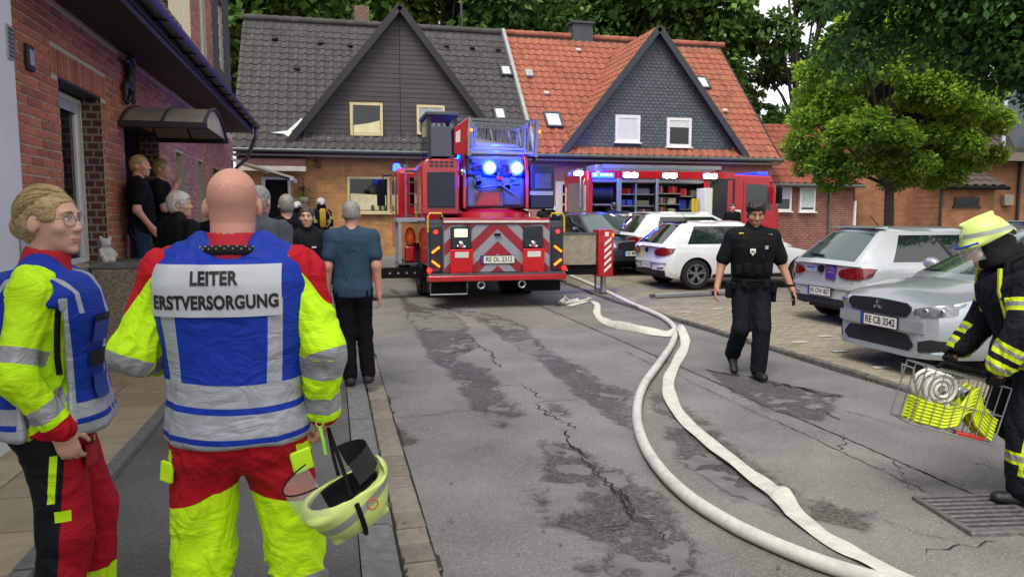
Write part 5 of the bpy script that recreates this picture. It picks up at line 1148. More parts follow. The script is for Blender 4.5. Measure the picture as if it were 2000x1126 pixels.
# sticker and lettering on the tailgate
M_pur = mat("sticker_purple", '#4d2a86', .5, var=.1); M_pur2 = mat("sticker_stripe", '#a58fc9', .5)
sk = MB().box((-.014, -.22, .80), (.006, .225, .24), rotm(4, 0, 0)).build("tailgate_sticker", M_pur, POLO_S)
for z, w in ((.86, .17), (.83, .19), (.79, .15)): one("sticker_line", M_pur2, sk, "box", (-.0185, -.22, z), (.002, w, .012), rotm(4, 0, 0))
bb = MB().box((-.010, .24, .815), (.004, .26, .09)).build("door_notice", mat("notice_white", '#cfd3e6', .5), POLO_S)
one("notice_line", M_plate_b, bb, "box", (-.0135, .25, .83), (.002, .2, .022)); one("notice_line", M_plate_b, bb, "box", (-.0135, .25, .79), (.002, .22, .008))
LANCER, st3 = car("saloon_car", "silver saloon parked nose to the kerb with a three-diamond grille badge", 'sedan', (5.62 + 4.57, 6.66, gz(6.5)), math.pi, M_p_silver2, front='lancer', ptxt_f="RE CB 3542", screen=M_cgl_pale)
p = atD(1165, 480, 20.3); hd = R(-84); SK, st4 = car("estate_car", "dark grey-blue car facing the fire crew's red outrigger", 'hatch', (p.x - 2.0 * math.cos(hd), p.y - 2.0 * math.sin(hd) , ground_z(p.y) + .02), hd, M_p_blue, front='skoda', ptxt_f="RE MK 505", screen=M_cgl_pale); SK.scale = (1.0, 1.0, 1.04)
SUV, st5 = car("suv_car", "white compact suv parked behind the white hatchback", 'suv', (7.25, 17.9, gz(18)), 0, M_p_white, ptxt_r="", screen=M_cglass)
DK, st6 = car("small_car", "dark blue car squeezed between the white suv and the fire engine wheel", 'hatch', (6.75, 20.0, gz(20)), 0, M_p_dark, ptxt_r="", screen=M_cgl_pale)
p = atD(1990, 420, 17.5); FARC, st7 = car("parked_car", "grey car by the bungalow behind the bending firefighter's helmet", 'hatch', (p.x, p.y + .5, gz(p.y)), R(20), M_p_silver2, ptxt_r="")
# ================================================================== FIRE ENGINES
M_fred = mat("fire_red", '#a80f1c', .3, 0., var=.05, scale=2, coat=.7); M_fred_f = mat("flap_red", '#c4121f', .5, var=.06)
M_alu = mat("aluminium", '#9fa2a6', .4, .7, var=.1); M_alu_d = mat("tread_plate", '#5b5e63', .5, .6, var=.2); M_house = mat("drive_housing_paint", '#59617c', .5, var=.15); M_navy = mat("dark_housing", '#1b1f2b', .5, var=.15); M_dgrey = mat("machine_grey", '#4a4f5c', .5, .3, var=.2)
M_bars = mat("reflective_silver", '#8f8f98', .45, .2, var=.05); M_bred = mat("reflective_red", '#8d1226', .45, var=.05); M_yel = mat("handle_yellow", '#c9a21a', .5); M_orange = mat("hi_vis_orange", '#d9551c', .6)
M_blue_on = mat("beacon_blue_lit", '#1020c0', .2, emit='#1830ff', estr=9.); M_blue_core = mat("beacon_core", '#9fd8ff', .2, emit='#86cfff', estr=7.); M_blue_off = mat("beacon_blue", '#2034b0', .15, coat=1., emit='#1428ff', estr=1.2)
M_work = mat("work_light_lit", '#fff2d8', .3, emit='#fff0d6', estr=14.); M_redl_on = mat("red_lamp_lit", '#d01010', .3, emit='#ff1a10', estr=3.); M_amb_on = mat("amber_lamp_lit", '#ff6a10', .3, emit='#ff5a08', estr=3.); M_green_on = mat("display_lit", '#a8d69a', .3, emit='#b8f0a0', estr=.7)
def blue_light(parent, p, e, r=.06):
    l = bpy.data.lights.new("beacon_glow_light", 'POINT'); l.energy = e; l.color = (.0, .02, 1.0); l.shadow_soft_size = r; o = bpy.data.objects.new("beacon_glow_light", l); COL.objects.link(o); o.parent = parent; o.location = p; return o
def clip_poly(poly, f):
    out = []
    for i, p in enumerate(poly):
        q = poly[(i + 1) % len(poly)]; a, b = f(p), f(q)
        if a >= 0: out.append(p)
        if (a >= 0) != (b >= 0): t = a / (a - b); out.append((p[0] + t * (q[0] - p[0]), p[1] + t * (q[1] - p[1])))
    return out
LT = empty("ladder_fire_truck", (2.83, 12.8, 0.0), 0, "red turntable-ladder fire truck seen from behind with chevron tail and lit blue beacons", "fire truck")
one("chassis", M_black, LT, "box2", (-.45, .3, .5), (.45, 8.6, .95))
b = MB(); b.box2((-1.22, .06, .75), (1.22, 1.35, 1.50)); b.box2((-1.22, 2.95, .6), (1.22, 6.1, 1.50)); b.box2((-1.22, 1.35, 1.1), (1.22, 2.95, 1.50)); b.build("body", M_fred, LT, bevel=.015)
one("deck", M_alu_d, LT, "box2", (-1.24, .02, 1.505), (1.24, 6.15, 1.545))
one("bumper", M_fred, LT, "box2", (-1.26, -.16, .50), (1.24, .0, .61), bevel=.02); one("bumper_step", M_alu_d, LT, "box2", (-1.24, -.15, .613), (1.22, .05, .64))
one("tail_panel", M_dgrey, LT, "box2", (-1.24, .0, .645), (1.22, .055, 1.5))
# chevrons
cp = one("chevron_panel", M_bars, LT, "box2", (-.955, -.02, .655), (.955, -.003, 1.485)); pitch = .43
for s in (-1, 1):
    k = -2
    while k < 8:
        lo = k * pitch + .12; po = [(0, .66), (.95, .66), (.95, 1.48), (0, 1.48)]
        po = clip_poly(po, lambda p: p[1] + p[0] * .95 - lo); po = clip_poly(po, lambda p: lo + pitch * .5 - p[1] - p[0] * .95) if po else po
        if len(po) > 2: one("chevron_stripe", M_bred, cp, "prism", [(s * x, z) for x, z in po], (0, -.0205, 0), (1, 0, 0), (0, 0, 1), (0, -.003, 0))
        k += 1
tr = one("top_rail", M_fred, LT, "box2", (-.97, -.05, 1.50), (.95, .06, 1.60), bevel=.01); one("rail_stripe", mat("reflective_white", '#c9c7c4', .4), tr, "box2", (-.96, -.055, 1.52), (.94, -.051, 1.56))
for s in (-1, 1):
    lc = one("lamp_column", M_navy, LT, "box2", (s * 1.21, -.04, .66), (s * .99, -.005, 1.46), bevel=.02)
    for z in (1.36,): one("marker_lamp", M_redl_on, lc, "cyl", (s * 1.10, -.04, z), (s * 1.10, -.065, z), .035)
    for (z0, z1) in ((1.00, 1.10), (.86, .76)): one("indicator_lamp", M_amb_on, lc, "bar", (s * 1.17, -.055, z0), (s * 1.04, -.055, z1), .035, .03)
    one("fog_lamp", M_redl_on, lc, "cyl", (s * 1.22, -.05, .70), (s * 1.22, -.09, .70), .04); one("reflector", M_red_l, lc, "box2", (s * 1.17, -.05, .68), (s * 1.05, -.043, .73))
    one("grab_handle", M_yel, LT, "tube", [(s * .98, .0, 1.62), (s * 1.0, -.02, 1.68), (s * 1.2, -.02, 1.68), (s * 1.23, -.02, 1.62), (s * 1.23, -.02, 1.35)], .018, 8, smooth=40)
    ib_ = one("control_box", M_navy, LT, "box2", (s * .65 - .19, -.07, 1.06), (s * .65 + .17, -.021, 1.46), bevel=.02)
    one("display", M_green_on if s < 0 else M_navy, ib_, "box2", (s * .65 - .13, -.078, 1.27), (s * .65 + .10, -.071, 1.41), bevel=.005)
    one("valve", M_chrome, ib_, "ball", (s * .65 - .02, -.10, 1.15), (.06, .05, .06), n=12, smooth=60); one("valve", M_chrome, ib_, "cyl", (s * .65 - .08, -.07, 1.11), (s * .65 + .06, -.1, 1.1), .03)
    fp = one("control_flap", M_fred_f, LT, "box", (s * .65 - .01, -.10, .84), (.40, .035, .44), rotm(6, 0, 0), bevel=.012); one("flap_label", M_plate, fp, "box", (s * .65 - .01, -.132, .965), (.24, .006, .10), rotm(6, 0, 0)); one("flap_handle", M_bred, fp, "box", (s * .65 - .01, -.108, .66), (.17, .03, .03), rotm(6, 0, 0))
plate(LT, (.0, -.035, .87), (1, 0, 0), (0, 0, 1), "RE DL 2312", w=.60, h=.125)
one("rear_camera", M_black, LT, "box2", (-.06, -.06, 1.29), (.05, -.024, 1.33)); 
for x in (-.32, .42): one("towing_eye", M_alu, LT, "tube", [(x + .06 * math.cos(a), -.12, .43 + .06 * math.sin(a)) for a in np.linspace(0, 6.28, 13)[:-1]], .016, 6, closed=True, smooth=40)
for s in (-1, 1):
    one("rear_step", M_black, LT, "box2", (s * 1.2, .1, .28), (s * .5, .5, .46)); one("mud_flap", M_black, LT, "box2", (s * 1.15, 1.55, .15), (s * .55, 1.58, .7))
    if s < 0: one("step_frame", M_alu, LT, "tube", [(-1.2, -.02, .48), (-1.2, -.02, .27), (-.55, -.02, .27), (-.55, -.02, .48)], .015, 6)
    for y in (2.2, 6.9):
        wheel(LT, s * .01, 0, .50, .3, s, 8) if False else None
def truck_wheel(parent, x, y, z, r, wd):
    w = MB(); w.lathe([(r * .55, -wd/2), (r * .92, -wd/2), (r, -wd/2 + .04), (r, wd/2 - .04), (r * .92, wd/2), (r * .55, wd/2), (r * .5, 0)], 32, 'X', (x, y, z + r)); t_ = w.build("wheel", M_tyre, parent, smooth=35)
    h = MB(); s = 1 if x > 0 else -1; h.lathe([(0, s * wd * .30), (.12, s * wd * .30), (.14, s * wd * .1), (r * .5, s * wd * .12), (r * .56, s * wd * .5)], 24, 'X', (x, y, z + r)); h.build("rim", M_alu_d, t_, smooth=30)
for s in (-1, 1):
    truck_wheel(LT, s * 1.03, 2.15, .01, .5, .28); truck_wheel(LT, s * .70, 2.15, .01, .5, .28); truck_wheel(LT, s * 1.05, 6.9, .02, .5, .3)
# cab
cb = MB(); cb.prism([(6.2, .8), (8.3, .75), (8.35, 1.6), (8.15, 2.75), (6.3, 2.85), (6.2, 2.7)], (-1.2, 0, 0), (0, 1, 0), (0, 0, 1), (2.4, 0, 0)); cbo = cb.build("cab", M_fred, LT, bevel=.05)
one("rear_window", M_glass, cbo, "box2", (-.9, 6.17, 1.9), (.9, 6.195, 2.6)); 
for s in (-1, 1):
    one("side_window", M_glass, cbo, "box2", (s * 1.206, 6.7, 1.7), (s * 1.198, 7.9, 2.55)); m_ = one("mirror", M_black, cbo, "box2", (s * 1.62, 7.95, 1.90), (s * 1.40, 8.06, 2.62), bevel=.03); one("mirror_arm", M_black, cbo, "tube", [(s * 1.2, 8.0, 2.75), (s * 1.45, 8.0, 2.72), (s * 1.45, 8.0, 2.6)], .022, 6); one("grab_bar", M_chrome, cbo, "tube", [(s * 1.23, 6.3, 1.2), (s * 1.25, 6.3, 1.3), (s * 1.25, 6.3, 2.5), (s * 1.23, 6.3, 2.6)], .022, 8)
    bc = MB(); bc.lathe([(.10, 0), (.11, .02), (.10, .16), (.05, .2), (0, .2)], 16, 'Z', (s * 1.08, 7.9, 2.86)); bc.build("beacon", M_blue_on, cbo, smooth=40)
blue_light(LT, (-1.08, 7.6, 3.25), 35)
# left side: open pump bay and boarding steps behind the outrigger
for x, y in ((-1.58, 1.5), (-1.13, 1.5), (-1.58, 2.2)): one("bay_post", M_alu, LT, "box2", (x - .03, y, .72), (x + .03, y + .06, 1.52))
one("bay_roof", M_bars, LT, "box2", (-1.64, 1.48, 1.522), (-1.1, 2.28, 1.60)); one("bay_gear", M_orange, LT, "ball", (-1.36, 1.75, 1.22), (.11, .1, .2), n=12, smooth=60); one("bay_gear", M_fred, LT, "box2", (-1.48, 1.7, .74), (-1.28, 2.0, 1.05), bevel=.03); one("bay_floor", M_alu_d, LT, "box2", (-1.62, 1.5, .70), (-1.23, 2.26, .725))
for z in np.linspace(1.62, 2.6, 5): one("boarding_step", M_alu_d, LT, "box2", (-1.24, 3.6, z), (-.9, 3.9, z + .03))
for x in (-1.25, -.9): one("step_rail", M_alu, LT, "tube", [(x, 3.6, 1.55), (x, 3.6, 2.7), (x, 3.9, 2.75)], .02, 8)
one("side_rail", M_yel, LT, "tube", [(-1.1, 2.9, 1.56), (-1.1, 2.9, 2.3), (-1.0, 3.4, 2.5)], .02, 8)
# outriggers
for s in (-1, 1):
    og = one("outrigger_beam", M_black, LT, "box2", (s * 1.0, 1.52, .44), (s * (2.45 if s > 0 else 1.95), 1.72, .64), bevel=.01)
    x = 2.58 if s > 0 else -2.22
    bxp = one("outrigger_box", M_fred, og, "box2", (x - .16, 1.40, .40), (x + .16, 1.78, 1.36), bevel=.015)
    for k in range(5): one("stripe", M_plate, og, "prism", [(-.03, 0), (.12, .13), (.12, .195), (-.03, .065)], (x - .01, 1.397, .48 + k * .135), (1, 0, 0), (0, 0, 1), (0, -.004, 0))
    one("label_plate", M_plate, og, "box2", (x - .03, 1.392, 1.22), (x + .05, 1.397, 1.31)); one("marker_lamp", M_amb_on, og, "box2", (x + .13, 1.385, 1.22), (x + .158, 1.397, 1.28))
    one("jack_leg", M_alu, og, "cyl", (x + .02, 1.6, .05), (x + .02, 1.6, .42), .06, n=14, smooth=40); one("jack_tube", M_dgrey, og, "cyl", (x - .13, 1.66, .05), (x - .13, 1.66, .42), .02); one("foot_plate", M_black, og, "box2", (x - .3, 1.42, .008), (x + .26, 1.8, .045), bevel=.01)
    for k in range(4): one("bolt", M_alu, og, "cyl", (s * (1.3 + k * .16), 1.515, .54), (s * (1.3 + k * .16), 1.50, .54), .02)
pd = one("support_board", mat("plywood_grey", '#8d8574', .8, var=.2, scale=8, bump=.2), LT, "box2", (1.62, 1.46, .65), (2.38, 1.50, 1.27)); one("board_edge", M_alu_d, pd, "box2", (1.6, 1.44, 1.272), (2.4, 1.52, 1.30))
# turntable
ttl = MB(); ttl.lathe([(.0, 1.55), (.95, 1.55), (1.0, 1.6), (.98, 1.70), (.80, 1.78), (0, 1.78)], 36, 'Z', (.35, 2.75, 0)); TT = ttl.build("turntable", M_fred, LT, smooth=40)
for x in (-.28, 1.02): one("yoke", M_fred, TT, "prism", [(1.95, 1.78), (3.5, 1.78), (3.2, 2.6), (2.6, 3.0), (2.2, 3.0), (1.95, 2.5)], (x, 0, 0), (0, 1, 0), (0, 0, 1), (.08, 0, 0), bevel=.02)
hb_ = one("drive_housing", M_house, TT, "box2", (-.19, 2.0, 1.80), (1.01, 3.3, 2.42), bevel=.05); one("drive_housing", M_house, TT, "box2", (-.19, 2.04, 2.43), (1.01, 3.3, 2.84), bevel=.06)
one("hydraulic_line", M_dgrey, TT, "tube", [(.0, 1.97, 1.95), (.1, 1.93, 2.2), (.5, 1.93, 2.25), (.8, 1.95, 2.05)], .025, 8, smooth=40); one("service_hatch", M_fred, TT, "box2", (-.02, 1.975, 1.84), (.5, 1.998, 2.12), bevel=.01); one("winch_cover", M_dgrey, TT, "box2", (.55, 1.94, 1.84), (.95, 1.998, 2.3), bevel=.03)
one("hydraulic_cylinder", M_alu, TT, "cyl", (-.12, 2.3, 2.3), (-.12, 3.6, 2.9), .07, n=14, smooth=40); one("hydraulic_cylinder", M_alu, TT, "cyl", (.92, 2.3, 2.3), (.92, 3.6, 2.9), .07, n=14, smooth=40)
rg_ = np.random.default_rng(3)
for k in range(26): one("valve_block", [M_dgrey, M_alu_d, M_fred, M_navy][k % 4], TT, "box", (-.05 + rg_.random() * .95, 1.98, 2.15 + rg_.random() * .6), (.08 + .1 * rg_.random(), .08, .06 + .08 * rg_.random()), bevel=.01)
for x in (.27, .83):
    bc = MB(); bc.lathe([(.0, -.10), (.07, -.09), (.10, -.05), (.105, .0)], 18, 'Y', (x, 1.93, 2.60)); bq = bc.build("rear_beacon", M_blue_core, TT, smooth=50); r_ = MB(); r_.lathe([(.105, -.03), (.14, -.03), (.15, .03), (.105, .03)], 20, 'Y', (x, 1.93, 2.60)); r_.build("beacon_ring", M_blue_on, bq, smooth=40)
    blue_light(TT, (x, 1.78, 2.42), 26); blue_light(TT, (x, 1.78, 2.78), 20); 
blue_light(TT, (.49, 2.2, 3.02), 30); blue_light(TT, (1.0, 1.8, 2.35), 14)  # extra blue lamps away from the beacons, added to flood the turntable
# operator's position and red locker
lk = one("operator_base", M_fred, TT, "prism", [(-1.12, 1.66), (-.36, 1.66), (-.36, 2.76), (-1.0, 2.76), (-1.12, 2.62)], (0, 1.85, 0), (1, 0, 0), (0, 0, 1), (0, 1.3, 0), bevel=.03); one("access_panel", M_navy, lk, "box2", (-1.0, 1.82, 1.80), (-.45, 1.848, 2.50), bevel=.02)
for z in (2.6, 2.67):
    for x in np.linspace(-.95, -.55, 5): one("vent_slot", M_navy, lk, "box2", (x, 1.835, z), (x + .07, 1.848, z + .035))
one("hand_lamp", M_chrome, lk, "ball", (-.3, 1.83, 2.5), (.06, .05, .07), n=12, smooth=60)
for x, y in ((-.95, 1.85), (-.43, 1.85), (-.95, 2.9), (-.43, 2.9)): one("cabin_post", M_navy, TT, "box2", (x - .03, y - .03, 2.77), (x + .03, y + .03, 3.58))
one("cabin_roof", M_dgrey, TT, "box2", (-1.02, 1.76, 3.58), (-.36, 3.0, 3.66), bevel=.02); one("cabin_glass", mat("cabin_glass_blue", '#18213a', .06, spec=.8), TT, "box2", (-.92, 1.84, 2.8), (-.46, 1.846, 3.38)); one("cabin_side_glass", M_glass, TT, "box2", (-.975, 1.9, 2.8), (-.969, 2.85, 3.55)); one("operator_seat", M_black, TT, "box2", (-.85, 2.2, 2.78), (-.52, 2.7, 3.2), bevel=.05)
one("counterweight_box", M_navy, TT, "box2", (1.14, 2.0, 1.78), (1.66, 3.1, 2.68), bevel=.03); one("box_stripe", M_alu, TT, "box2", (1.13, 1.985, 2.06), (1.62, 1.998, 2.14)); one("box_vent", M_dgrey, TT, "box2", (1.24, 1.985, 2.2), (1.58, 1.998, 2.5))
# ladder set: three nested lattice sections rising gently forward
th = R(7.5); fwd = Vector((0, math.cos(th), math.sin(th))); upv = Vector((0, -math.sin(th), math.cos(th))); Lo = Vector((.49, 1.72, 2.86))
def lp(x, l, h): return Lo + Vector((x, 0, 0)) + fwd * l + upv * h
for si, (hw, l0, l1, h0, h1) in enumerate(((.66, 0, 6.8, 0, .64), (.55, .35, 7.4, .06, .54), (.45, .6, 7.9, .12, .46))):
    sec = MB(); sec.bar(lp(-hw, l0, h0), lp(-hw, l1, h0), .07); sec.bar(lp(hw, l0, h0), lp(hw, l1, h0), .07); sec.bar(lp(-hw, l0, h1), lp(-hw, l1, h1), .065); sec.bar(lp(hw, l0, h1), lp(hw, l1, h1), .065)
    ls = sec.build("ladder_section", M_alu, TT); l = l0 + .05; k = 0
    while l < l1 - .1:
        for s in (-1, 1):
            one("lattice_upright", M_alu, ls, "bar", lp(s * hw, l, h0), lp(s * hw, l, h1), .035)
            if k % 2 == 0 and l + .5 < l1 and si == 0: one("lattice_brace", M_alu, ls, "bar", lp(s * hw, l, h0), lp(s * hw, l + .5, h1), .028)
        one("rung", M_alu, ls, "bar", lp(-hw, l, h0 + .02), lp(hw, l, h0 + .02), .035); l += .5 if si == 0 else .6; k += 1
for s in (-1, 1):
    ep = one("ladder_end_plate", M_alu, TT, "bar", lp(s * .69, -.03, -.05), lp(s * .69, -.03, .70), .05, .05); one("end_marker", M_amb_on, ep, "ball", lp(s * .69 + .04, -.07, .45), .03, n=10, smooth=60)
one("ladder_side_plate", M_fred, TT, "prism", [(-.98, -.02), (-.72, -.02), (-.72, .68), (-.98, .48)], lp(0, -.02, 0), (1, 0, 0), upv, fwd * .04, bevel=.008); one("side_plate_label", M_plate, TT, "prism", [(-.95, .2), (-.86, .22), (-.86, .45), (-.95, .40)], lp(0, -.026, 0), (1, 0, 0), upv, fwd * .004)
# ------------------------------------------------------------------ second engine, side on, lockers open
EX, EYY, EGZ = 7.75, 22.0, .28
FE = empty("fire_engine", (EX, EYY, EGZ), 0, "red fire engine standing side-on before the pink house with open equipment lockers", "fire engine")
Wd = 2.4; H1 = 2.62; H0 = 2.52
one("chassis", M_black, FE, "box2", (.3, .5, .45), (6.3, 1.9, .95))
for y in (0.0, Wd - .06): one("roof_beam", M_fred, FE, "box2", (.12, y + .0, H0 - .0), (5.05, y + .06, H1 + .14), bevel=.01)
one("body_roof", M_alu_d, FE, "box2", (.1, .06, H1 + .02), (5.05, Wd - .06, H1 + .10)); one("rear_wall", M_fred, FE, "box2", (.0, .0, .6), (.09, Wd, H1 + .1), bevel=.02); one("body_back", M_dgrey, FE, "box2", (.1, .9, .9), (5.0, Wd, H1))
one("rear_shutter", M_alu, FE, "box2", (-.012, .45, 1.0), (-.002, Wd - .45, 2.4)); 
for y in (.18, Wd - .25): one("rear_lamp_strip", M_white_pvc, FE, "box2", (-.02, y, 1.5), (-.003, y + .08, 2.3)); one("rear_lamp", M_redl_on, FE, "box2", (-.03, y, .8), (-.003, y + .1, 1.0))
PIL = [(.09, .16), (.97, 1.12), (2.30, 2.38), (3.98, 4.10)]
for a, b_ in PIL: one("locker_pillar", M_fred if a < .2 or a > 3 else M_alu, FE, "box2", (a, .0, .62), (b_, .08, H0), bevel=.008)
for (a, b_) in ((.16, .97), (1.12, 2.30), (2.38, 3.98)): one("shutter_box", M_alu, FE, "box2", (a, .03, H0 - .12), (b_, .12, H0), bevel=.01); one("locker_light", M_white_pvc, FE, "box2", (a + .04, .125, H0 - .14), (b_ - .04, .15, H0 - .125))
M_box_g = mat("crate_grey", '#6c6a74', .7, var=.15); M_box_c = mat("crate_cream", '#a59b7c', .7, var=.2); M_box_b = mat("crate_blue", '#1f3c96', .6); M_box_o = mat("crate_olive", '#5b5a40', .7); M_box_y = mat("cylinder_yellow", '#c7a81f', .5); M_hosr = mat("hose_dark", '#23272b', .8)
rg2 = np.random.default_rng(11); crates = [M_box_g, M_box_c, M_box_g, M_dgrey, M_box_o, M_fred, M_box_b, M_alu]
def shelf_bay(x0, x1, z0, z1, rows, cols, seed):
    r_ = np.random.default_rng(seed); bay = one("locker_bay", M_dgrey, FE, "box2", (x0, .86, z0), (x1, .89, z1)); hz = (z1 - z0) / rows
    for i in range(rows):
        one("shelf", M_alu, bay, "box2", (x0, .1, z0 + i * hz), (x1, .85, z0 + i * hz + .025)); w = (x1 - x0) / cols
        for j in range(cols):
            ww, hh = w * r_.uniform(.6, .92), (hz - .06) * r_.uniform(.5, .95); m_ = crates[int(r_.integers(len(crates)))]
            a = x0 + j * w + .02; one("stowed_box", m_, bay, "box2", (a, .16 + .1 * r_.random(), z0 + i * hz + .027), (a + ww, .8, z0 + i * hz + .027 + hh), bevel=.012)
            if r_.random() < .5: one("strap", M_orange if r_.random() < .4 else M_black, bay, "box2", (a + ww * .4, .12, z0 + i * hz + .03), (a + ww * .5, .15, z0 + i * hz + .03 + hh * .9))
    return bay
hr = one("locker_bay", M_dgrey, FE, "box2", (.18, .86, 1.5), (.96, .89, 2.38)); rl = MB(); rl.lathe([(.10, 0), (.28, 0), (.28, .05), (.24, .06)] + [(.22 + .02 * (k % 2), .06 + k * .03) for k in range(20)] + [(.28, .68), (.10, .7)], 24, 'X', (.22, .42, 2.06)); rl.build("hose_reel", M_hosr, hr, smooth=40); one("reel_bar", M_alu, hr, "box2", (.18, .1, 1.68), (.96, .16, 1.72))
shelf_bay(.18, .96, .75, 1.64, 2, 2, 1); shelf_bay(1.14, 1.62, 1.28, 2.38, 3, 1, 2); one("bay_divider", M_alu, FE, "box2", (1.63, .08, 1.2), (1.67, .85, 2.38)); shelf_bay(1.69, 2.28, 1.28, 2.38, 3, 1, 5); shelf_bay(2.40, 3.20, .7, 2.38, 5, 2, 8); shelf_bay(3.22, 3.96, .7, 2.38, 4, 2, 9)
rk = one("swing_rack", M_white_pvc, FE, "box2", (3.72, -.55, 1.3), (3.98, .02, 2.22), bevel=.01)
for k, x in enumerate((3.50, 3.60)): one("air_cylinder", M_box_y, rk, "cyl", (x, -.2, 1.35), (x, -.2, 1.9), .055, n=12, smooth=40)
# wheel arch and wheels
ac = (1.74, .95); am = MB(); pr = [(-.62, .0), (-.5, .38), (-.38, .46), (.38, .46), (.5, .38), (.62, .0)]; pi_ = [(x * .86, z * .84) for x, z in pr]
for k in range(5): q = [pr[k], pr[k + 1], pi_[k + 1], pi_[k]]; am.prism([(ac[0] + x, .72 + z) for x, z in q], (0, -.03, 0), (1, 0, 0), (0, 0, 1), (0, .2, 0))
am.build("wheel_arch", M_white_pvc, FE); one("skirt", M_fred, FE, "box2", (1.12, .01, 1.18), (2.3, .06, 1.27)); 
for (a, b_) in ((.1, 1.1), (2.4, 3.95)): one("skirt", M_fred, FE, "box2", (a, .0, .42), (b_, .06, .68), bevel=.01)
def axle(x, y0): 
    for yy in y0: w = MB(); w.lathe([(.27, -.14), (.45, -.14), (.49, -.1), (.49, .1), (.45, .14), (.27, .14), (.25, 0)], 30, 'Y', (x, yy, .49)); t_ = w.build("wheel", M_tyre, FE, smooth=35); h = MB(); h.lathe([(0, -.10), (.11, -.10), (.13, -.03), (.25, -.03), (.28, -.14)], 20, 'Y', (x, yy, .49)); h.build("rim", M_alu_d, t_, smooth=30)
axle(1.74, (.2, Wd - .2)); axle(5.65, (.2, Wd - .2))
# crew cabin and cab
cc = MB(); cc.prism([(4.12, .75), (6.75, .65), (6.78, 1.3), (6.62, 2.35), (6.4, 2.66), (4.12, 2.72)], (0, .02, 0), (1, 0, 0), (0, 0, 1), (0, Wd - .04, 0)); cbo = cc.build("cab", M_fred, FE, bevel=.06)
cd = one("crew_door", M_navy, cbo, "box2", (4.16, -.012, .85), (5.08, .018, 2.55), bevel=.01); one("crew_window", M_glass, cd, "box2", (4.24, -.02, 1.5), (4.98, -.013, 2.45)); one("door_frame", M_fred, cd, "box2", (4.8, -.028, .9), (4.98, -.021, 2.5))
one("cab_window", M_glass_g, cbo, "prism", [(5.5, 1.58), (6.45, 1.55), (6.28, 2.36), (5.5, 2.40)], (0, .012, 0), (1, 0, 0), (0, 0, 1), (0, .006, 0)); one("cab_door_seam", M_black, cbo, "box2", (5.4, .014, .85), (5.412, .019, 2.5)); one("cab_mirror", M_black, cbo, "box2", (6.5, -.35, 1.75), (6.62, -.12, 2.3), bevel=.03); one("mirror_arm", M_black, cbo, "tube", [(6.4, .02, 2.45), (6.55, -.22, 2.42), (6.55, -.22, 2.3)], .02, 6); one("door_emblem", M_plate, cbo, "box2", (5.12, .013, 1.15), (5.32, .018, 1.55))
rb = one("roof_beacon", M_blue_off, cbo, "box2", (5.95, .1, 2.66), (6.35, Wd - .1, 2.80), bevel=.04)
# roof: ladder rack, blue beacon block, six work lights, light mast
rkk = MB(); rkk.box2((.55, .15, H1 + .22), (4.65, .19, H1 + .34)); rkk.box2((.55, .55, H1 + .22), (4.65, .59, H1 + .34)); lr_ = rkk.build("roof_ladder", M_alu, FE)
for k in range(14): one("ladder_rung", M_alu, lr_, "box2", (.7 + k * .29, .19, H1 + .26), (.73 + k * .29, .55, H1 + .29))
one("roof_box", mat("roof_box_grey", '#9a9c9a', .5, .3, var=.1), FE, "box2", (.5, .7, H1 + .14), (4.6, 1.6, H1 + .36), bevel=.02)
for x in (1.28, 1.52, 2.62, 2.86, 4.04, 4.27): w_ = one("work_light", M_work, FE, "ball", (x, -.075, H0 + .10), (.12, .05, .08), n=14, smooth=60)
for x in (1.40, 2.74, 4.155): one("lamp_glow_backing", M_bars, FE, "box2", (x - .27, -.06, H0 + .0), (x + .27, -.002, H0 + .2), bevel=.02)  # grey plates added so the lamp glow does not redden on the beam
bb = one("beacon_block", M_blue_on, FE, "box2", (.12, -.05, H0 + .01), (.85, -.002, H0 + .17), bevel=.02)
for x in (.22, .42, .52, .62, .74): one("beacon_lamp", M_blue_core, bb, "ball", (x, -.06, H0 + .10), (.05 if x < .3 else .032, .02, .05 if x < .3 else .025), n=12, smooth=60)
blue_light(FE, (.5, -.45, H0 + .25), 60); blue_light(FE, (-.3, .5, H0 + .45), 45)
ms = one("light_mast", M_alu, FE, "cyl", (-.12, .35, 1.6), (-.12, .35, H1 + .12), .03); one("mast_bar", M_alu, ms, "box2", (-.3, -.12, H1 + .1), (-.22, 1.0, H1 + .18))
for y in (-.05, .3, .8): one("mast_lamp", M_work if y < .1 else M_alu, ms, "box2", (-.38, y, H1 - .02), (-.18, y + .16, H1 + .1), bevel=.015)
one("rear_rail", M_alu, FE, "tube", [(-.06, .1, .8), (-.1, .1, 1.0), (-.1, .1, 2.4), (-.06, .1, 2.5)], .02, 6)
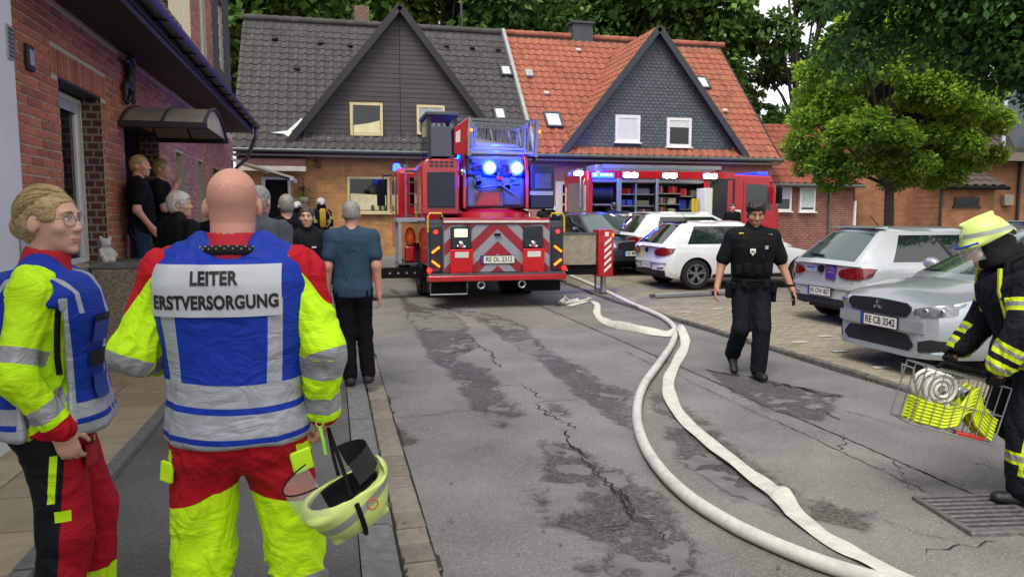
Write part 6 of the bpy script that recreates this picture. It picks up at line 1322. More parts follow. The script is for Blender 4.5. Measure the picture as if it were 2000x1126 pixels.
# ================================================================== PEOPLE
M_skin = mat("skin_fair", '#c99a86', .5, var=.06, scale=14, bump=.12, bscale=160); M_skin2 = mat("skin_ruddy", '#c68f7c', .5, var=.07, scale=14, bump=.12, bscale=160); M_skin3 = mat("skin_tan", '#a3775d', .5, var=.06, bump=.12, bscale=160)
M_lip = mat("lips", '#b06e66', .45, var=.05); M_eye = mat("eye_white", '#cfc9c2', .2, var=.0); M_iris = mat("iris", '#2c2620', .15, var=0.)
def hair_mat(name, c, c2):
    m, nt, N, L, b = new_mat(name); tc = N.new("ShaderNodeTexCoord"); mp = N.new("ShaderNodeMapping"); mp.inputs["Scale"].default_value = (1, .25, 1); L.new(tc.outputs["Object"], mp.inputs["Vector"])
    n = nd(N, "ShaderNodeTexNoise", Scale=120., Detail=3.); L.new(mp.outputs[0], n.inputs["Vector"]); mr = nd(N, "ShaderNodeMapRange"); mr.inputs[1].default_value = .35; mr.inputs[2].default_value = .65; L.new(n.outputs[0], mr.inputs[0])
    L.new(mix_col(N, L, mr.outputs[0], srgb(c), srgb(c2)), b.inputs["Base Color"]); b.inputs["Roughness"].default_value = .5; bu = nd(N, "ShaderNodeBump", Strength=.5, Distance=.006); L.new(n.outputs[0], bu.inputs["Height"]); L.new(bu.outputs[0], b.inputs["Normal"]); MATS[name] = m; return m
M_h_blond = hair_mat("hair_blond", '#7d6540', '#b39a68'); M_h_grey = hair_mat("hair_grey", '#6f6a66', '#a39e98'); M_h_white = hair_mat("hair_white", '#a8a39b', '#d0ccc4'); M_h_dark = hair_mat("hair_dark", '#17120f', '#3a2c22'); M_h_stub = hair_mat("hair_stubble", '#6f5546', '#8d6f5c'); M_h_brown = hair_mat("hair_brown", '#2e2018', '#57402e')
BASE = dict(pelvis=(0, 0, .95), neck=(0, -.01, 1.47), head=(0, .025, 1.625), shR=(.185, -.01, 1.405), shL=(-.185, -.01, 1.405), elR=(.235, -.03, 1.125), elL=(-.235, -.03, 1.125), wrR=(.24, .03, .885), wrL=(-.24, .03, .885),
            hipR=(.088, 0, .90), hipL=(-.088, 0, .90), knR=(.105, .02, .49), knL=(-.105, .02, .49), anR=(.11, -.02, .085), anL=(-.11, -.02, .085), ftR=(.06, 1, 0), ftL=(-.06, 1, 0), hrot=(0, 0, 0))
TSEC = [(-.30, .170, .120, 0), (-.05, .168, .120, -.005), (.15, .152, .110, 0), (.4, .160, .114, .005), (.65, .182, .122, .008), (.82, .182, .114, 0), (.92, .150, .095, -.005), (1.0, .085, .072, -.01)]
def A3(p): return np.array(p, float)
def torso_frame(P):
    pe, ne = A3(P['pelvis']), A3(P['neck']); z = ne - pe; Ln = np.linalg.norm(z); z /= Ln; x = A3(P['shR']) - A3(P['shL']); x -= z * (x @ z); x /= np.linalg.norm(x); return pe, np.stack([x, np.cross(z, x), z], 1), Ln
def torso(s, P, e=0., t0=-.1, t1=1.0, k=.03, wid=1., dep=1., belly=0., flare=0.):
    o, M, Ln = torso_frame(P); T = np.array(TSEC); ts = sorted({t0, t1, *[t for t in T[:, 0] if t0 < t < t1]}); secs = []
    for t in ts:
        rx, ry, cy = [np.interp(t, T[:, 0], T[:, i]) for i in (1, 2, 3)]; bl = belly * math.exp(-((t - .2) / .25) ** 2); fl = flare * max(0, .3 - t)
        secs.append((t * Ln, 0, cy + bl * .6, rx * wid + e + bl * .4 + fl, ry * dep + e + bl * .6 + fl))
    return s.stack(secs, o, M, k=k, cap=.025)
def arms(s, P, e=0., upto=2.0, k=.03, r0=.054, r1=.043, r2=.029, sides='RL', loose=0.):
    ak = P.get('armk', 1.); r0, r1, r2 = r0 * ak, r1 * ak, r2 * (ak * .5 + .5)
    for d in sides:
        sh, el, wr = A3(P['sh' + d]), A3(P['el' + d]), A3(P['wr' + d]); u = min(upto, 1.0)
        s.cap(sh, sh + (el - sh) * u, r0 + e, r0 + (r1 - r0) * u + e + loose, k=k)
        if upto > 1: s.cap(el, el + (wr - el) * (upto - 1), r1 + e + loose, r1 + (r2 - r1) * (upto - 1) + e + loose * .6, k=k)
        ne = A3(P['neck']); s.cap(sh, ne * .75 + sh * .25 + A3((0, 0, .0)), .052 + e, .045 + e, k=.04)
def legs(s, P, e=0., upto=2.0, k=.03, loose=0., r0=.088, r1=.060, r2=.043):
    for d in 'RL':
        hi, kn, an = A3(P['hip' + d]), A3(P['kn' + d]), A3(P['an' + d]); u = min(upto, 1.)
        s.cap(hi, hi + (kn - hi) * u, r0 + e, r0 + (r1 - r0) * u + e + loose * .6, k=k)
        if upto > 1: s.cap(kn, kn + (an - kn) * (upto - 1), r1 + e + loose * .6, r2 + e + loose, k=k)
    o, M, Ln = torso_frame(P)
    for sx in (-1, 1): s.ell(o + M @ A3((sx * .075, -.022, -.09)), (.088 + e, .092 + e, .10), k=.05)
def hand(s, w, d, n, side, curl=35, r=.0085, sc_=1.):
    w, d, n = A3(w), A3(d), A3(n); d /= np.linalg.norm(d); n = n - d * (n @ d); n /= np.linalg.norm(n); th = side * np.cross(d, n)
    s.cap(w - d * .02, w + d * .03, .027, .03, k=.02, flat=(n, .75)); s.cap(w + d * .03, w + d * .075 * sc_, .037, .040, k=.015, flat=(n, .38))
    for q, (off, ln, cu) in enumerate(((.029, .070, .9), (.0105, .078, 1.), (-.0085, .073, 1.05), (-.0265, .058, 1.15))):
        p = w + d * .085 * sc_ + th * off; a = R(curl * cu * .45)
        for j, f in enumerate((.45, .32, .25)):
            dd = d * math.cos(a) + n * math.sin(a) + th * off * 1.2; dd /= np.linalg.norm(dd); p2 = p + dd * ln * f * sc_; s.cap(p, p2, r * (1.05 - .08 * j), r * (.98 - .08 * j), k=.004); p = p2; a += R(curl * cu)
    p = w + d * .022 + th * .024 + n * .006; dd = th * .62 + d * .68 + n * .30; dd /= np.linalg.norm(dd); p2 = p + dd * .046; s.cap(p, p2, r * 1.5, r * 1.15, k=.01); dd = th * .25 + d * .88 + n * .35; dd /= np.linalg.norm(dd); s.cap(p2, p2 + dd * .032, r * 1.12, r * .9, k=.004)
def head_mat(P): y, p, r = P['hrot']; return np.array(Euler((R(p), R(r), R(y)), 'XYZ').to_matrix())
def head(s, P, detail=True, fem=False, wide=1.):
    c = A3(P['head']); M = head_mat(P); g = lambda p: c + M @ A3(p); w = wide
    s.ell(g((0, -.012, .030)), (.076 * w, .098, .090), M, k=.03); s.ell(g((0, .030, -.028)), (.062 * w, .066, .085), M, k=.03); s.ell(g((0, .040, -.080)), (.044 * w if not fem else .038 * w, .045, .036), M, k=.025)
    nw = P.get('nw', 1.); s.cap(A3(P['neck']) + A3((0, 0, -.03)), g((0, -.022, -.05)), (.060 if not fem else .054) * nw, (.056 if not fem else .050) * nw, k=.03)
    for sx in (-1, 1): s.ell(g((sx * .079 * w, -.012, -.008)), (.011, .021, .033), M @ np.array(rotm(-12, 0, sx * 22)), k=.006)
    if detail:
        s.cap(g((0, .088, .018)), g((0, .107 if fem else .111, -.025)), .0085 if fem else .010, .0115 if fem else .014, k=.012); s.ell(g((.012, .100, -.030)), .009, k=.006); s.ell(g((-.012, .100, -.030)), .009, k=.006)
        s.cap(g((-.04, .078 if fem else .080, .030)), g((.04, .078 if fem else .080, .030)), .009 if fem else .011, .009 if fem else .011, k=.016); s.ell(g((0, .078, -.103)), (.022, .018, .016), M, k=.015)
        for sx in (-1, 1): s.ell(g((sx * .045, .062, -.022)), (.024, .024, .022), M, k=.02); s.ell(g((sx * .031, .099, .008)), (.019, .014, .012), M, k=.012, op='s')
        s.cap(g((-.020, .0895, -.062)), g((.020, .0895, -.062)), .0075, .0075, k=.006); s.cap(g((-.016, .0885, -.0745)), g((.016, .0885, -.0745)), .0085, .0085, k=.006); s.cap(g((-.023, .101, -.0685)), g((.023, .101, -.0685)), .0028, .0028, k=.004, op='s')
    else: s.cap(g((0, .086, .015)), g((0, .104, -.028)), .012, .017, k=.012); s.ell(g((0, .078, -.066)), (.026, .014, .012), M, k=.01)
def clothe(name, s, h, m, parent, fields=None, wr=.0, wscale=9., stretch=(1, 1, .55), sm=1):
    V, F = s.eval_mesh(h)
    if sm: V = smooth_mesh(V, F, sm, .5)
    at = fields(V) if fields else None
    if wr:
        n = vert_normals(V, F); q = V * A3(stretch) * wscale; wv = fbm(q + 1.7 * np.stack([vnoise(q * .7), vnoise(q * .7 + 9), vnoise(q * .7 + 21)], 1), 3); V = V + n * (wr * (np.abs(wv) * -1.6 + .5))[:, None]
    return link_mesh(name, np_mesh(name, V, F, m, True, at), parent)
def face_bits(t, P, lips=True, brow=None, iris=None):
    c = A3(P['head']); M = head_mat(P); g = lambda p: tuple(c + M @ A3(p))
    for sx in (-1, 1):
        e = MB(); e.ball(g((sx * .031, .0785, .008)), .0122, 14); eo = e.build("eye", M_eye, t, smooth=60)
        i = MB(); i.ball(g((sx * .031 + .000, .0865, .008)), .0062, 10); i.build("iris", iris or M_iris, eo, smooth=60)
        l = MB(); l.tube([g((sx * x, y, z)) for x, y, z in ((.018, .0905, .0125), (.025, .0925, .0175), (.033, .091, .0185), (.043, .084, .0145))], .0022, 5); l.build("eyelid", M_h_dark, eo)
        if brow: b = MB(); b.tube([g((sx * x, y, z)) for x, y, z in ((.014, .0965, .030), (.026, .096, .035), (.040, .088, .034), (.050, .077, .028))], [.003, .004, .0035, .0015], 6); b.build("eyebrow", brow, t, smooth=60)
    if lips:
        s = SDF(); s.cap(g((-.021, .0925, -.0635)), g((.021, .0925, -.0635)), .0052, .0052, k=.004); s.cap(g((-.016, .0915, -.0735)), g((.016, .0915, -.0735)), .0065, .0065, k=.004); s.cap(g((-.024, .103, -.0685)), g((.024, .103, -.0685)), .0022, .0022, k=.002, op='s'); V, F = s.eval_mesh(.003); link_mesh("lips", np_mesh("lips", V, F, M_lip), t)
def hair_cap(t, P, m, h, front=.062, low=-.02, thick=.012, back_low=-.07, extra=None, wide=1., wr=.002):
    c = A3(P['head']); M = head_mat(P); g = lambda p: c + M @ A3(p); s = SDF()
    s.ell(g((0, -.016, .032)), (.076 * wide + thick, .098 + thick, .090 + thick), M, k=.02); s.ell(g((0, -.045, -.02)), (.066 * wide + thick * .8, .062 + thick, .075), M, k=.03)
    if extra: extra(s, g, M)
    s.box(g((0, front + .1, -.02)), (.2, .1, .085), M, rnd=.03, k=.015, op='s'); s.box(g((0, .06, low - .12)), (.2, .072, .12), M, rnd=.01, k=.012, op='s'); s.box(g((0, 0, back_low - .1)), (.2, .25, .1), M, rnd=.01, k=.012, op='s')
    for sx in (-1, 1): s.ell(g((sx * .085 * wide, -.008, -.012)), (.02, .026, .036), M, k=.008, op='s')
    return clothe("hair", s, h, m, t, wr=wr, wscale=45, stretch=(1, .4, 1), sm=1)
def combed(t, P, m, n=900, seed=3, end=(0, -.118, -.03), off=.010):
    c = A3(P['head']); M = head_mat(P); rg = np.random.default_rng(seed); mb = MB(); E = A3((.078, .100, .092)); o = A3((0, -.014, .031)); b = (A3(end) - o) / E; b /= np.linalg.norm(b)
    for k in range(n):
        u = rg.uniform(-1, 1); a = u * 1.85; el = .62 + .25 * math.cos(a) - .95 * max(0, abs(u) - .45) + rg.uniform(0, .7); d = A3((math.sin(a) * math.cos(el), math.cos(a) * math.cos(el), math.sin(el))); om = math.acos(max(-1, min(1, d @ b)))
        if om < .2: continue
        r_ = off + rg.uniform(-.002, .007); pts = []
        for f in np.linspace(0, 1, 9): q = (math.sin((1 - f) * om) * d + math.sin(f * om) * b) / math.sin(om); q = q / np.linalg.norm(q) + A3((0, 0, -.06 * math.sin(f * math.pi) * abs(u))); pts.append(tuple(c + M @ (o + q * (E + r_ * (.35 + .65 * min(1, f * 4))))))
        mb.tube(pts, [.0008] + [.0022] * 7 + [.0015], 4, caps=False)
    return mb.build("hair_strands", m, t, smooth=80, fix=False)
def shoes(t, P, m, h, boot=0.):
    for d in 'RL':
        an = A3(P['an' + d]); f = A3(P['ft' + d]); f = f / np.linalg.norm(f); z = A3((0, 0, 1)); s = SDF()
        s.cap(an - f * .045 + z * -.045, an + f * .15 + z * (-.05), .047, .040, k=.03, flat=((0, 0, 1), .9)); s.cap(an - z * .04, an + z * (.03 + boot), .050, .052 + .01 * (boot > 0), k=.03); f[2] > -.1 and s.box(an + f * .05 + A3((0, 0, -.19)), (.3, .3, .1085), rnd=.004, k=.004, op='s')
        clothe("boot" if boot else "shoe", s, h, m, t)
def field_arm(V, P, d):
    sh, el, wr = A3(P['sh' + d]), A3(P['el' + d]), A3(P['wr' + d]); out_s = np.zeros(len(V)); best = np.full(len(V), 1e9); L1 = np.linalg.norm(el - sh)
    for a, b, off in ((sh, el, 0.), (el, wr, L1)):
        q = b - a; t = np.clip(((V - a) @ q) / (q @ q), -.2, 1.3); ds = np.linalg.norm(V - a - np.clip(t, 0, 1)[:, None] * q, axis=1); m = ds < best; best[m] = ds[m]; out_s[m] = off + t[m] * np.linalg.norm(q)
    return out_s, best
def person(label, loc, rz, H, P=None, h=.012, skin=None, fem=False, wide=1., detail=True, hands=None, group=None, cat="person", curl=35):
    Q = dict(BASE); Q.update(P or {}); t = empty("person", loc, rz, label, cat, group); t.scale = (H / 1.75,) * 3
    s = SDF(); torso(s, Q, -.012 if fem else -.006, -.08, 1.0); arms(s, Q, -.004 if fem else 0., sides='RL'); legs(s, Q, -.012); head(s, Q, detail, fem, wide)
    hs = hands or {}
    for d, sd in (('R', 1), ('L', -1)):
        w, e = A3(Q['wr' + d]), A3(Q['el' + d]); dr = w - e; o_ = hs.get(d, {}); hand(s, w, o_.get('dir', dr), o_.get('palm', (-sd, .1, 0)), sd, o_.get('curl', curl), r=max(.0085, h * .85))
    for d in 'RL': an = A3(Q['an' + d]); f = A3(Q['ft' + d]); f = f / np.linalg.norm(f); s.cap(an - A3((0, 0, .03)), an + f * .09 - A3((0, 0, .04)), .030, .022, k=.02)
    V, F = s.eval_mesh(h); V = smooth_mesh(V, F, 1, .4); link_mesh("body", np_mesh("body", V, F, skin or M_skin, True, dict(stub=np.where(V[:, 2] > Q['neck'][2] + .085, .012 + .022 * fbm(V * 150, 2) + .6 * (Q['head'][2] + .045 - V[:, 2]) - .25 * np.maximum(0, V[:, 1] - .03), -1)) if skin and skin.name == 'skin_bald' else None), t)
    return t, Q
def shirt(t, P, m, h, name="shirt", e=.016, upto=.62, t0=-.22, wid=1., dep=1., belly=0., fields=None, wr=.004, loose=.012, flare=.0, collar=None, t1=.99):
    s = SDF(); torso(s, P, e, t0, t1, wid=wid, dep=dep, belly=belly, flare=flare); arms(s, P, e, upto, loose=loose)
    if collar: ne = A3(P['neck']); s.cap(ne + A3((0, 0, -.03)), ne + A3((0, .012, collar)), .075, .072, k=.02)
    return clothe(name, s, h, m, t, fields, wr)
def trousers(t, P, m, h, e=.014, loose=.016, t1=.1, fields=None, wr=.005, wid=1., upto=1.97, belly=0., name="trousers"):
    s = SDF(); torso(s, P, e, -.13, t1, wid=wid, belly=belly); legs(s, P, e, upto, loose=loose); return clothe(name, s, h, m, t, fields, wr, wscale=7, stretch=(1, 1, .8))
def on_surface(ob, M, us, vs_, m, name, depth=.4, off=.004, parent=None, mesh=None, flip=1):
    """lay a patch or lettering on a garment: points of a flat layout (x,y) at matrix M are dropped along -z onto the garment"""
    from mathutils.bvhtree import BVHTree
    me0 = ob.data; bv = BVHTree.FromPolygons([v.co.copy() for v in me0.vertices], [tuple(p.vertices) for p in me0.polygons])
    if mesh is None:
        mb = MB(); n, k = len(us), len(vs_); P = [(u, v, 0) for u in us for v in vs_]; mb.add(P, [(i * k + j, (i + 1) * k + j, (i + 1) * k + j + 1, i * k + j + 1) for i in range(n - 1) for j in range(k - 1)]); me = mb.mesh(name, m)
    else: me = mesh; me.materials.clear(); me.materials.append(m)
    dn = -(M.to_3x3() @ Vector((0, 0, 1)))
    for v in me.vertices:
        q = M @ v.co; hit = bv.ray_cast(q, dn, depth); v.co = (hit[0] - dn * off) if hit[0] is not None else q - dn * -.05
    me.update(); o = link_mesh(name, me, parent or ob); me.shade_smooth(); return o
def subdiv_mesh(me, cuts=1):
    bm = bmesh.new(); bm.from_mesh(me); bmesh.ops.triangulate(bm, faces=bm.faces); bmesh.ops.subdivide_edges(bm, edges=[e for e in bm.edges if e.calc_length() > .03], cuts=cuts); bm.to_mesh(me); bm.free(); return me
LIME, RED, BLUE, SILV = '#a9d911', '#a8101f', '#14358f', '#9a9da0'
M_jacket = attr_mat("hi_vis_jacket", '#c0f016', [('red', '#b01020', .75, 0.), ('band', SILV, .4, .25)], rough=.65); M_hv_tr = attr_mat("hi_vis_trousers", '#a81220', [('lime', '#c4f018', .7, 0.), ('band', SILV, .4, .25)], rough=.75)
M_vest = attr_mat("vest_blue", '#12339a', [('band', '#a2a6ad', .4, .2), ('stripe', '#12339a', .7, 0.)], rough=.6, bump=.08, crease=.26); M_panel = mat("vest_panel", '#b4b8bd', .5, var=.06, scale=12, bump=.1, bscale=30); M_text = mat("print_black", '#0f1012', .6)
GZW = .08
# ---------------------------------------------------------------- 1: bald crew leader, seen from behind
P1 = dict(pelvis=(0, 0, .94), neck=(0, .0, 1.485), head=(0, .035, 1.628), shR=(.205, 0, 1.415), shL=(-.205, 0, 1.415), elR=(.278, -.055, 1.155), elL=(-.298, -.045, 1.165), wrR=(.270, .0, .945), wrL=(-.20, .20, 1.09), hipR=(.105, 0, .88), hipL=(-.105, 0, .88), knR=(.165, .03, .47), knL=(-.135, .03, .47), anR=(.19, -.02, .085), anL=(-.15, -.02, .085), hrot=(0, -3, 0), nw=1.2, armk=.94)
B1, Q1 = person("bald man seen from behind in a blue LEITER ERSTVERSORGUNG vest over lime and red workwear", (-.31, 2.5, GZW), R(-3), 1.72, P1, .0058, attr_mat("skin_bald", '#c8927f', [('stub', '#b98775', .6, 0.)], rough=.5, bump=.10, bscale=260, var=.07, crease=.02), wide=1.03, detail=False, hands={'R': dict(dir=(-.1, .18, -1), palm=(-.9, .3, .1), curl=55), 'L': dict(dir=(.8, .5, .1), palm=(0, -1, 0))})
def fj(V):
    red = (V[:, 2] - 1.44) + (np.abs(V[:, 0]) - .205) * 1.25 + .0; red = np.maximum(red, .0) * (np.abs(V[:, 0]) > .16); red = np.where(np.abs(V[:, 0]) > .16, (V[:, 2] - 1.435) + (np.abs(V[:, 0]) - .205) * 1.25, np.where(V[:, 2] > 1.46, .01, -.01)); band = np.full(len(V), -1.)
    for d in 'RL':
        sa, ds = field_arm(V, Q1, d); ok = (ds < .115) & (np.abs(V[:, 0]) > .2) if d == 'R' else (ds < .115) & (V[:, 0] < -.15)
        b = np.maximum(.036 - np.abs(sa - .315), .03 - np.abs(sa - .455)); cuff = sa - .515; band = np.where(ok, np.maximum(band, b), band); red = np.where(ok & (sa > .2), cuff, red)
    red = np.maximum(red, np.where(np.abs(V[:, 0]) < .26, .905 - V[:, 2], -1)); return dict(red=red, band=band)
J1 = shirt(B1, Q1, M_jacket, .0058, "jacket", e=.020, upto=2.0, t0=-.20, wid=1.13, dep=1.12, fields=fj, wr=.013, loose=.010, flare=-.02, t1=.92)
s = SDF(); ne = A3(Q1['neck'])
s.cap(ne + A3((0, -.012, -.02)), ne + A3((0, .005, .030)), .092, .084, k=.02); s.cap(ne + A3((0, .0, .0)), ne + A3((0, .01, .12)), .074, .072, k=.01, op='s'); clothe("collar", s, .006, mat("collar_red", '#a8101f', .8, bump=.2), B1, wr=.002)
kn_ = MB(); kn_.tube([(.102 * math.cos(a), .0 + .094 * math.sin(a), 1.476 - .012 * math.sin(a)) for a in np.linspace(math.pi * .95, math.pi * 2.05, 25)], .017, 10); kn_ = kn_.build("knit_band", mat("knit_black", '#121215', .9, bump=.6, bscale=300), B1, smooth=60)
for k in range(30): a = math.pi * (1.0 + k / 29.); q = MB(); q.ball((.116 * math.cos(a), .0 + .110 * math.sin(a), 1.482 + .008 * (k % 2) - .012 * math.sin(a)), (.0032, .0032, .0032), 6); q.build("knit_fleck", M_lead, kn_)
def fv(V):
    x, z = V[:, 0], V[:, 2]; w_ = .008 * np.sin(x * 9 + 1); b1 = .036 - np.abs(z + w_ - 1.045); b2 = .038 - np.abs(z + w_ - .950); b3 = .893 - (z + w_)
    v = .021 - np.abs(np.abs(x + .015) - .155 - (z - 1.2) * .05); v = np.where((z < 1.345) & (z > 1.04) & (V[:, 1] < 0), v, -1); edge = np.where(z > 1.0, np.abs(x) - .247, -1)
    return dict(band=np.maximum.reduce([b1, b2, b3, v, edge]), stripe=np.full(len(V), -1.))
s = SDF(); torso(s, Q1, .045, -.14, .955, wid=1.12, dep=1.14, flare=-.02); [s.cap(A3(Q1['sh' + d]) * A3((.78, 1, 1)) + A3((0, 0, .012)), A3(Q1['neck']) * .62 + A3(Q1['sh' + d]) * .38 + A3((0, 0, .005)), .078, .085, k=.05) for d in 'RL']; s.cap(ne + A3((0, .0, -.03)), ne + A3((0, .01, .09)), .082, .080, k=.01, op='s')
V1 = clothe("vest", s, .0058, M_vest, B1, fv, wr=.006, wscale=5)
Mv = frame_matrix((-.02, -.45, 1.368), (1, 0, 0), (0, 0, 1))
on_surface(V1, Mv, np.linspace(-.205, .185, 26), np.linspace(-.078, .08, 12), M_panel, "vest_panel", off=.008)
for txt, z, sz in (("LEITER", .038, .056), ("ERSTVERSORGUNG", -.035, .056)):
    me = text_mesh(txt, sz, bold=.0024, sx=.80 if txt == "LEITER" else .735, spacing=1.06); me.transform(Matrix.Translation((-.01, z, 0)) @ Matrix.Rotation(R(.6), 4, 'Z')); on_surface(V1, Mv, 0, 0, M_text, "lettering", off=.0105, mesh=subdiv_mesh(me, 1))
def ft(V):
    x, z = V[:, 0], V[:, 2]; lo = np.where(x < 0, .675 + (x + .14) * .35, .665 - (x - .16) * .2); lim = lo - z; pk = np.minimum(.02 - np.abs(np.abs(x) - .215), .02 - np.abs(z - .83)); return dict(lime=np.maximum(lim, pk), band=.035 - np.abs(z - .36))
T1 = trousers(B1, Q1, M_hv_tr, .0058, e=.022, loose=.028, t1=.02, wid=1.02, fields=ft, wr=.012)
shoes(B1, Q1, mat("boot_black", '#111112', .6), .009, .1)
one("side_pocket", mat("pocket_lime", '#c4f018', .7), B1, "box", (.205, -.085, .80), (.07, .014, .075), rotm(0, -12, 25), bevel=.006); one("side_pocket", MATS["pocket_lime"], B1, "box", (-.215, -.06, .78), (.05, .014, .07), rotm(0, 8, -30), bevel=.006)
kr = MB(); kr.tube([(.262 + .012 * math.cos(a), -.06, .915 + .014 * math.sin(a)) for a in np.linspace(0, 6.28, 13)[:-1]], .0022, 5, closed=True); kr.tube([(.262, -.06, .90), (.272, -.066, .86), (.28, -.07, .81)], .006, 6); kr.build("key_strap", mat("strap_lime", '#8fd43a', .6), B1)
# ---------------------------------------------------------------- helmets
def helmet_parts(parent, shell_m, band_m=None, visor=True, h=.007, tilt=None, neck=True, scale=1.0):
    s = SDF(); s.ell((0, -.005, .02), (.122, .150, .128), k=.02); s.cap((-.06, .10, -.012), (.06, .10, -.012), .055, .055, k=.04, flat=((0, 0, 1), .45)); s.ell((0, -.10, -.03), (.115, .085, .06), k=.04)
    s.cap((0, -.1, .135), (0, .1, .135), .016, .016, k=.02); s.ell((0, -.005, .0), (.108, .136, .112), k=.006, op='s'); s.box((0, .03, -.13), (.2, .2, .095), np.array(rotm(-6, 0, 0)), rnd=.01, k=.006, op='s'); s.box((0, 0, -.17), (.3, .3, .08), rnd=.01, k=.006, op='s')
    fl = (lambda V: dict(band=np.where(np.abs(V[:, 0]) > .03, .016 - np.abs(V[:, 2] - .035 - .03 * V[:, 1] / .15), -1)))
    o = clothe("helmet", s, h, shell_m, parent, fl, sm=2)
    return o
M_helm = attr_mat("helmet_lime", '#c3d87a', [('band', '#9fa39b', .35, .3)], rough=.3, bump=.02, var=.03, crease=0.); M_helm_w = attr_mat("helmet_white", '#cfcdc2', [('band', '#6d6e70', .35, .3)], rough=.35, bump=.02, var=.03, crease=0.)
# helmet carried by its strap in the crew leader's hand
HM = empty("carried_helmet", (0, 0, 0), 0, "pale lime fire helmet hanging by its strap from the bald man's hand", "helmet")
hp = atD(672, 968, 2.30); HM.location = hp; HM.scale = (.86, .86, .86)
_hz = Vector(_RT * .38 - _UP * .84 + _F * .28).normalized(); _hy = Vector(-_RT * .85 - _UP * .30 - _F * .35); _hy = (_hy - _hz * _hy.dot(_hz)).normalized(); HM.rotation_euler = Matrix((_hy.cross(_hz), _hy, _hz)).transposed().to_euler()
ho = helmet_parts(HM, M_helm, h=.006)
lin = SDF(); lin.ell((0, -.005, .0), (.104, .130, .108), k=.01); lin.ell((0, -.005, -.04), (.088, .112, .12), k=.01, op='s'); lin.box((0, 0, -.17), (.3, .3, .14), rnd=.01, k=.006, op='s'); clothe("helmet_liner", lin, .007, M_black, HM)
vz = MB(); arcv = np.linspace(-1.25, 1.25, 15); vz.loft([[(.128 * math.sin(a), .01 + .16 * math.cos(a), z) for a in arcv] for z in (-.02, -.08, -.135)], caps=False, close_ring=False)
m_v, ntv, Nv, Lv, bv_ = new_mat("visor_clear"); bv_.inputs["Base Color"].default_value = (.8, .82, .78, 1); bv_.inputs["Alpha"].default_value = .22; bv_.inputs["Roughness"].default_value = .05; MATS["visor_clear"] = m_v
vzo = vz.build("visor", m_v, HM, smooth=60); ve = MB(); ve.tube([(.128 * math.sin(a), .01 + .16 * math.cos(a), -.135) for a in arcv], .003, 5); ve.build("visor_edge", M_black, vzo)
rb_ = MB(); rb_.tube([(.126 * math.cos(a), -.02 + .02 * math.sin(a), .02 + .138 * math.sin(a)) for a in np.linspace(-.2, math.pi + .2, 17)], .009, 6); rb_.build("rubber_band", M_black, HM)
nk = MB(); nk.loft([[(.112 * math.sin(a), -.01 - .15 * math.cos(a), z) for a in np.linspace(-1.2, 1.2, 11)] for z in (-.05, -.14)], caps=False, close_ring=False); nk.build("neck_guard", mat("leather_black", '#17171a', .7, bump=.3), HM)
HM["_"] = 0
def to_local(o, p): return (Matrix.LocRotScale(o.location, o.rotation_euler, o.scale)).inverted() @ Vector(p)
hd_w = Vector((-.31, 2.5, GZW)) + Matrix.Rotation(R(-3), 3, 'Z') @ (Vector((.285, .02, .872)) * (1.72 / 1.75))
for sx in (-1, 1):
    a = to_local(HM, hd_w); stp = MB(); b_ = Vector((sx * .115, -.02, -.035)); stp.tube([a, a.lerp(b_, .35) + Vector((sx * .02, 0, 0)), a.lerp(b_, .7) + Vector((sx * .03, 0, 0)), b_], .0075, 6); stp.build("chin_strap", M_black, HM, smooth=60)
rgm = MB(); rgm.lathe([(.016, 0), (.019, .002), (.022, 0)], 20, 'X', (.117, -.07, .03)); rgm.build("number_mark", mat("mark_orange", '#c05a1e', .5), HM)
# ---------------------------------------------------------------- 2: woman with glasses, blond hair
P2 = dict(pelvis=(0, 0, .945), neck=(0, .0, 1.465), head=(0, .03, 1.622), shR=(.185, -.02, 1.395), shL=(-.185, .01, 1.395), elR=(.255, -.075, 1.105), elL=(-.25, .02, 1.12), wrR=(.225, .045, .905), wrL=(-.20, .10, .93), hipR=(.092, 0, .90), hipL=(-.092, 0, .90), knR=(.11, .03, .49), knL=(-.10, .10, .49), anR=(.115, -.02, .085), anL=(-.11, .08, .085), hrot=(-30, 0, 0), armk=.80)
B2, Q2 = person("blond woman with glasses in a blue emergency vest over a lime jacket, facing the street", (-.985, 2.90, GZW), R(-78), 1.67, P2, .0056, M_skin, fem=True, wide=1.0, hands={'R': dict(dir=(-.05, .25, -1), palm=(-1, .1, 0), curl=42)})
face_bits(B2, Q2, True, hair_mat("brow_blond", '#6b5236', '#8a6f4a'))
def hb_x(s, g, M):
    s.ell(g((0, -.118, -.02)), (.042, .036, .045), M, k=.03)
    for sx in (-1, 1): s.ell(g((sx * .062, -.01, .02)), (.018, .08, .05), M, k=.03)
hair_cap(B2, Q2, M_h_blond, .006, front=.060, low=-.005, thick=.006, back_low=-.095, extra=hb_x, wr=.001); combed(B2, Q2, M_h_blond)
gc = A3(Q2['head']); gM = head_mat(Q2); gg = lambda p: tuple(gc + gM @ A3(p)); gl = MB()
for sx in (-1, 1): gl.tube([gg((sx * .033 + .025 * math.cos(a), .104 - .012 * abs(sx * .033 + .025 * math.cos(a)) / .05, .004 + .021 * math.sin(a))) for a in np.linspace(0, 2 * math.pi, 21)[:-1]], .0016, 5, closed=True); gl.tube([gg((sx * .058, .092, .010)), gg((sx * .076, .05, .010)), gg((sx * .083, -.005, .008))], .0018, 5)
gl.tube([gg((-.008, .103, .006)), gg((0, .106, .009)), gg((.008, .103, .006))], .0016, 5); glo = gl.build("glasses", mat("glasses_rim", '#8d7f7a', .3, .6), B2)
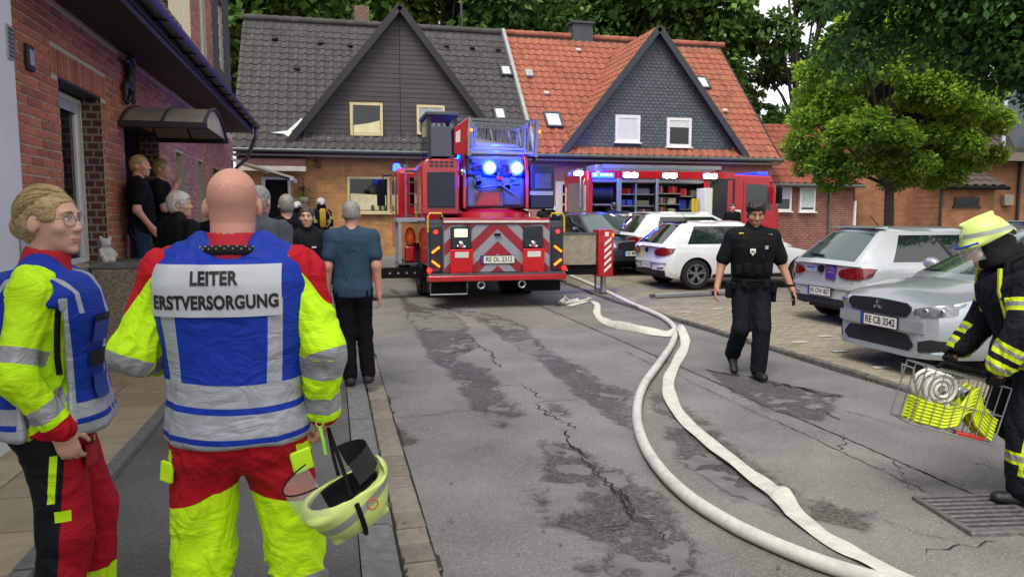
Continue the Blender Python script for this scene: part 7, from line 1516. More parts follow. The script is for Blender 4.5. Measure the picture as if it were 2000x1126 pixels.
for sx in (-1, 1): ln = MB(); ln.add([gg((sx * .033 + .024 * math.cos(a), .103 - .012 * abs(sx * .033 + .024 * math.cos(a)) / .05, .004 + .020 * math.sin(a))) for a in np.linspace(0, 2 * math.pi, 17)[:-1]], [tuple(range(16))]); ln.build("lens", MATS["visor_clear"], glo)
def fj2(V):
    band = np.where(np.abs(V[:, 0]) < .24, .03 - np.abs(V[:, 2] - .935), -1.); red = np.full(len(V), -1.)
    for d in 'RL':
        sa, ds = field_arm(V, Q2, d); ok = (ds < .10) & ((V[:, 0] > .175) if d == 'R' else (V[:, 0] < -.175)); b = np.maximum(.028 - np.abs(sa - .235), .028 - np.abs(sa - .455)); band = np.where(ok, b, band); red = np.where(ok & (sa > .25), sa - .510, red)
    return dict(red=red, band=band)
J2 = shirt(B2, Q2, MATS["hi_vis_jacket"], .0056, "jacket", e=.016, upto=2.0, t0=-.16, wid=1.06, dep=1.12, fields=fj2, wr=.012, loose=.008, flare=.06, t1=.92)
s = SDF(); ne = A3(Q2['neck']); s.cap(ne + A3((0, .0, -.035)), ne + A3((0, .012, .030)), .090, .080, k=.02); s.cap(ne + A3((0, .01, -.02)), ne + A3((0, .02, .12)), .070, .068, k=.01, op='s'); s.box(ne + A3((0, .10, .03)), (.018, .08, .1), rnd=.01, k=.01, op='s'); clothe("collar", s, .006, MATS["collar_red"], B2, wr=.002)
def fv2(V):
    x, y, z = V[:, 0], V[:, 1], V[:, 2]; b1 = .026 - np.abs(z - .955); b2 = .024 - np.abs(z - .885); side = np.where((x > 0), np.maximum(.013 - np.abs(y - .075 - (1.3 - z) * .02), .012 - np.abs(y + .07)), -1); side = np.where((z < 1.36), side, -1); fr = .012 - np.abs(np.abs(x) - .03) ; fr = np.where(y > .05, fr, -1)
    arm = np.where(z > 1.30, .007 - np.abs(x - .192), -1.); return dict(band=np.maximum.reduce([b1, b2, side, fr, arm]), stripe=np.full(len(V), -1.))
s = SDF(); torso(s, Q2, .040, -.16, .955, wid=1.10, dep=1.22, flare=.06); [s.cap(A3(Q2['sh' + d]) * A3((.80, 1, 1)) + A3((0, 0, .006)), ne * .6 + A3(Q2['sh' + d]) * .4, .066, .072, k=.04) for d in 'RL']; s.cap(ne + A3((0, .0, -.03)), ne + A3((0, .01, .09)), .080, .078, k=.01, op='s'); s.box((.27, .005, 1.08), (.13, .062, .245), rnd=.03, k=.02, op='s'); s.box((-.27, .005, 1.08), (.13, .062, .245), rnd=.03, k=.02, op='s'); s.box(ne + A3((0, .16, -.12)), (.03, .1, .2), rnd=.01, k=.02, op='s')
V2 = clothe("vest", s, .0056, M_vest, B2, fv2, wr=.006, wscale=5)
Mv2 = frame_matrix((.0, -.4, 1.335), (1, 0, 0), (0, 0, 1)); on_surface(V2, Mv2, np.linspace(-.15, .165, 20), np.linspace(-.06, .045, 8), M_panel, "vest_panel", off=.004)
me = text_mesh("NOTARZT", .062, bold=.0024, sx=.8); me.transform(Matrix.Translation((.012, -.008, 0))); on_surface(V2, Mv2, 0, 0, M_text, "lettering", off=.0065, mesh=subdiv_mesh(me))
Mf = frame_matrix((.10, .5, 1.2), (-1, 0, 0), (0, 0, 1)); M_pouch = mat("pouch_blue", '#1b3d92', .7, bump=.2); M_vel = mat("velcro_black", '#111114', .9)
for (u0, u1, v0, v1, m_) in ((-.06, .05, -.01, .08, M_pouch), (-.06, .05, .06, .09, M_vel), (-.065, .055, -.10, -.04, M_vel), (-.05, .05, -.22, -.13, M_pouch)): on_surface(V2, Mf, np.linspace(u0, u1, 8), np.linspace(v0, v1, 6), m_, "pocket", off=.012)
one("shoulder_strap", M_black, B2, "tube", [(.19, .055, 1.33), (.205, .05, 1.25), (.20, .045, 1.15), (.21, .05, 1.09)], .011, 6, smooth=50)
def ft2(V):
    x, y, z = V[:, 0], V[:, 1], V[:, 2]; yk = np.where(z > .49, .03 * (.49 - z), 0); red = np.where((z < .80) | (y > .09), y - .018 - (z - .5) * .10, -1.); red = np.where(z < .22, -1, red); return dict(red=np.where(z > .14, red, -1), lime=np.maximum.reduce([.012 - np.abs(y - .005 - (z - .7) * .10) - np.where((z > .62) & (z < .80), 0, 1), .02 - np.abs(z - .575) - np.where((y > .0) & (y < .06), 0, 1), .26 - z]))
M_tr2 = attr_mat("crew_trousers_black", '#131317', [('red', '#a51024', .75, 0.), ('lime', '#c0ec18', .7, 0.)], rough=.75)
trousers(B2, Q2, M_tr2, .0058, e=.016, loose=.022, t1=.08, wid=1.04, fields=ft2, wr=.007); shoes(B2, Q2, MATS["boot_black"], .009, .1)
one("cargo_pocket", mat("pocket_red", '#9e1022', .75, bump=.2), B2, "box", (.125, .125, .775), (.075, .03, .085), rotm(0, 0, -8), bevel=.008); one("carabiner", M_chrome, B2, "tube", [(.15 + .012 * math.cos(a), .14, .84 + .016 * math.sin(a)) for a in np.linspace(0, 6.28, 11)[:-1]], .003, 5, closed=True)
# ---------------------------------------------------------------- 3: police officer walking towards the street corner
P3 = dict(pelvis=(0, 0, .96), neck=(0, .01, 1.475), head=(-.01, .05, 1.625), shR=(.195, 0, 1.40), shL=(-.195, 0, 1.40), elR=(.285, -.03, 1.13), elL=(-.30, -.02, 1.13), wrR=(.345, .05, .905), wrL=(-.375, .07, .89), knR=(.10, .06, .50), knL=(-.09, .10, .50), anR=(.11, -.20, .19), anL=(-.075, .08, .085), ftR=(.05, .75, -.65), ftL=(-.1, 1, 0), hrot=(-6, -19, 0))
B3, Q3 = person("police officer with dark hair walking in black uniform with a loaded chest rig", (4.12, 6.7, .004), R(164), 1.79, P3, .0075, M_skin3, hands={'R': dict(curl=30), 'L': dict(curl=60)})
face_bits(B3, Q3, True, M_h_dark)
def hd_x(s, g, M): s.ell(g((.01, .045, .085)), (.070, .055, .035), M, k=.02); s.ell(g((-.03, .02, .10)), (.05, .06, .03), M, k=.02)
hair_cap(B3, Q3, M_h_dark, .0065, front=.078, low=.005, thick=.013, back_low=-.06, extra=hd_x, wr=.016)
c = A3(Q3['head']); M_ = head_mat(Q3); s = SDF(); s.ell(c + M_ @ A3((0, .040, -.080)), (.0475, .0495, .039), M_, k=.02); s.ell(c + M_ @ A3((0, .092, -.045)), (.03, .012, .006), M_, k=.01); s.ell(c + M_ @ A3((0, .095, -.068)), (.026, .02, .010), M_, k=.01, op='s'); s.box(c + M_ @ A3((0, .0, -.0)), (.2, .2, .042), M_, rnd=.01, k=.02, op='s'); clothe("beard", s, .006, M_h_brown, B3, wr=.001, wscale=60)
M_pol = mat("uniform_black", '#101217', .8, spec=.15, var=.15, bump=.2, bscale=150); M_pol2 = mat("rig_black", '#0c0d10', .75, spec=.15, var=.2, bump=.3, bscale=120); M_poltr = mat("uniform_trousers", '#12151d', .8, spec=.15, var=.15, bump=.2, bscale=150)
shirt(B3, Q3, M_pol, .0085, "polo_shirt", e=.016, upto=.80, t0=-.08, wid=1.06, wr=.006, loose=.014, collar=.03)
s = SDF(); torso(s, Q3, .034, .10, .88, wid=1.06, dep=1.15); [s.cap(A3(Q3['sh' + d]) * A3((.6, 1, 1)) + A3((0, 0, .01)), A3(Q3['sh' + d]) * A3((.55, 1, 1)) + A3((0, .07, -.06)), .04, .045, k=.03) for d in 'RL']; RIG = clothe("chest_rig", s, .0085, M_pol2, B3, wr=.003)
for (x, z, w_, h_, d_) in ((.08, 1.10, .075, .10, .05), (.155, 1.08, .06, .09, .04), (-.02, 1.08, .08, .09, .045), (-.12, 1.10, .08, .11, .05), (-.09, 1.24, .07, .11, .045), (.10, 1.28, .06, .05, .03)): one("pouch", M_pol2, B3, "box", (x, .165 - abs(x) * .25, z), (w_, d_, h_), rotm(0, 0, -math.copysign(abs(x) * 90, x)), bevel=.012)
one("radio", M_black, B3, "box", (-.10, .17, 1.33), (.05, .035, .10), bevel=.01); one("radio_clip", M_lead, B3, "box", (-.085, .192, 1.30), (.03, .01, .035)); one("cable", M_black, B3, "tube", [(-.1, .17, 1.38), (-.15, .1, 1.45), (-.05, .19, 1.2), (-.08, .2, 1.12)], .006, 6)
bd = MB(); bd.prism([(-.034, .04), (.034, .04), (.034, -.01), (0, -.045), (-.034, -.01)], (.045, .185, 1.255), (-1, 0, 0), (0, 0, 1), (0, .006, 0)); bdo = bd.build("badge", M_black, B3); bi = MB(); bi.prism([(-.026, .033), (.026, .033), (.026, -.006), (0, -.034), (-.026, -.006)], (.045, .1915, 1.255), (-1, 0, 0), (0, 0, 1), (0, .002, 0)); bi.build("badge_field", M_plate, bdo); one("badge_bar", M_black, bdo, "box", (.045, .195, 1.262), (.03, .002, .01)); one("badge_bar", M_black, bdo, "box", (.035, .195, 1.25), (.008, .002, .022)); one("badge_bar", M_black, bdo, "box", (.055, .195, 1.25), (.008, .002, .022))
one("shoulder_patch", mat("patch_mint", '#a9cdbd', .6), B3, "box", (-.145, .085, 1.415), (.035, .012, .035), rotm(-40, 0, 20), bevel=.004); one("shoulder_patch", mat("patch_yellow", '#c6b23a', .6), B3, "box", (.135, .09, 1.43), (.05, .012, .02), rotm(-40, 0, 10), bevel=.004)
trousers(B3, Q3, M_poltr, .0085, e=.014, loose=.02, t1=.1, wr=.008); shoes(B3, Q3, MATS["boot_black"], .009, .06)
bl = SDF(); torso(bl, Q3, .030, -.02, .075, wid=1.02); clothe("belt", bl, .009, M_black, B3)
for (x, y, z, w_, d_, h_) in ((.215, .0, .87, .06, .09, .16), (-.215, .0, .90, .06, .10, .12), (-.225, -.02, .80, .05, .08, .10), (.19, .08, .92, .05, .05, .07), (-.12, .13, .935, .07, .04, .07), (.1, .14, .935, .06, .04, .06)): one("belt_pouch", M_pol2, B3, "box", (x, y, z), (w_, d_, h_), bevel=.014)
one("watch", M_black, B3, "tube", [(-.365 + .033 * math.cos(a), .062 + .033 * math.sin(a), .925) for a in np.linspace(0, 6.28, 15)[:-1]], .011, 6, closed=True, smooth=50)
ph = MB(); ph.box((0, 0, 0), (.012, .07, .14)); phn = ph.build("phone", M_black, None, bevel=.004); _w = Matrix.Translation((4.12, 6.7, .004)) @ Matrix.Rotation(R(164), 4, 'Z') @ (Vector((-.375, .13, .80)) * (1.79 / 1.75)); phn.location = _w; phn.rotation_euler = (R(20), 0, R(164)); tag(phn, "black mobile phone in the walking police officer's hand", "phone")
# ---------------------------------------------------------------- 4: firefighter carrying a hose basket
P4 = dict(pelvis=(0, -.03, .945), neck=(0, .15, 1.40), head=(0, .255, 1.50), shR=(.205, .095, 1.34), shL=(-.205, .095, 1.34), elR=(.27, .12, 1.06), elL=(-.265, .13, 1.06), wrR=(.24, .28, .86), wrL=(-.235, .235, .845), hipR=(.10, -.03, .89), hipL=(-.10, -.03, .89), knR=(.12, .06, .48), knL=(-.12, .03, .47), anR=(.13, -.28, .12), anL=(-.13, .01, .095), ftR=(0, 1, -.25), ftL=(0, 1, 0), hrot=(0, -26, 0), nw=1.0)
B4, Q4 = person("firefighter in dark gear with lime bands bending forward under a lime helmet", (3.85, 3.36, .008), R(64), 1.71, P4, .007, M_skin, hands={'L': dict(dir=(0, .1, -1), palm=(1, 0, .1), curl=70), 'R': dict(curl=70)})
face_bits(B4, Q4, False)
def stripes(V, P, arm, waist=None, extra=None):
    lime = np.full(len(V), -1.); 
    for d in 'RL':
        sa, ds = field_arm(V, P, d); ok = (ds < .115) & ((V[:, 0] > .19) if d == 'R' else (V[:, 0] < -.19))
        for c_ in arm: lime = np.where(ok, np.maximum(lime, .036 - np.abs(sa - c_)), lime)
    o, M, Ln = torso_frame(P); tz = ((V - o) @ M)[:, 2]
    for c_ in (waist or []): lime = np.where(np.abs(((V - o) @ M)[:, 0]) < .24, np.maximum(lime, .042 - np.abs(tz - c_)), lime)
    return dict(lime=lime, band=lime - .024)
M_ffc = attr_mat("turnout_coat", '#12151d', [('lime', '#c9dd1e', .6, 0.), ('band', '#8e9089', .4, .2)], rough=.8); 
shirt(B4, Q4, M_ffc, .0075, "turnout_coat", e=.036, upto=1.96, t0=-.34, wid=1.14, dep=1.18, fields=lambda V: stripes(V, Q4, (.165, .44, .545), (-.055,)), wr=.012, loose=.016, collar=.10, flare=.05)
def ftr(V):
    z = V[:, 2]; b = .036 - np.abs(z - .30); vert = np.minimum(.026 - np.abs(V[:, 1] - .055 + (z - .47) * .06), .2 - np.abs(z - .40)) * (V[:, 0] < 0) - (V[:, 0] >= 0); vert2 = np.minimum(.026 - np.abs(V[:, 1] - .02), .08 - np.abs(z - .20)); l = np.maximum.reduce([b, vert, np.where(V[:, 0] < 0, vert2, -1)]); return dict(lime=l, band=l - .018)
trousers(B4, Q4, M_ffc, .0075, e=.030, loose=.034, t1=.1, wid=1.1, fields=ftr, wr=.010, upto=1.92); shoes(B4, Q4, mat("fire_boot", '#15161a', .55, bump=.2), .008, .13)
HL4 = empty("head_gear"); HL4.parent = B4; _c = A3(Q4['head']); HL4.location = _c + head_mat(Q4) @ A3((0, -.012, .055)); HL4.rotation_euler = Euler((R(-26), 0, 0)); HL4.scale = (.84, .86, .84); helmet_parts(HL4, M_helm, h=.006)
vz = MB(); vz.loft([[(.118 * math.sin(a), .035 + .15 * math.cos(a), z) for a in arcv] for z in (-.01, -.07, -.12)], caps=False, close_ring=False); vz.build("visor", MATS["visor_clear"], HL4, smooth=60); one("visor_rim", M_plate_b, HL4, "tube", [(.124 * math.sin(a), .035 + .155 * math.cos(a), .0) for a in arcv], .008, 6)
s = SDF(); s.stack([(-.20, 0, -.03, .17, .15), (-.08, 0, -.015, .115, .125), (.0, 0, -.01, .105, .12)], (0, 0, 0), k=.01); s.box((0, .22, -.02), (.075, .12, .06), rnd=.02, k=.02, op='s'); clothe("neck_curtain", s, .008, M_black, HL4, wr=.003)
# gloves and harness
for d, sd in (('R', 1), ('L', -1)):
    s = SDF(); w = A3(Q4['wr' + d]); dr = A3((0, .1, -1)) if d == 'L' else w - A3(Q4['el' + d]); hand(s, w, dr, (-sd, 0, .1), sd, 65, r=.0135); V, F = s.eval_mesh(.006); dn = dr / np.linalg.norm(dr); link_mesh("glove", np_mesh("glove", V, F, attr_mat("glove_black", '#141416', [('red', '#9c1c22', .6, 0.)], rough=.7), True, dict(red=.022 - np.abs((V - w) @ dn - .015))), B4)
M_str = mat("harness_black", '#0f1012', .7, spec=.15, bump=.2); M_stry = mat("harness_lime", '#c2cf1c', .6)
for sx in (-1, 1):
    st_ = MB(); pts = [(sx * .12, -.12, 1.15), (sx * .125, -.09, 1.35), (sx * .13, .03, 1.50), (sx * .14, .19, 1.42), (sx * .15, .20, 1.25), (sx * .16, .14, 1.05)]; st_.tube(pts, .024, 8); so_ = st_.build("harness_strap", M_str, B4, smooth=60); s2 = MB(); s2.tube([(sx * .155, .235, 1.38), (sx * .165, .235, 1.25), (sx * .17, .19, 1.10)], .014, 6); s2.build("strap_marking", M_stry, so_, smooth=60)
ht = SDF(); torso(ht, Q4, .055, .02, .10, wid=1.12, dep=1.18); clothe("waist_belt", ht, .009, M_str, B4)
tk = MB(); tk.tube([(0, -.27, .95), (0, -.27, 1.0), (0, -.20, 1.40), (0, -.19, 1.44)], [.05, .085, .085, .05], 16); tk.build("air_cylinder", M_stry, B4, smooth=50); one("cylinder_frame", M_black, B4, "box", (0, -.17, 1.15), (.24, .04, .5), rotm(-8, 0, 0), bevel=.02)
one("tool_pouch", mat("strap_mint", '#5d8f7c', .7), B4, "box", (-.275, -.02, 1.08), (.01, .03, .10), rotm(30, 0, 0))
hl = MB(); hl.tube([(-.29, .08, 1.33), (-.295, .04, 1.24), (-.29, .03, 1.20)], .004, 5); hl.build("piping", M_alu, B4)
# ---------------------------------------------------------------- wire basket with folded hoses
ba = atD(1782, 712, 4.10); bb_ = atD(1935, 752, 4.12); HB = empty("hose_basket", (0, 0, 0), 0, "wire carrying basket packed with lime and white folded hoses held by the firefighter", "basket")
ux = (bb_ - ba); ux = ux.normalized(); uz = Vector((ux.z * -.0, 0, 1)); uz = (uz - ux * uz.dot(ux)).normalized(); uy = uz.cross(ux); HB.matrix_world = Matrix((ux, uy, uz)).transposed().to_4x4(); HB.location = ba + Vector((0, 0, -.33)); HB.rotation_euler = Matrix((ux, uy, uz)).transposed().to_euler()
BLn, BWd, BHt = .50, .20, .33; M_wire = mat("galvanised_wire", '#9b9c9a', .35, .7)
for y in (0, BWd):
    one("wire_frame", M_wire, HB, "tube", [(0, y, 0), (BLn, y, 0), (BLn, y, BHt), (.0, y, BHt)], .006, 6, closed=True)
    for k in range(1, 9): one("wire", M_wire, HB, "tube", [(BLn * k / 9, y, 0), (BLn * k / 9, y, BHt)], .003, 5)
    one("wire", M_wire, HB, "tube", [(0, y, BHt * .5), (BLn, y, BHt * .5)], .003, 5)
for x in (0, BLn):
    for z in (0, .5, 1): one("wire", M_wire, HB, "tube", [(x, 0, BHt * z), (x, BWd, BHt * z)], .005, 5)
for k in range(6): one("wire", M_wire, HB, "tube", [(BLn * k / 5, 0, .0), (BLn * k / 5, BWd, .0)], .003, 5)
one("end_handle", M_wire, HB, "tube", [(-.02, .04, .22), (-.045, .04, .30), (-.045, .16, .30), (-.02, .16, .22)], .006, 6); one("top_handle", M_black, HB, "tube", [(.12, .1, BHt), (.14, .1, BHt + .04), (.42, .1, BHt + .04), (.44, .1, BHt)], .012, 8); one("grip_pad", mat("grip_red", '#a01f18', .6), HB, "box", (.36, .02, .01), (.16, .05, .03), bevel=.01)
M_hl = mat("hose_lime", '#c3d41a', .7, var=.12, bump=.2); M_hw = mat("hose_white", '#c9c7be', .75, var=.1, bump=.25, bscale=220)
sp_ = MB(); pts = [(.14 + (.02 + .0045 * a) * math.cos(a), .03, .225 + (.02 + .0045 * a) * math.sin(a)) for a in np.linspace(0, 18, 120)]
for dy in (0, .065, .13): sp_.tube([(x, y + dy, z) for x, y, z in pts], .012, 6)
sp_.build("white_coil", M_hw, HB, smooth=60)
for j in range(7):
    for dy in (.02, .075, .13): q = MB(); o_ = j * .019; q.tube([(.03, dy, .02 + o_), (.2, dy, .02 + o_), (.27, dy, .05 + o_), (.30, dy, .13 + o_), (.33, dy, .15 + o_ * 1.2), (.38, dy, .08 + o_), (.46, dy, .03 + o_), (.49, dy, .02 + o_)], .011, 6); q.build("lime_hose", M_hl, HB, smooth=60)
for (x, z) in ((.29, .235), (.40, .20), (.46, .15)): cpl = MB(); cpl.lathe([(.02, -.04), (.028, -.03), (.028, .0), (.034, .005), (.034, .03), (.022, .04)], 14, 'Y', (x, .07, z)); cpl.build("coupling", M_alu, HB, smooth=40)
# ---------------------------------------------------------------- bystanders
M_navyT = mat("tshirt_blue", '#34485c', .85, spec=.15, var=.1, bump=.15, bscale=200); M_blk = mat("cloth_black", '#0e0f11', .85, spec=.15, var=.2, bump=.2, bscale=160); M_blk2 = mat("jacket_black", '#15161a', .7, spec=.15, var=.25, bump=.25, bscale=90); M_jean = mat("jeans_blue", '#24374f', .85, spec=.15, var=.2, bump=.2); M_trk = mat("trousers_black", '#0d0e12', .85, spec=.15, var=.2, bump=.15); M_gryj = mat("jacket_grey", '#4c5057', .75, spec=.15, var=.2, bump=.3, bscale=60); M_shoe = mat("shoe_dark", '#1d1e22', .7)
def bystander(label, loc, rz, H, top, tm, bm, hair=None, h=.0125, P=None, skin=None, fem=False, detail=False, hair_kw=None, upto=.62, e=.018, t0=-.22, belly=0., group=None, wr=.006, **k):
    t, Q = person(label, loc, rz, H, P, h, skin, fem, detail=detail, group=group, **k)
    shirt(t, Q, tm, h, top, e=e, upto=upto, t0=t0, wr=wr, belly=belly, loose=.008, collar=.03 if upto > 1 else None, wid=1.0)
    trousers(t, Q, bm, h, e=.006, loose=.020, wr=.005, belly=belly * .5, t1=.02); shoes(t, Q, M_shoe, .011)
    if hair: hair_cap(t, Q, hair, h * .8, **(hair_kw or dict(front=.075, low=.0, thick=.010)))
    return t, Q
relax = dict(elR=(.225, -.05, 1.13), elL=(-.225, -.05, 1.13), wrR=(.235, -.01, .88), wrL=(-.235, -.01, .88))
bystander("man in a blue t-shirt and black trousers standing at the kerb, back turned", (.17, 6.98, .085), R(-3), 1.70, "tshirt", M_navyT, M_trk, M_h_grey, .0095, dict(relax, knR=(.10, .02, .49), anR=(.13, -.03, .085), anL=(-.04, -.10, .085), knL=(-.06, -.02, .49), wrR=(.245, -.02, .86)), M_skin2, belly=.03, hair_kw=dict(front=.055, low=.0, thick=.008, back_low=-.05))
t, Q = bystander("young woman with tied-back brown hair in a black jacket facing the crew leader", (-.27, 8.45, .085), R(176), 1.66, "jacket", M_blk2, M_trk, M_h_brown, .0105, dict(relax), M_skin, True, True, hair_kw=dict(front=.07, low=-.03, thick=.011, back_low=-.11), upto=2.0); face_bits(t, Q, True, M_h_brown); one("chest_logo", M_plate, t, "box", (-.085, .145, 1.285), (.05, .012, .018))
one("undershirt_hem", M_plate, t, "box", (0, .05, .83), (.26, .2, .04), bevel=.03)
bystander("tall grey-haired man in a black shirt looking at the open door", (-.50, 8.75, .085), R(12), 1.80, "shirt", M_blk, M_trk, M_h_grey, .0115, dict(relax), M_skin2, hair_kw=dict(front=.07, low=.0, thick=.007))
bystander("person in a creased grey jacket standing close behind the bald man's head", (-.57, 6.25, .085), R(-20), 1.80, "jacket", M_gryj, M_trk, M_h_grey, .0105, dict(relax), M_skin2, upto=2.0, wr=.012, hair_kw=dict(front=.07, low=.0, thick=.007))
bystander("white-haired woman in a black jacket beside the house steps", (-1.42, 7.62, .205), R(-40), 1.66, "jacket", M_blk2, M_trk, M_h_white, .0105, dict(relax, hrot=(-50, 0, 0)), M_skin, True, True, upto=2.0, wr=.010, t0=-.42, hair_kw=dict(front=.068, low=-.03, thick=.022, back_low=-.085, wr=.005))
bystander("dark-haired person in black beside the white-haired woman", (-1.12, 7.95, .085), R(-20), 1.76, "jacket", M_blk, M_trk, M_h_dark, .012, dict(relax), M_skin, upto=2.0, t0=-.36)
dm = dict(relax, elR=(.25, -.04, 1.12), wrR=(.235, .10, .92), hrot=(-25, 0, 0))
bystander("man in black t-shirt and jeans leaning in the doorway under the canopy", (-2.12, 9.2, .605), R(-75), 1.72, "tshirt", M_blk, M_jean, M_h_blond, .0105, dm, M_skin2, detail=True, belly=.03, hair_kw=dict(front=.06, low=.0, thick=.007))
sm = dict(relax, elR=(.22, .10, 1.13), wrR=(.10, .20, 1.40), hrot=(0, 0, 0))
bystander("person in black raising a hand to the mouth beside the canopy doorway", (-2.08, 10.1, .605), R(-95), 1.74, "shirt", M_blk, M_trk, M_h_blond, .0115, sm, M_skin2, hair_kw=dict(front=.07, low=-.02, thick=.01))
bystander("onlooker in dark cap and black t-shirt beside the fire engine's cab", (12.3, 21.2, .28), R(165), 1.74, "tshirt", M_blk, M_trk, M_h_dark, .015, dict(relax), M_skin, hair_kw=dict(front=.09, low=.02, thick=.012))
bystander("crew member in navy reaching into the fire engine's hose-reel locker", (8.35, 21.3, .28), R(10), 1.76, "overshirt", mat("navy_work", '#1a2140', .8, spec=.15), M_trk, M_h_dark, .015, dict(relax, elR=(.2, .2, 1.25), wrR=(.15, .42, 1.30)), M_skin, upto=2.0)
# firefighters around the engines
def firefighter(label, loc, rz, H, h=.014, P=None, tank=None, shell=None):
    t, Q = person(label, loc, rz, H, P, h, M_skin, detail=False)
    shirt(t, Q, M_ffc, h, "turnout_coat", e=.034, upto=1.96, t0=-.34, wid=1.12, fields=lambda V: stripes(V, Q, (.16, .42), (-.08, .22)), wr=.008, collar=.06); trousers(t, Q, M_ffc, h, e=.026, loose=.026, fields=lambda V: dict(lime=.035 - np.abs(V[:, 2] - .28), band=.012 - np.abs(V[:, 2] - .28))); shoes(t, Q, MATS["fire_boot"], .012, .1)
    g = empty("head_gear"); g.parent = t; g.location = A3(Q['head']) + A3((0, -.01, .05)); helmet_parts(g, shell or M_helm_w, h=.011); s = SDF(); s.stack([(-.17, 0, -.02, .15, .13), (-.02, 0, -.01, .108, .125)], k=.01); s.box((0, .16, -.1), (.08, .12, .12), rnd=.02, k=.02, op='s'); clothe("neck_curtain", s, .014, M_black, g)
    if tank:
        tk = MB(); tk.tube([(0, -.24, 1.0), (0, -.24, 1.05), (0, -.23, 1.48), (0, -.23, 1.52)], [.05, .085, .085, .05], 14); tk.build("air_cylinder", tank, t, smooth=50); one("cylinder_frame", M_black, t, "box", (0, -.165, 1.2), (.26, .05, .5), bevel=.02); one("hose_loop", M_yel, t, "tube", [(.1, -.2, 1.5), (.2, -.22, 1.35), (.18, -.2, 1.1), (.1, -.2, 1.0)], .014, 6)
    return t, Q
firefighter("firefighter with white helmet and yellow air cylinder by the orange brick wall", (-.30, 21.8, .29), R(10), 1.78, P=dict(relax), tank=M_box_y)
firefighter("firefighter with white helmet near the notice sheet on the orange brick wall", (-1.0, 23.0, .29), R(-10), 1.70, P=dict(relax))
firefighter("firefighter with white helmet standing behind the ladder truck's grab handle", tuple(atZ(1076, 530, 0)[:2]) + (.2,), R(30), 1.70, P=dict(relax))
p = atD(1124, 420, 20.8); firefighter("firefighter with white helmet behind the dark grey-blue car", (6.2, 21.3, .28), R(-20), 1.76, P=dict(relax))
p = atD(1023, 420, 19.0); firefighter("firefighter with yellow air cylinder partly hidden by the ladder truck's tail", (p.x, p.y, .2), R(5), 1.62, P=dict(relax), tank=M_box_y)
# ================================================================== HOSES AND SMALL THINGS ON THE GROUND
def spline(P, n=12):
    P = [Vector(p) for p in P]; out = []
    for i in range(len(P) - 1):
        p0, p1, p2, p3 = P[max(i - 1, 0)], P[i], P[i + 1], P[min(i + 2, len(P) - 1)]
        for k in range(n): t = k / n; out.append(.5 * ((2 * p1) + (p2 - p0) * t + (2 * p0 - 5 * p1 + 4 * p2 - p3) * t * t + (3 * p1 - p0 - 3 * p2 + p3) * t ** 3))
    return out + [P[-1]]
M_hose = mat("hose_canvas_white", '#c6c5bd', .8, var=.10, scale=25, bump=.5, bscale=420, dirt=('#86827a', 5., .35))
M_hose2 = mat("hose_canvas_cream", '#c8c6bb', .8, var=.10, scale=25, bump=.5, bscale=420, dirt=('#8a8574', 5., .35))
h1 = [(1085, 540), (1130, 553), (1180, 570), (1240, 596), (1290, 617), (1317, 640), (1314, 668), (1288, 708), (1257, 752), (1244, 800), (1252, 852), (1283, 908), (1340, 966), (1420, 1018), (1500, 1057), (1600, 1097), (1700, 1128), (1830, 1160)]
pts = spline([atZ(x, y, .04) for x, y in h1], 10); pts = [Vector((p.x, p.y, ground_z(p.y) + .041)) for p in pts]
HA = MB(); HA.tube(pts, .039, 14); HA = tag(HA.build("fire_hose", M_hose, None, smooth=60), "thick round charged white fire hose curving down the road", "hose")
h2 = [(1112, 596), (1150, 588), (1166, 594), (1166, 610), (1178, 626), (1200, 638), (1250, 648), (1300, 654), (1322, 655), (1338, 664), (1335, 680), (1318, 712), (1306, 740), (1310, 775), (1335, 815), (1385, 860), (1450, 910), (1500, 948), (1530, 972), (1560, 1005), (1620, 1050), (1700, 1092), (1790, 1140)]
pc = spline([atZ(x, y, .02) for x, y in h2], 10); n2 = len(pc); rings = []
for i, p in enumerate(pc):
    t = (pc[min(i + 1, n2 - 1)] - pc[max(i - 1, 0)]).normalized(); sd = Vector((-t.y, t.x, 0)).normalized(); f = i / (n2 - 1)
    tw = 70 * math.exp(-((f - .36) / .035) ** 2) + 28 * math.exp(-((f - .80) / .02) ** 2) + 75 * math.exp(-((f - .25) / .06) ** 2) + 4 * math.sin(i * .35)
    w_ = .058 + .004 * math.sin(i * .5); th_ = .008 + .006 * math.exp(-((f - .8) / .03) ** 2); R_ = Matrix.Rotation(R(tw), 3, t); a = R_ @ sd; b_ = t.cross(a) if t.cross(a).z > 0 else -t.cross(a)
    lift = w_ * abs(math.sin(R(tw))) * .9 + .012 + (.085 if .355 < f < .405 else 0) * math.exp(-((f - .38) / .02) ** 2); c = Vector((p.x, p.y, ground_z(p.y) + lift))
    rings.append([c + a * w_ * math.cos(q) + b_ * th_ * math.sin(q) for q in np.linspace(0, 2 * math.pi, 13)[:-1]])
HB2 = MB(); HB2.loft(rings); tag(HB2.build("fire_hose", M_hose2, None, smooth=70), "flat empty cream fire hose lying over the thick charged hose", "hose")
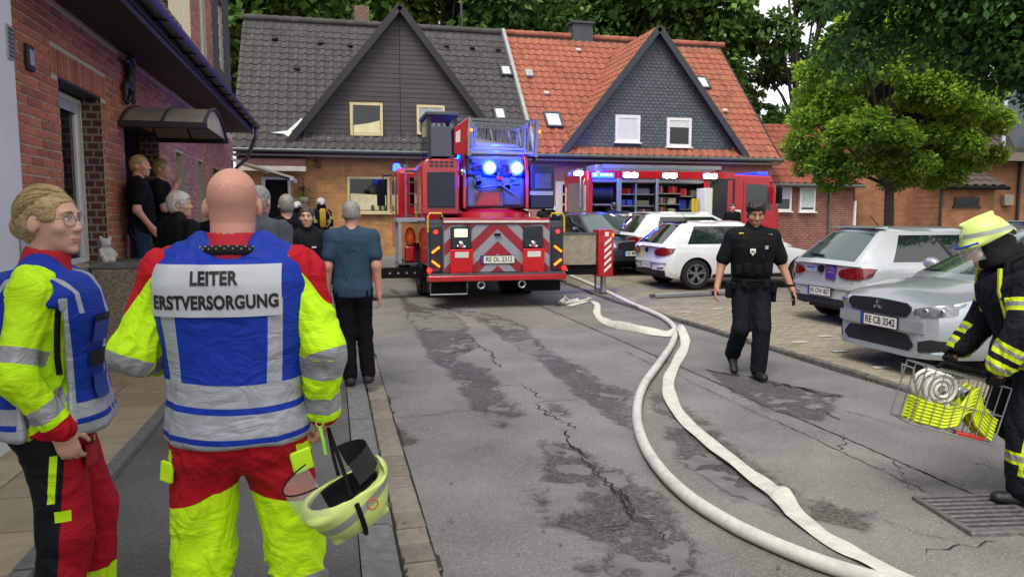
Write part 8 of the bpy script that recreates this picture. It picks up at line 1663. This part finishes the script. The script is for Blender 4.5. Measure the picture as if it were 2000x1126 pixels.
# crumpled end with its coupling
e0 = atZ(1088, 598, 0); e1 = atZ(1150, 590, 0); cr = SDF(); dv = np.array(e1 - e0); L_ = np.linalg.norm(dv); dv /= L_; sv_ = np.array([-dv[1], dv[0], 0])
for k in range(9): a = np.array(e0) + dv * L_ * (k / 9 + .06) + sv_ * .03 * math.sin(k * 2.1); b_ = np.array(e0) + dv * L_ * ((k + 1) / 9 + .06) + sv_ * .03 * math.sin((k + 1) * 2.1); cr.cap(a + (0, 0, .045 + .03 * math.sin(k * 1.7)), b_ + (0, 0, .04 + .03 * math.sin((k + 1) * 1.7)), .04, .036, k=.02, flat=(sv_ + np.array([0, 0, .8 * math.sin(k)]), .45))
cr.cap(np.array(e0) + dv * .12 + (0, 0, .06), np.array(e0) + dv * .22 + (0, 0, .16), .03, .012, k=.03, flat=(sv_, .5)); cr.cap(np.array(e0) + dv * .22 + (0, 0, .16), np.array(e0) + dv * .34 + (0, 0, .07), .012, .03, k=.03, flat=(sv_, .5))
ce = empty("hose_end", e0, 0, "crumpled white hose end with a metal coupling lying near the outrigger foot", "hose end"); V, F = cr.eval_mesh(.009); V = V - np.array(e0); link_mesh("crumpled_hose", np_mesh("crumpled_hose", V, F, M_hose), ce)
cp_ = MB(); q = Vector(dv); cp_.tube([-q * .03 + Vector((0, 0, .05)), q * .03 + Vector((0, 0, .05)), q * .035 + Vector((0, 0, .05)), q * .08 + Vector((0, 0, .05))], [.05, .05, .042, .042], 14); cp_.build("coupling", M_alu_d, ce, smooth=40)
# long aluminium bar lying across the parking court
a0, a1 = atZ(1278, 582, .03), atZ(1450, 574, .03); bar_ = empty("boundary_rail", a0, 0, "long grey metal rail lying on the parking court pavers", "rail"); d_ = a1 - a0; d_.z = 0
one("profile", M_alu, bar_, "bar", (0, 0, .05), tuple(d_ + Vector((0, 0, .05))), .10, .07, bevel=.012); one("end_cap", M_alu_d, bar_, "bar", tuple(-d_.normalized() * .09 + Vector((0, 0, .05))), (0, 0, .05), .07, .06); one("joint", M_black, bar_, "bar", tuple(d_ * .62 + Vector((0, 0, .052))), tuple(d_ * .72 + Vector((0, 0, .052))), .104, .072)
# weeds along the kerbs
wd = MB(); rgw = np.random.default_rng(4)
for k in range(900):
    if k % 3 == 0: x, y = .265 + rgw.normal() * .012, rgw.uniform(2.2, 12)
    elif k % 3 == 1: x, y = 5.16 + rgw.normal() * .02, rgw.uniform(3.5, 14)
    else: x, y = 5.2 + rgw.normal() * .03, rgw.choice([9.0, 7.4, 6.2]) + rgw.normal() * .1
    hgt = rgw.uniform(.008, .035); a = rgw.uniform(0, 6.28); c = Vector((x, y, ground_z(y) + (.0 if x < 1 else .004))); e = Vector((math.cos(a), math.sin(a), 0)) * hgt * .5
    wd.add([c + e * .3, c - e * .3, c + Vector((e.y, -e.x, hgt * .8)) , c + e + Vector((0, 0, hgt))], [(0, 1, 2, 3)])
tag(wd.build("weeds", mat("weed_green", '#4f5f2c', .8, rand=.3), None, fix=False), "small green weeds and moss growing along the kerb joints", "weeds", kind="stuff")
lf = MB()
for k in range(160):
    x, y = rgw.uniform(.3, 5.1), rgw.uniform(2.4, 10); s_ = rgw.uniform(.008, .018); a = rgw.uniform(0, 6.28); c = Vector((x, y, ground_z(y) + .012)); u = Vector((math.cos(a), math.sin(a), .2)) * s_; v = Vector((-math.sin(a), math.cos(a), .1)) * s_ * .6; lf.add([c - u, c + v, c + u, c - v], [(0, 1, 2, 3)])
tag(lf.build("leaf_litter", mat("litter_brown", '#5d5138', .9, rand=.4), None, fix=False), "bits of dry leaf and grit scattered over the asphalt", "litter", kind="stuff")
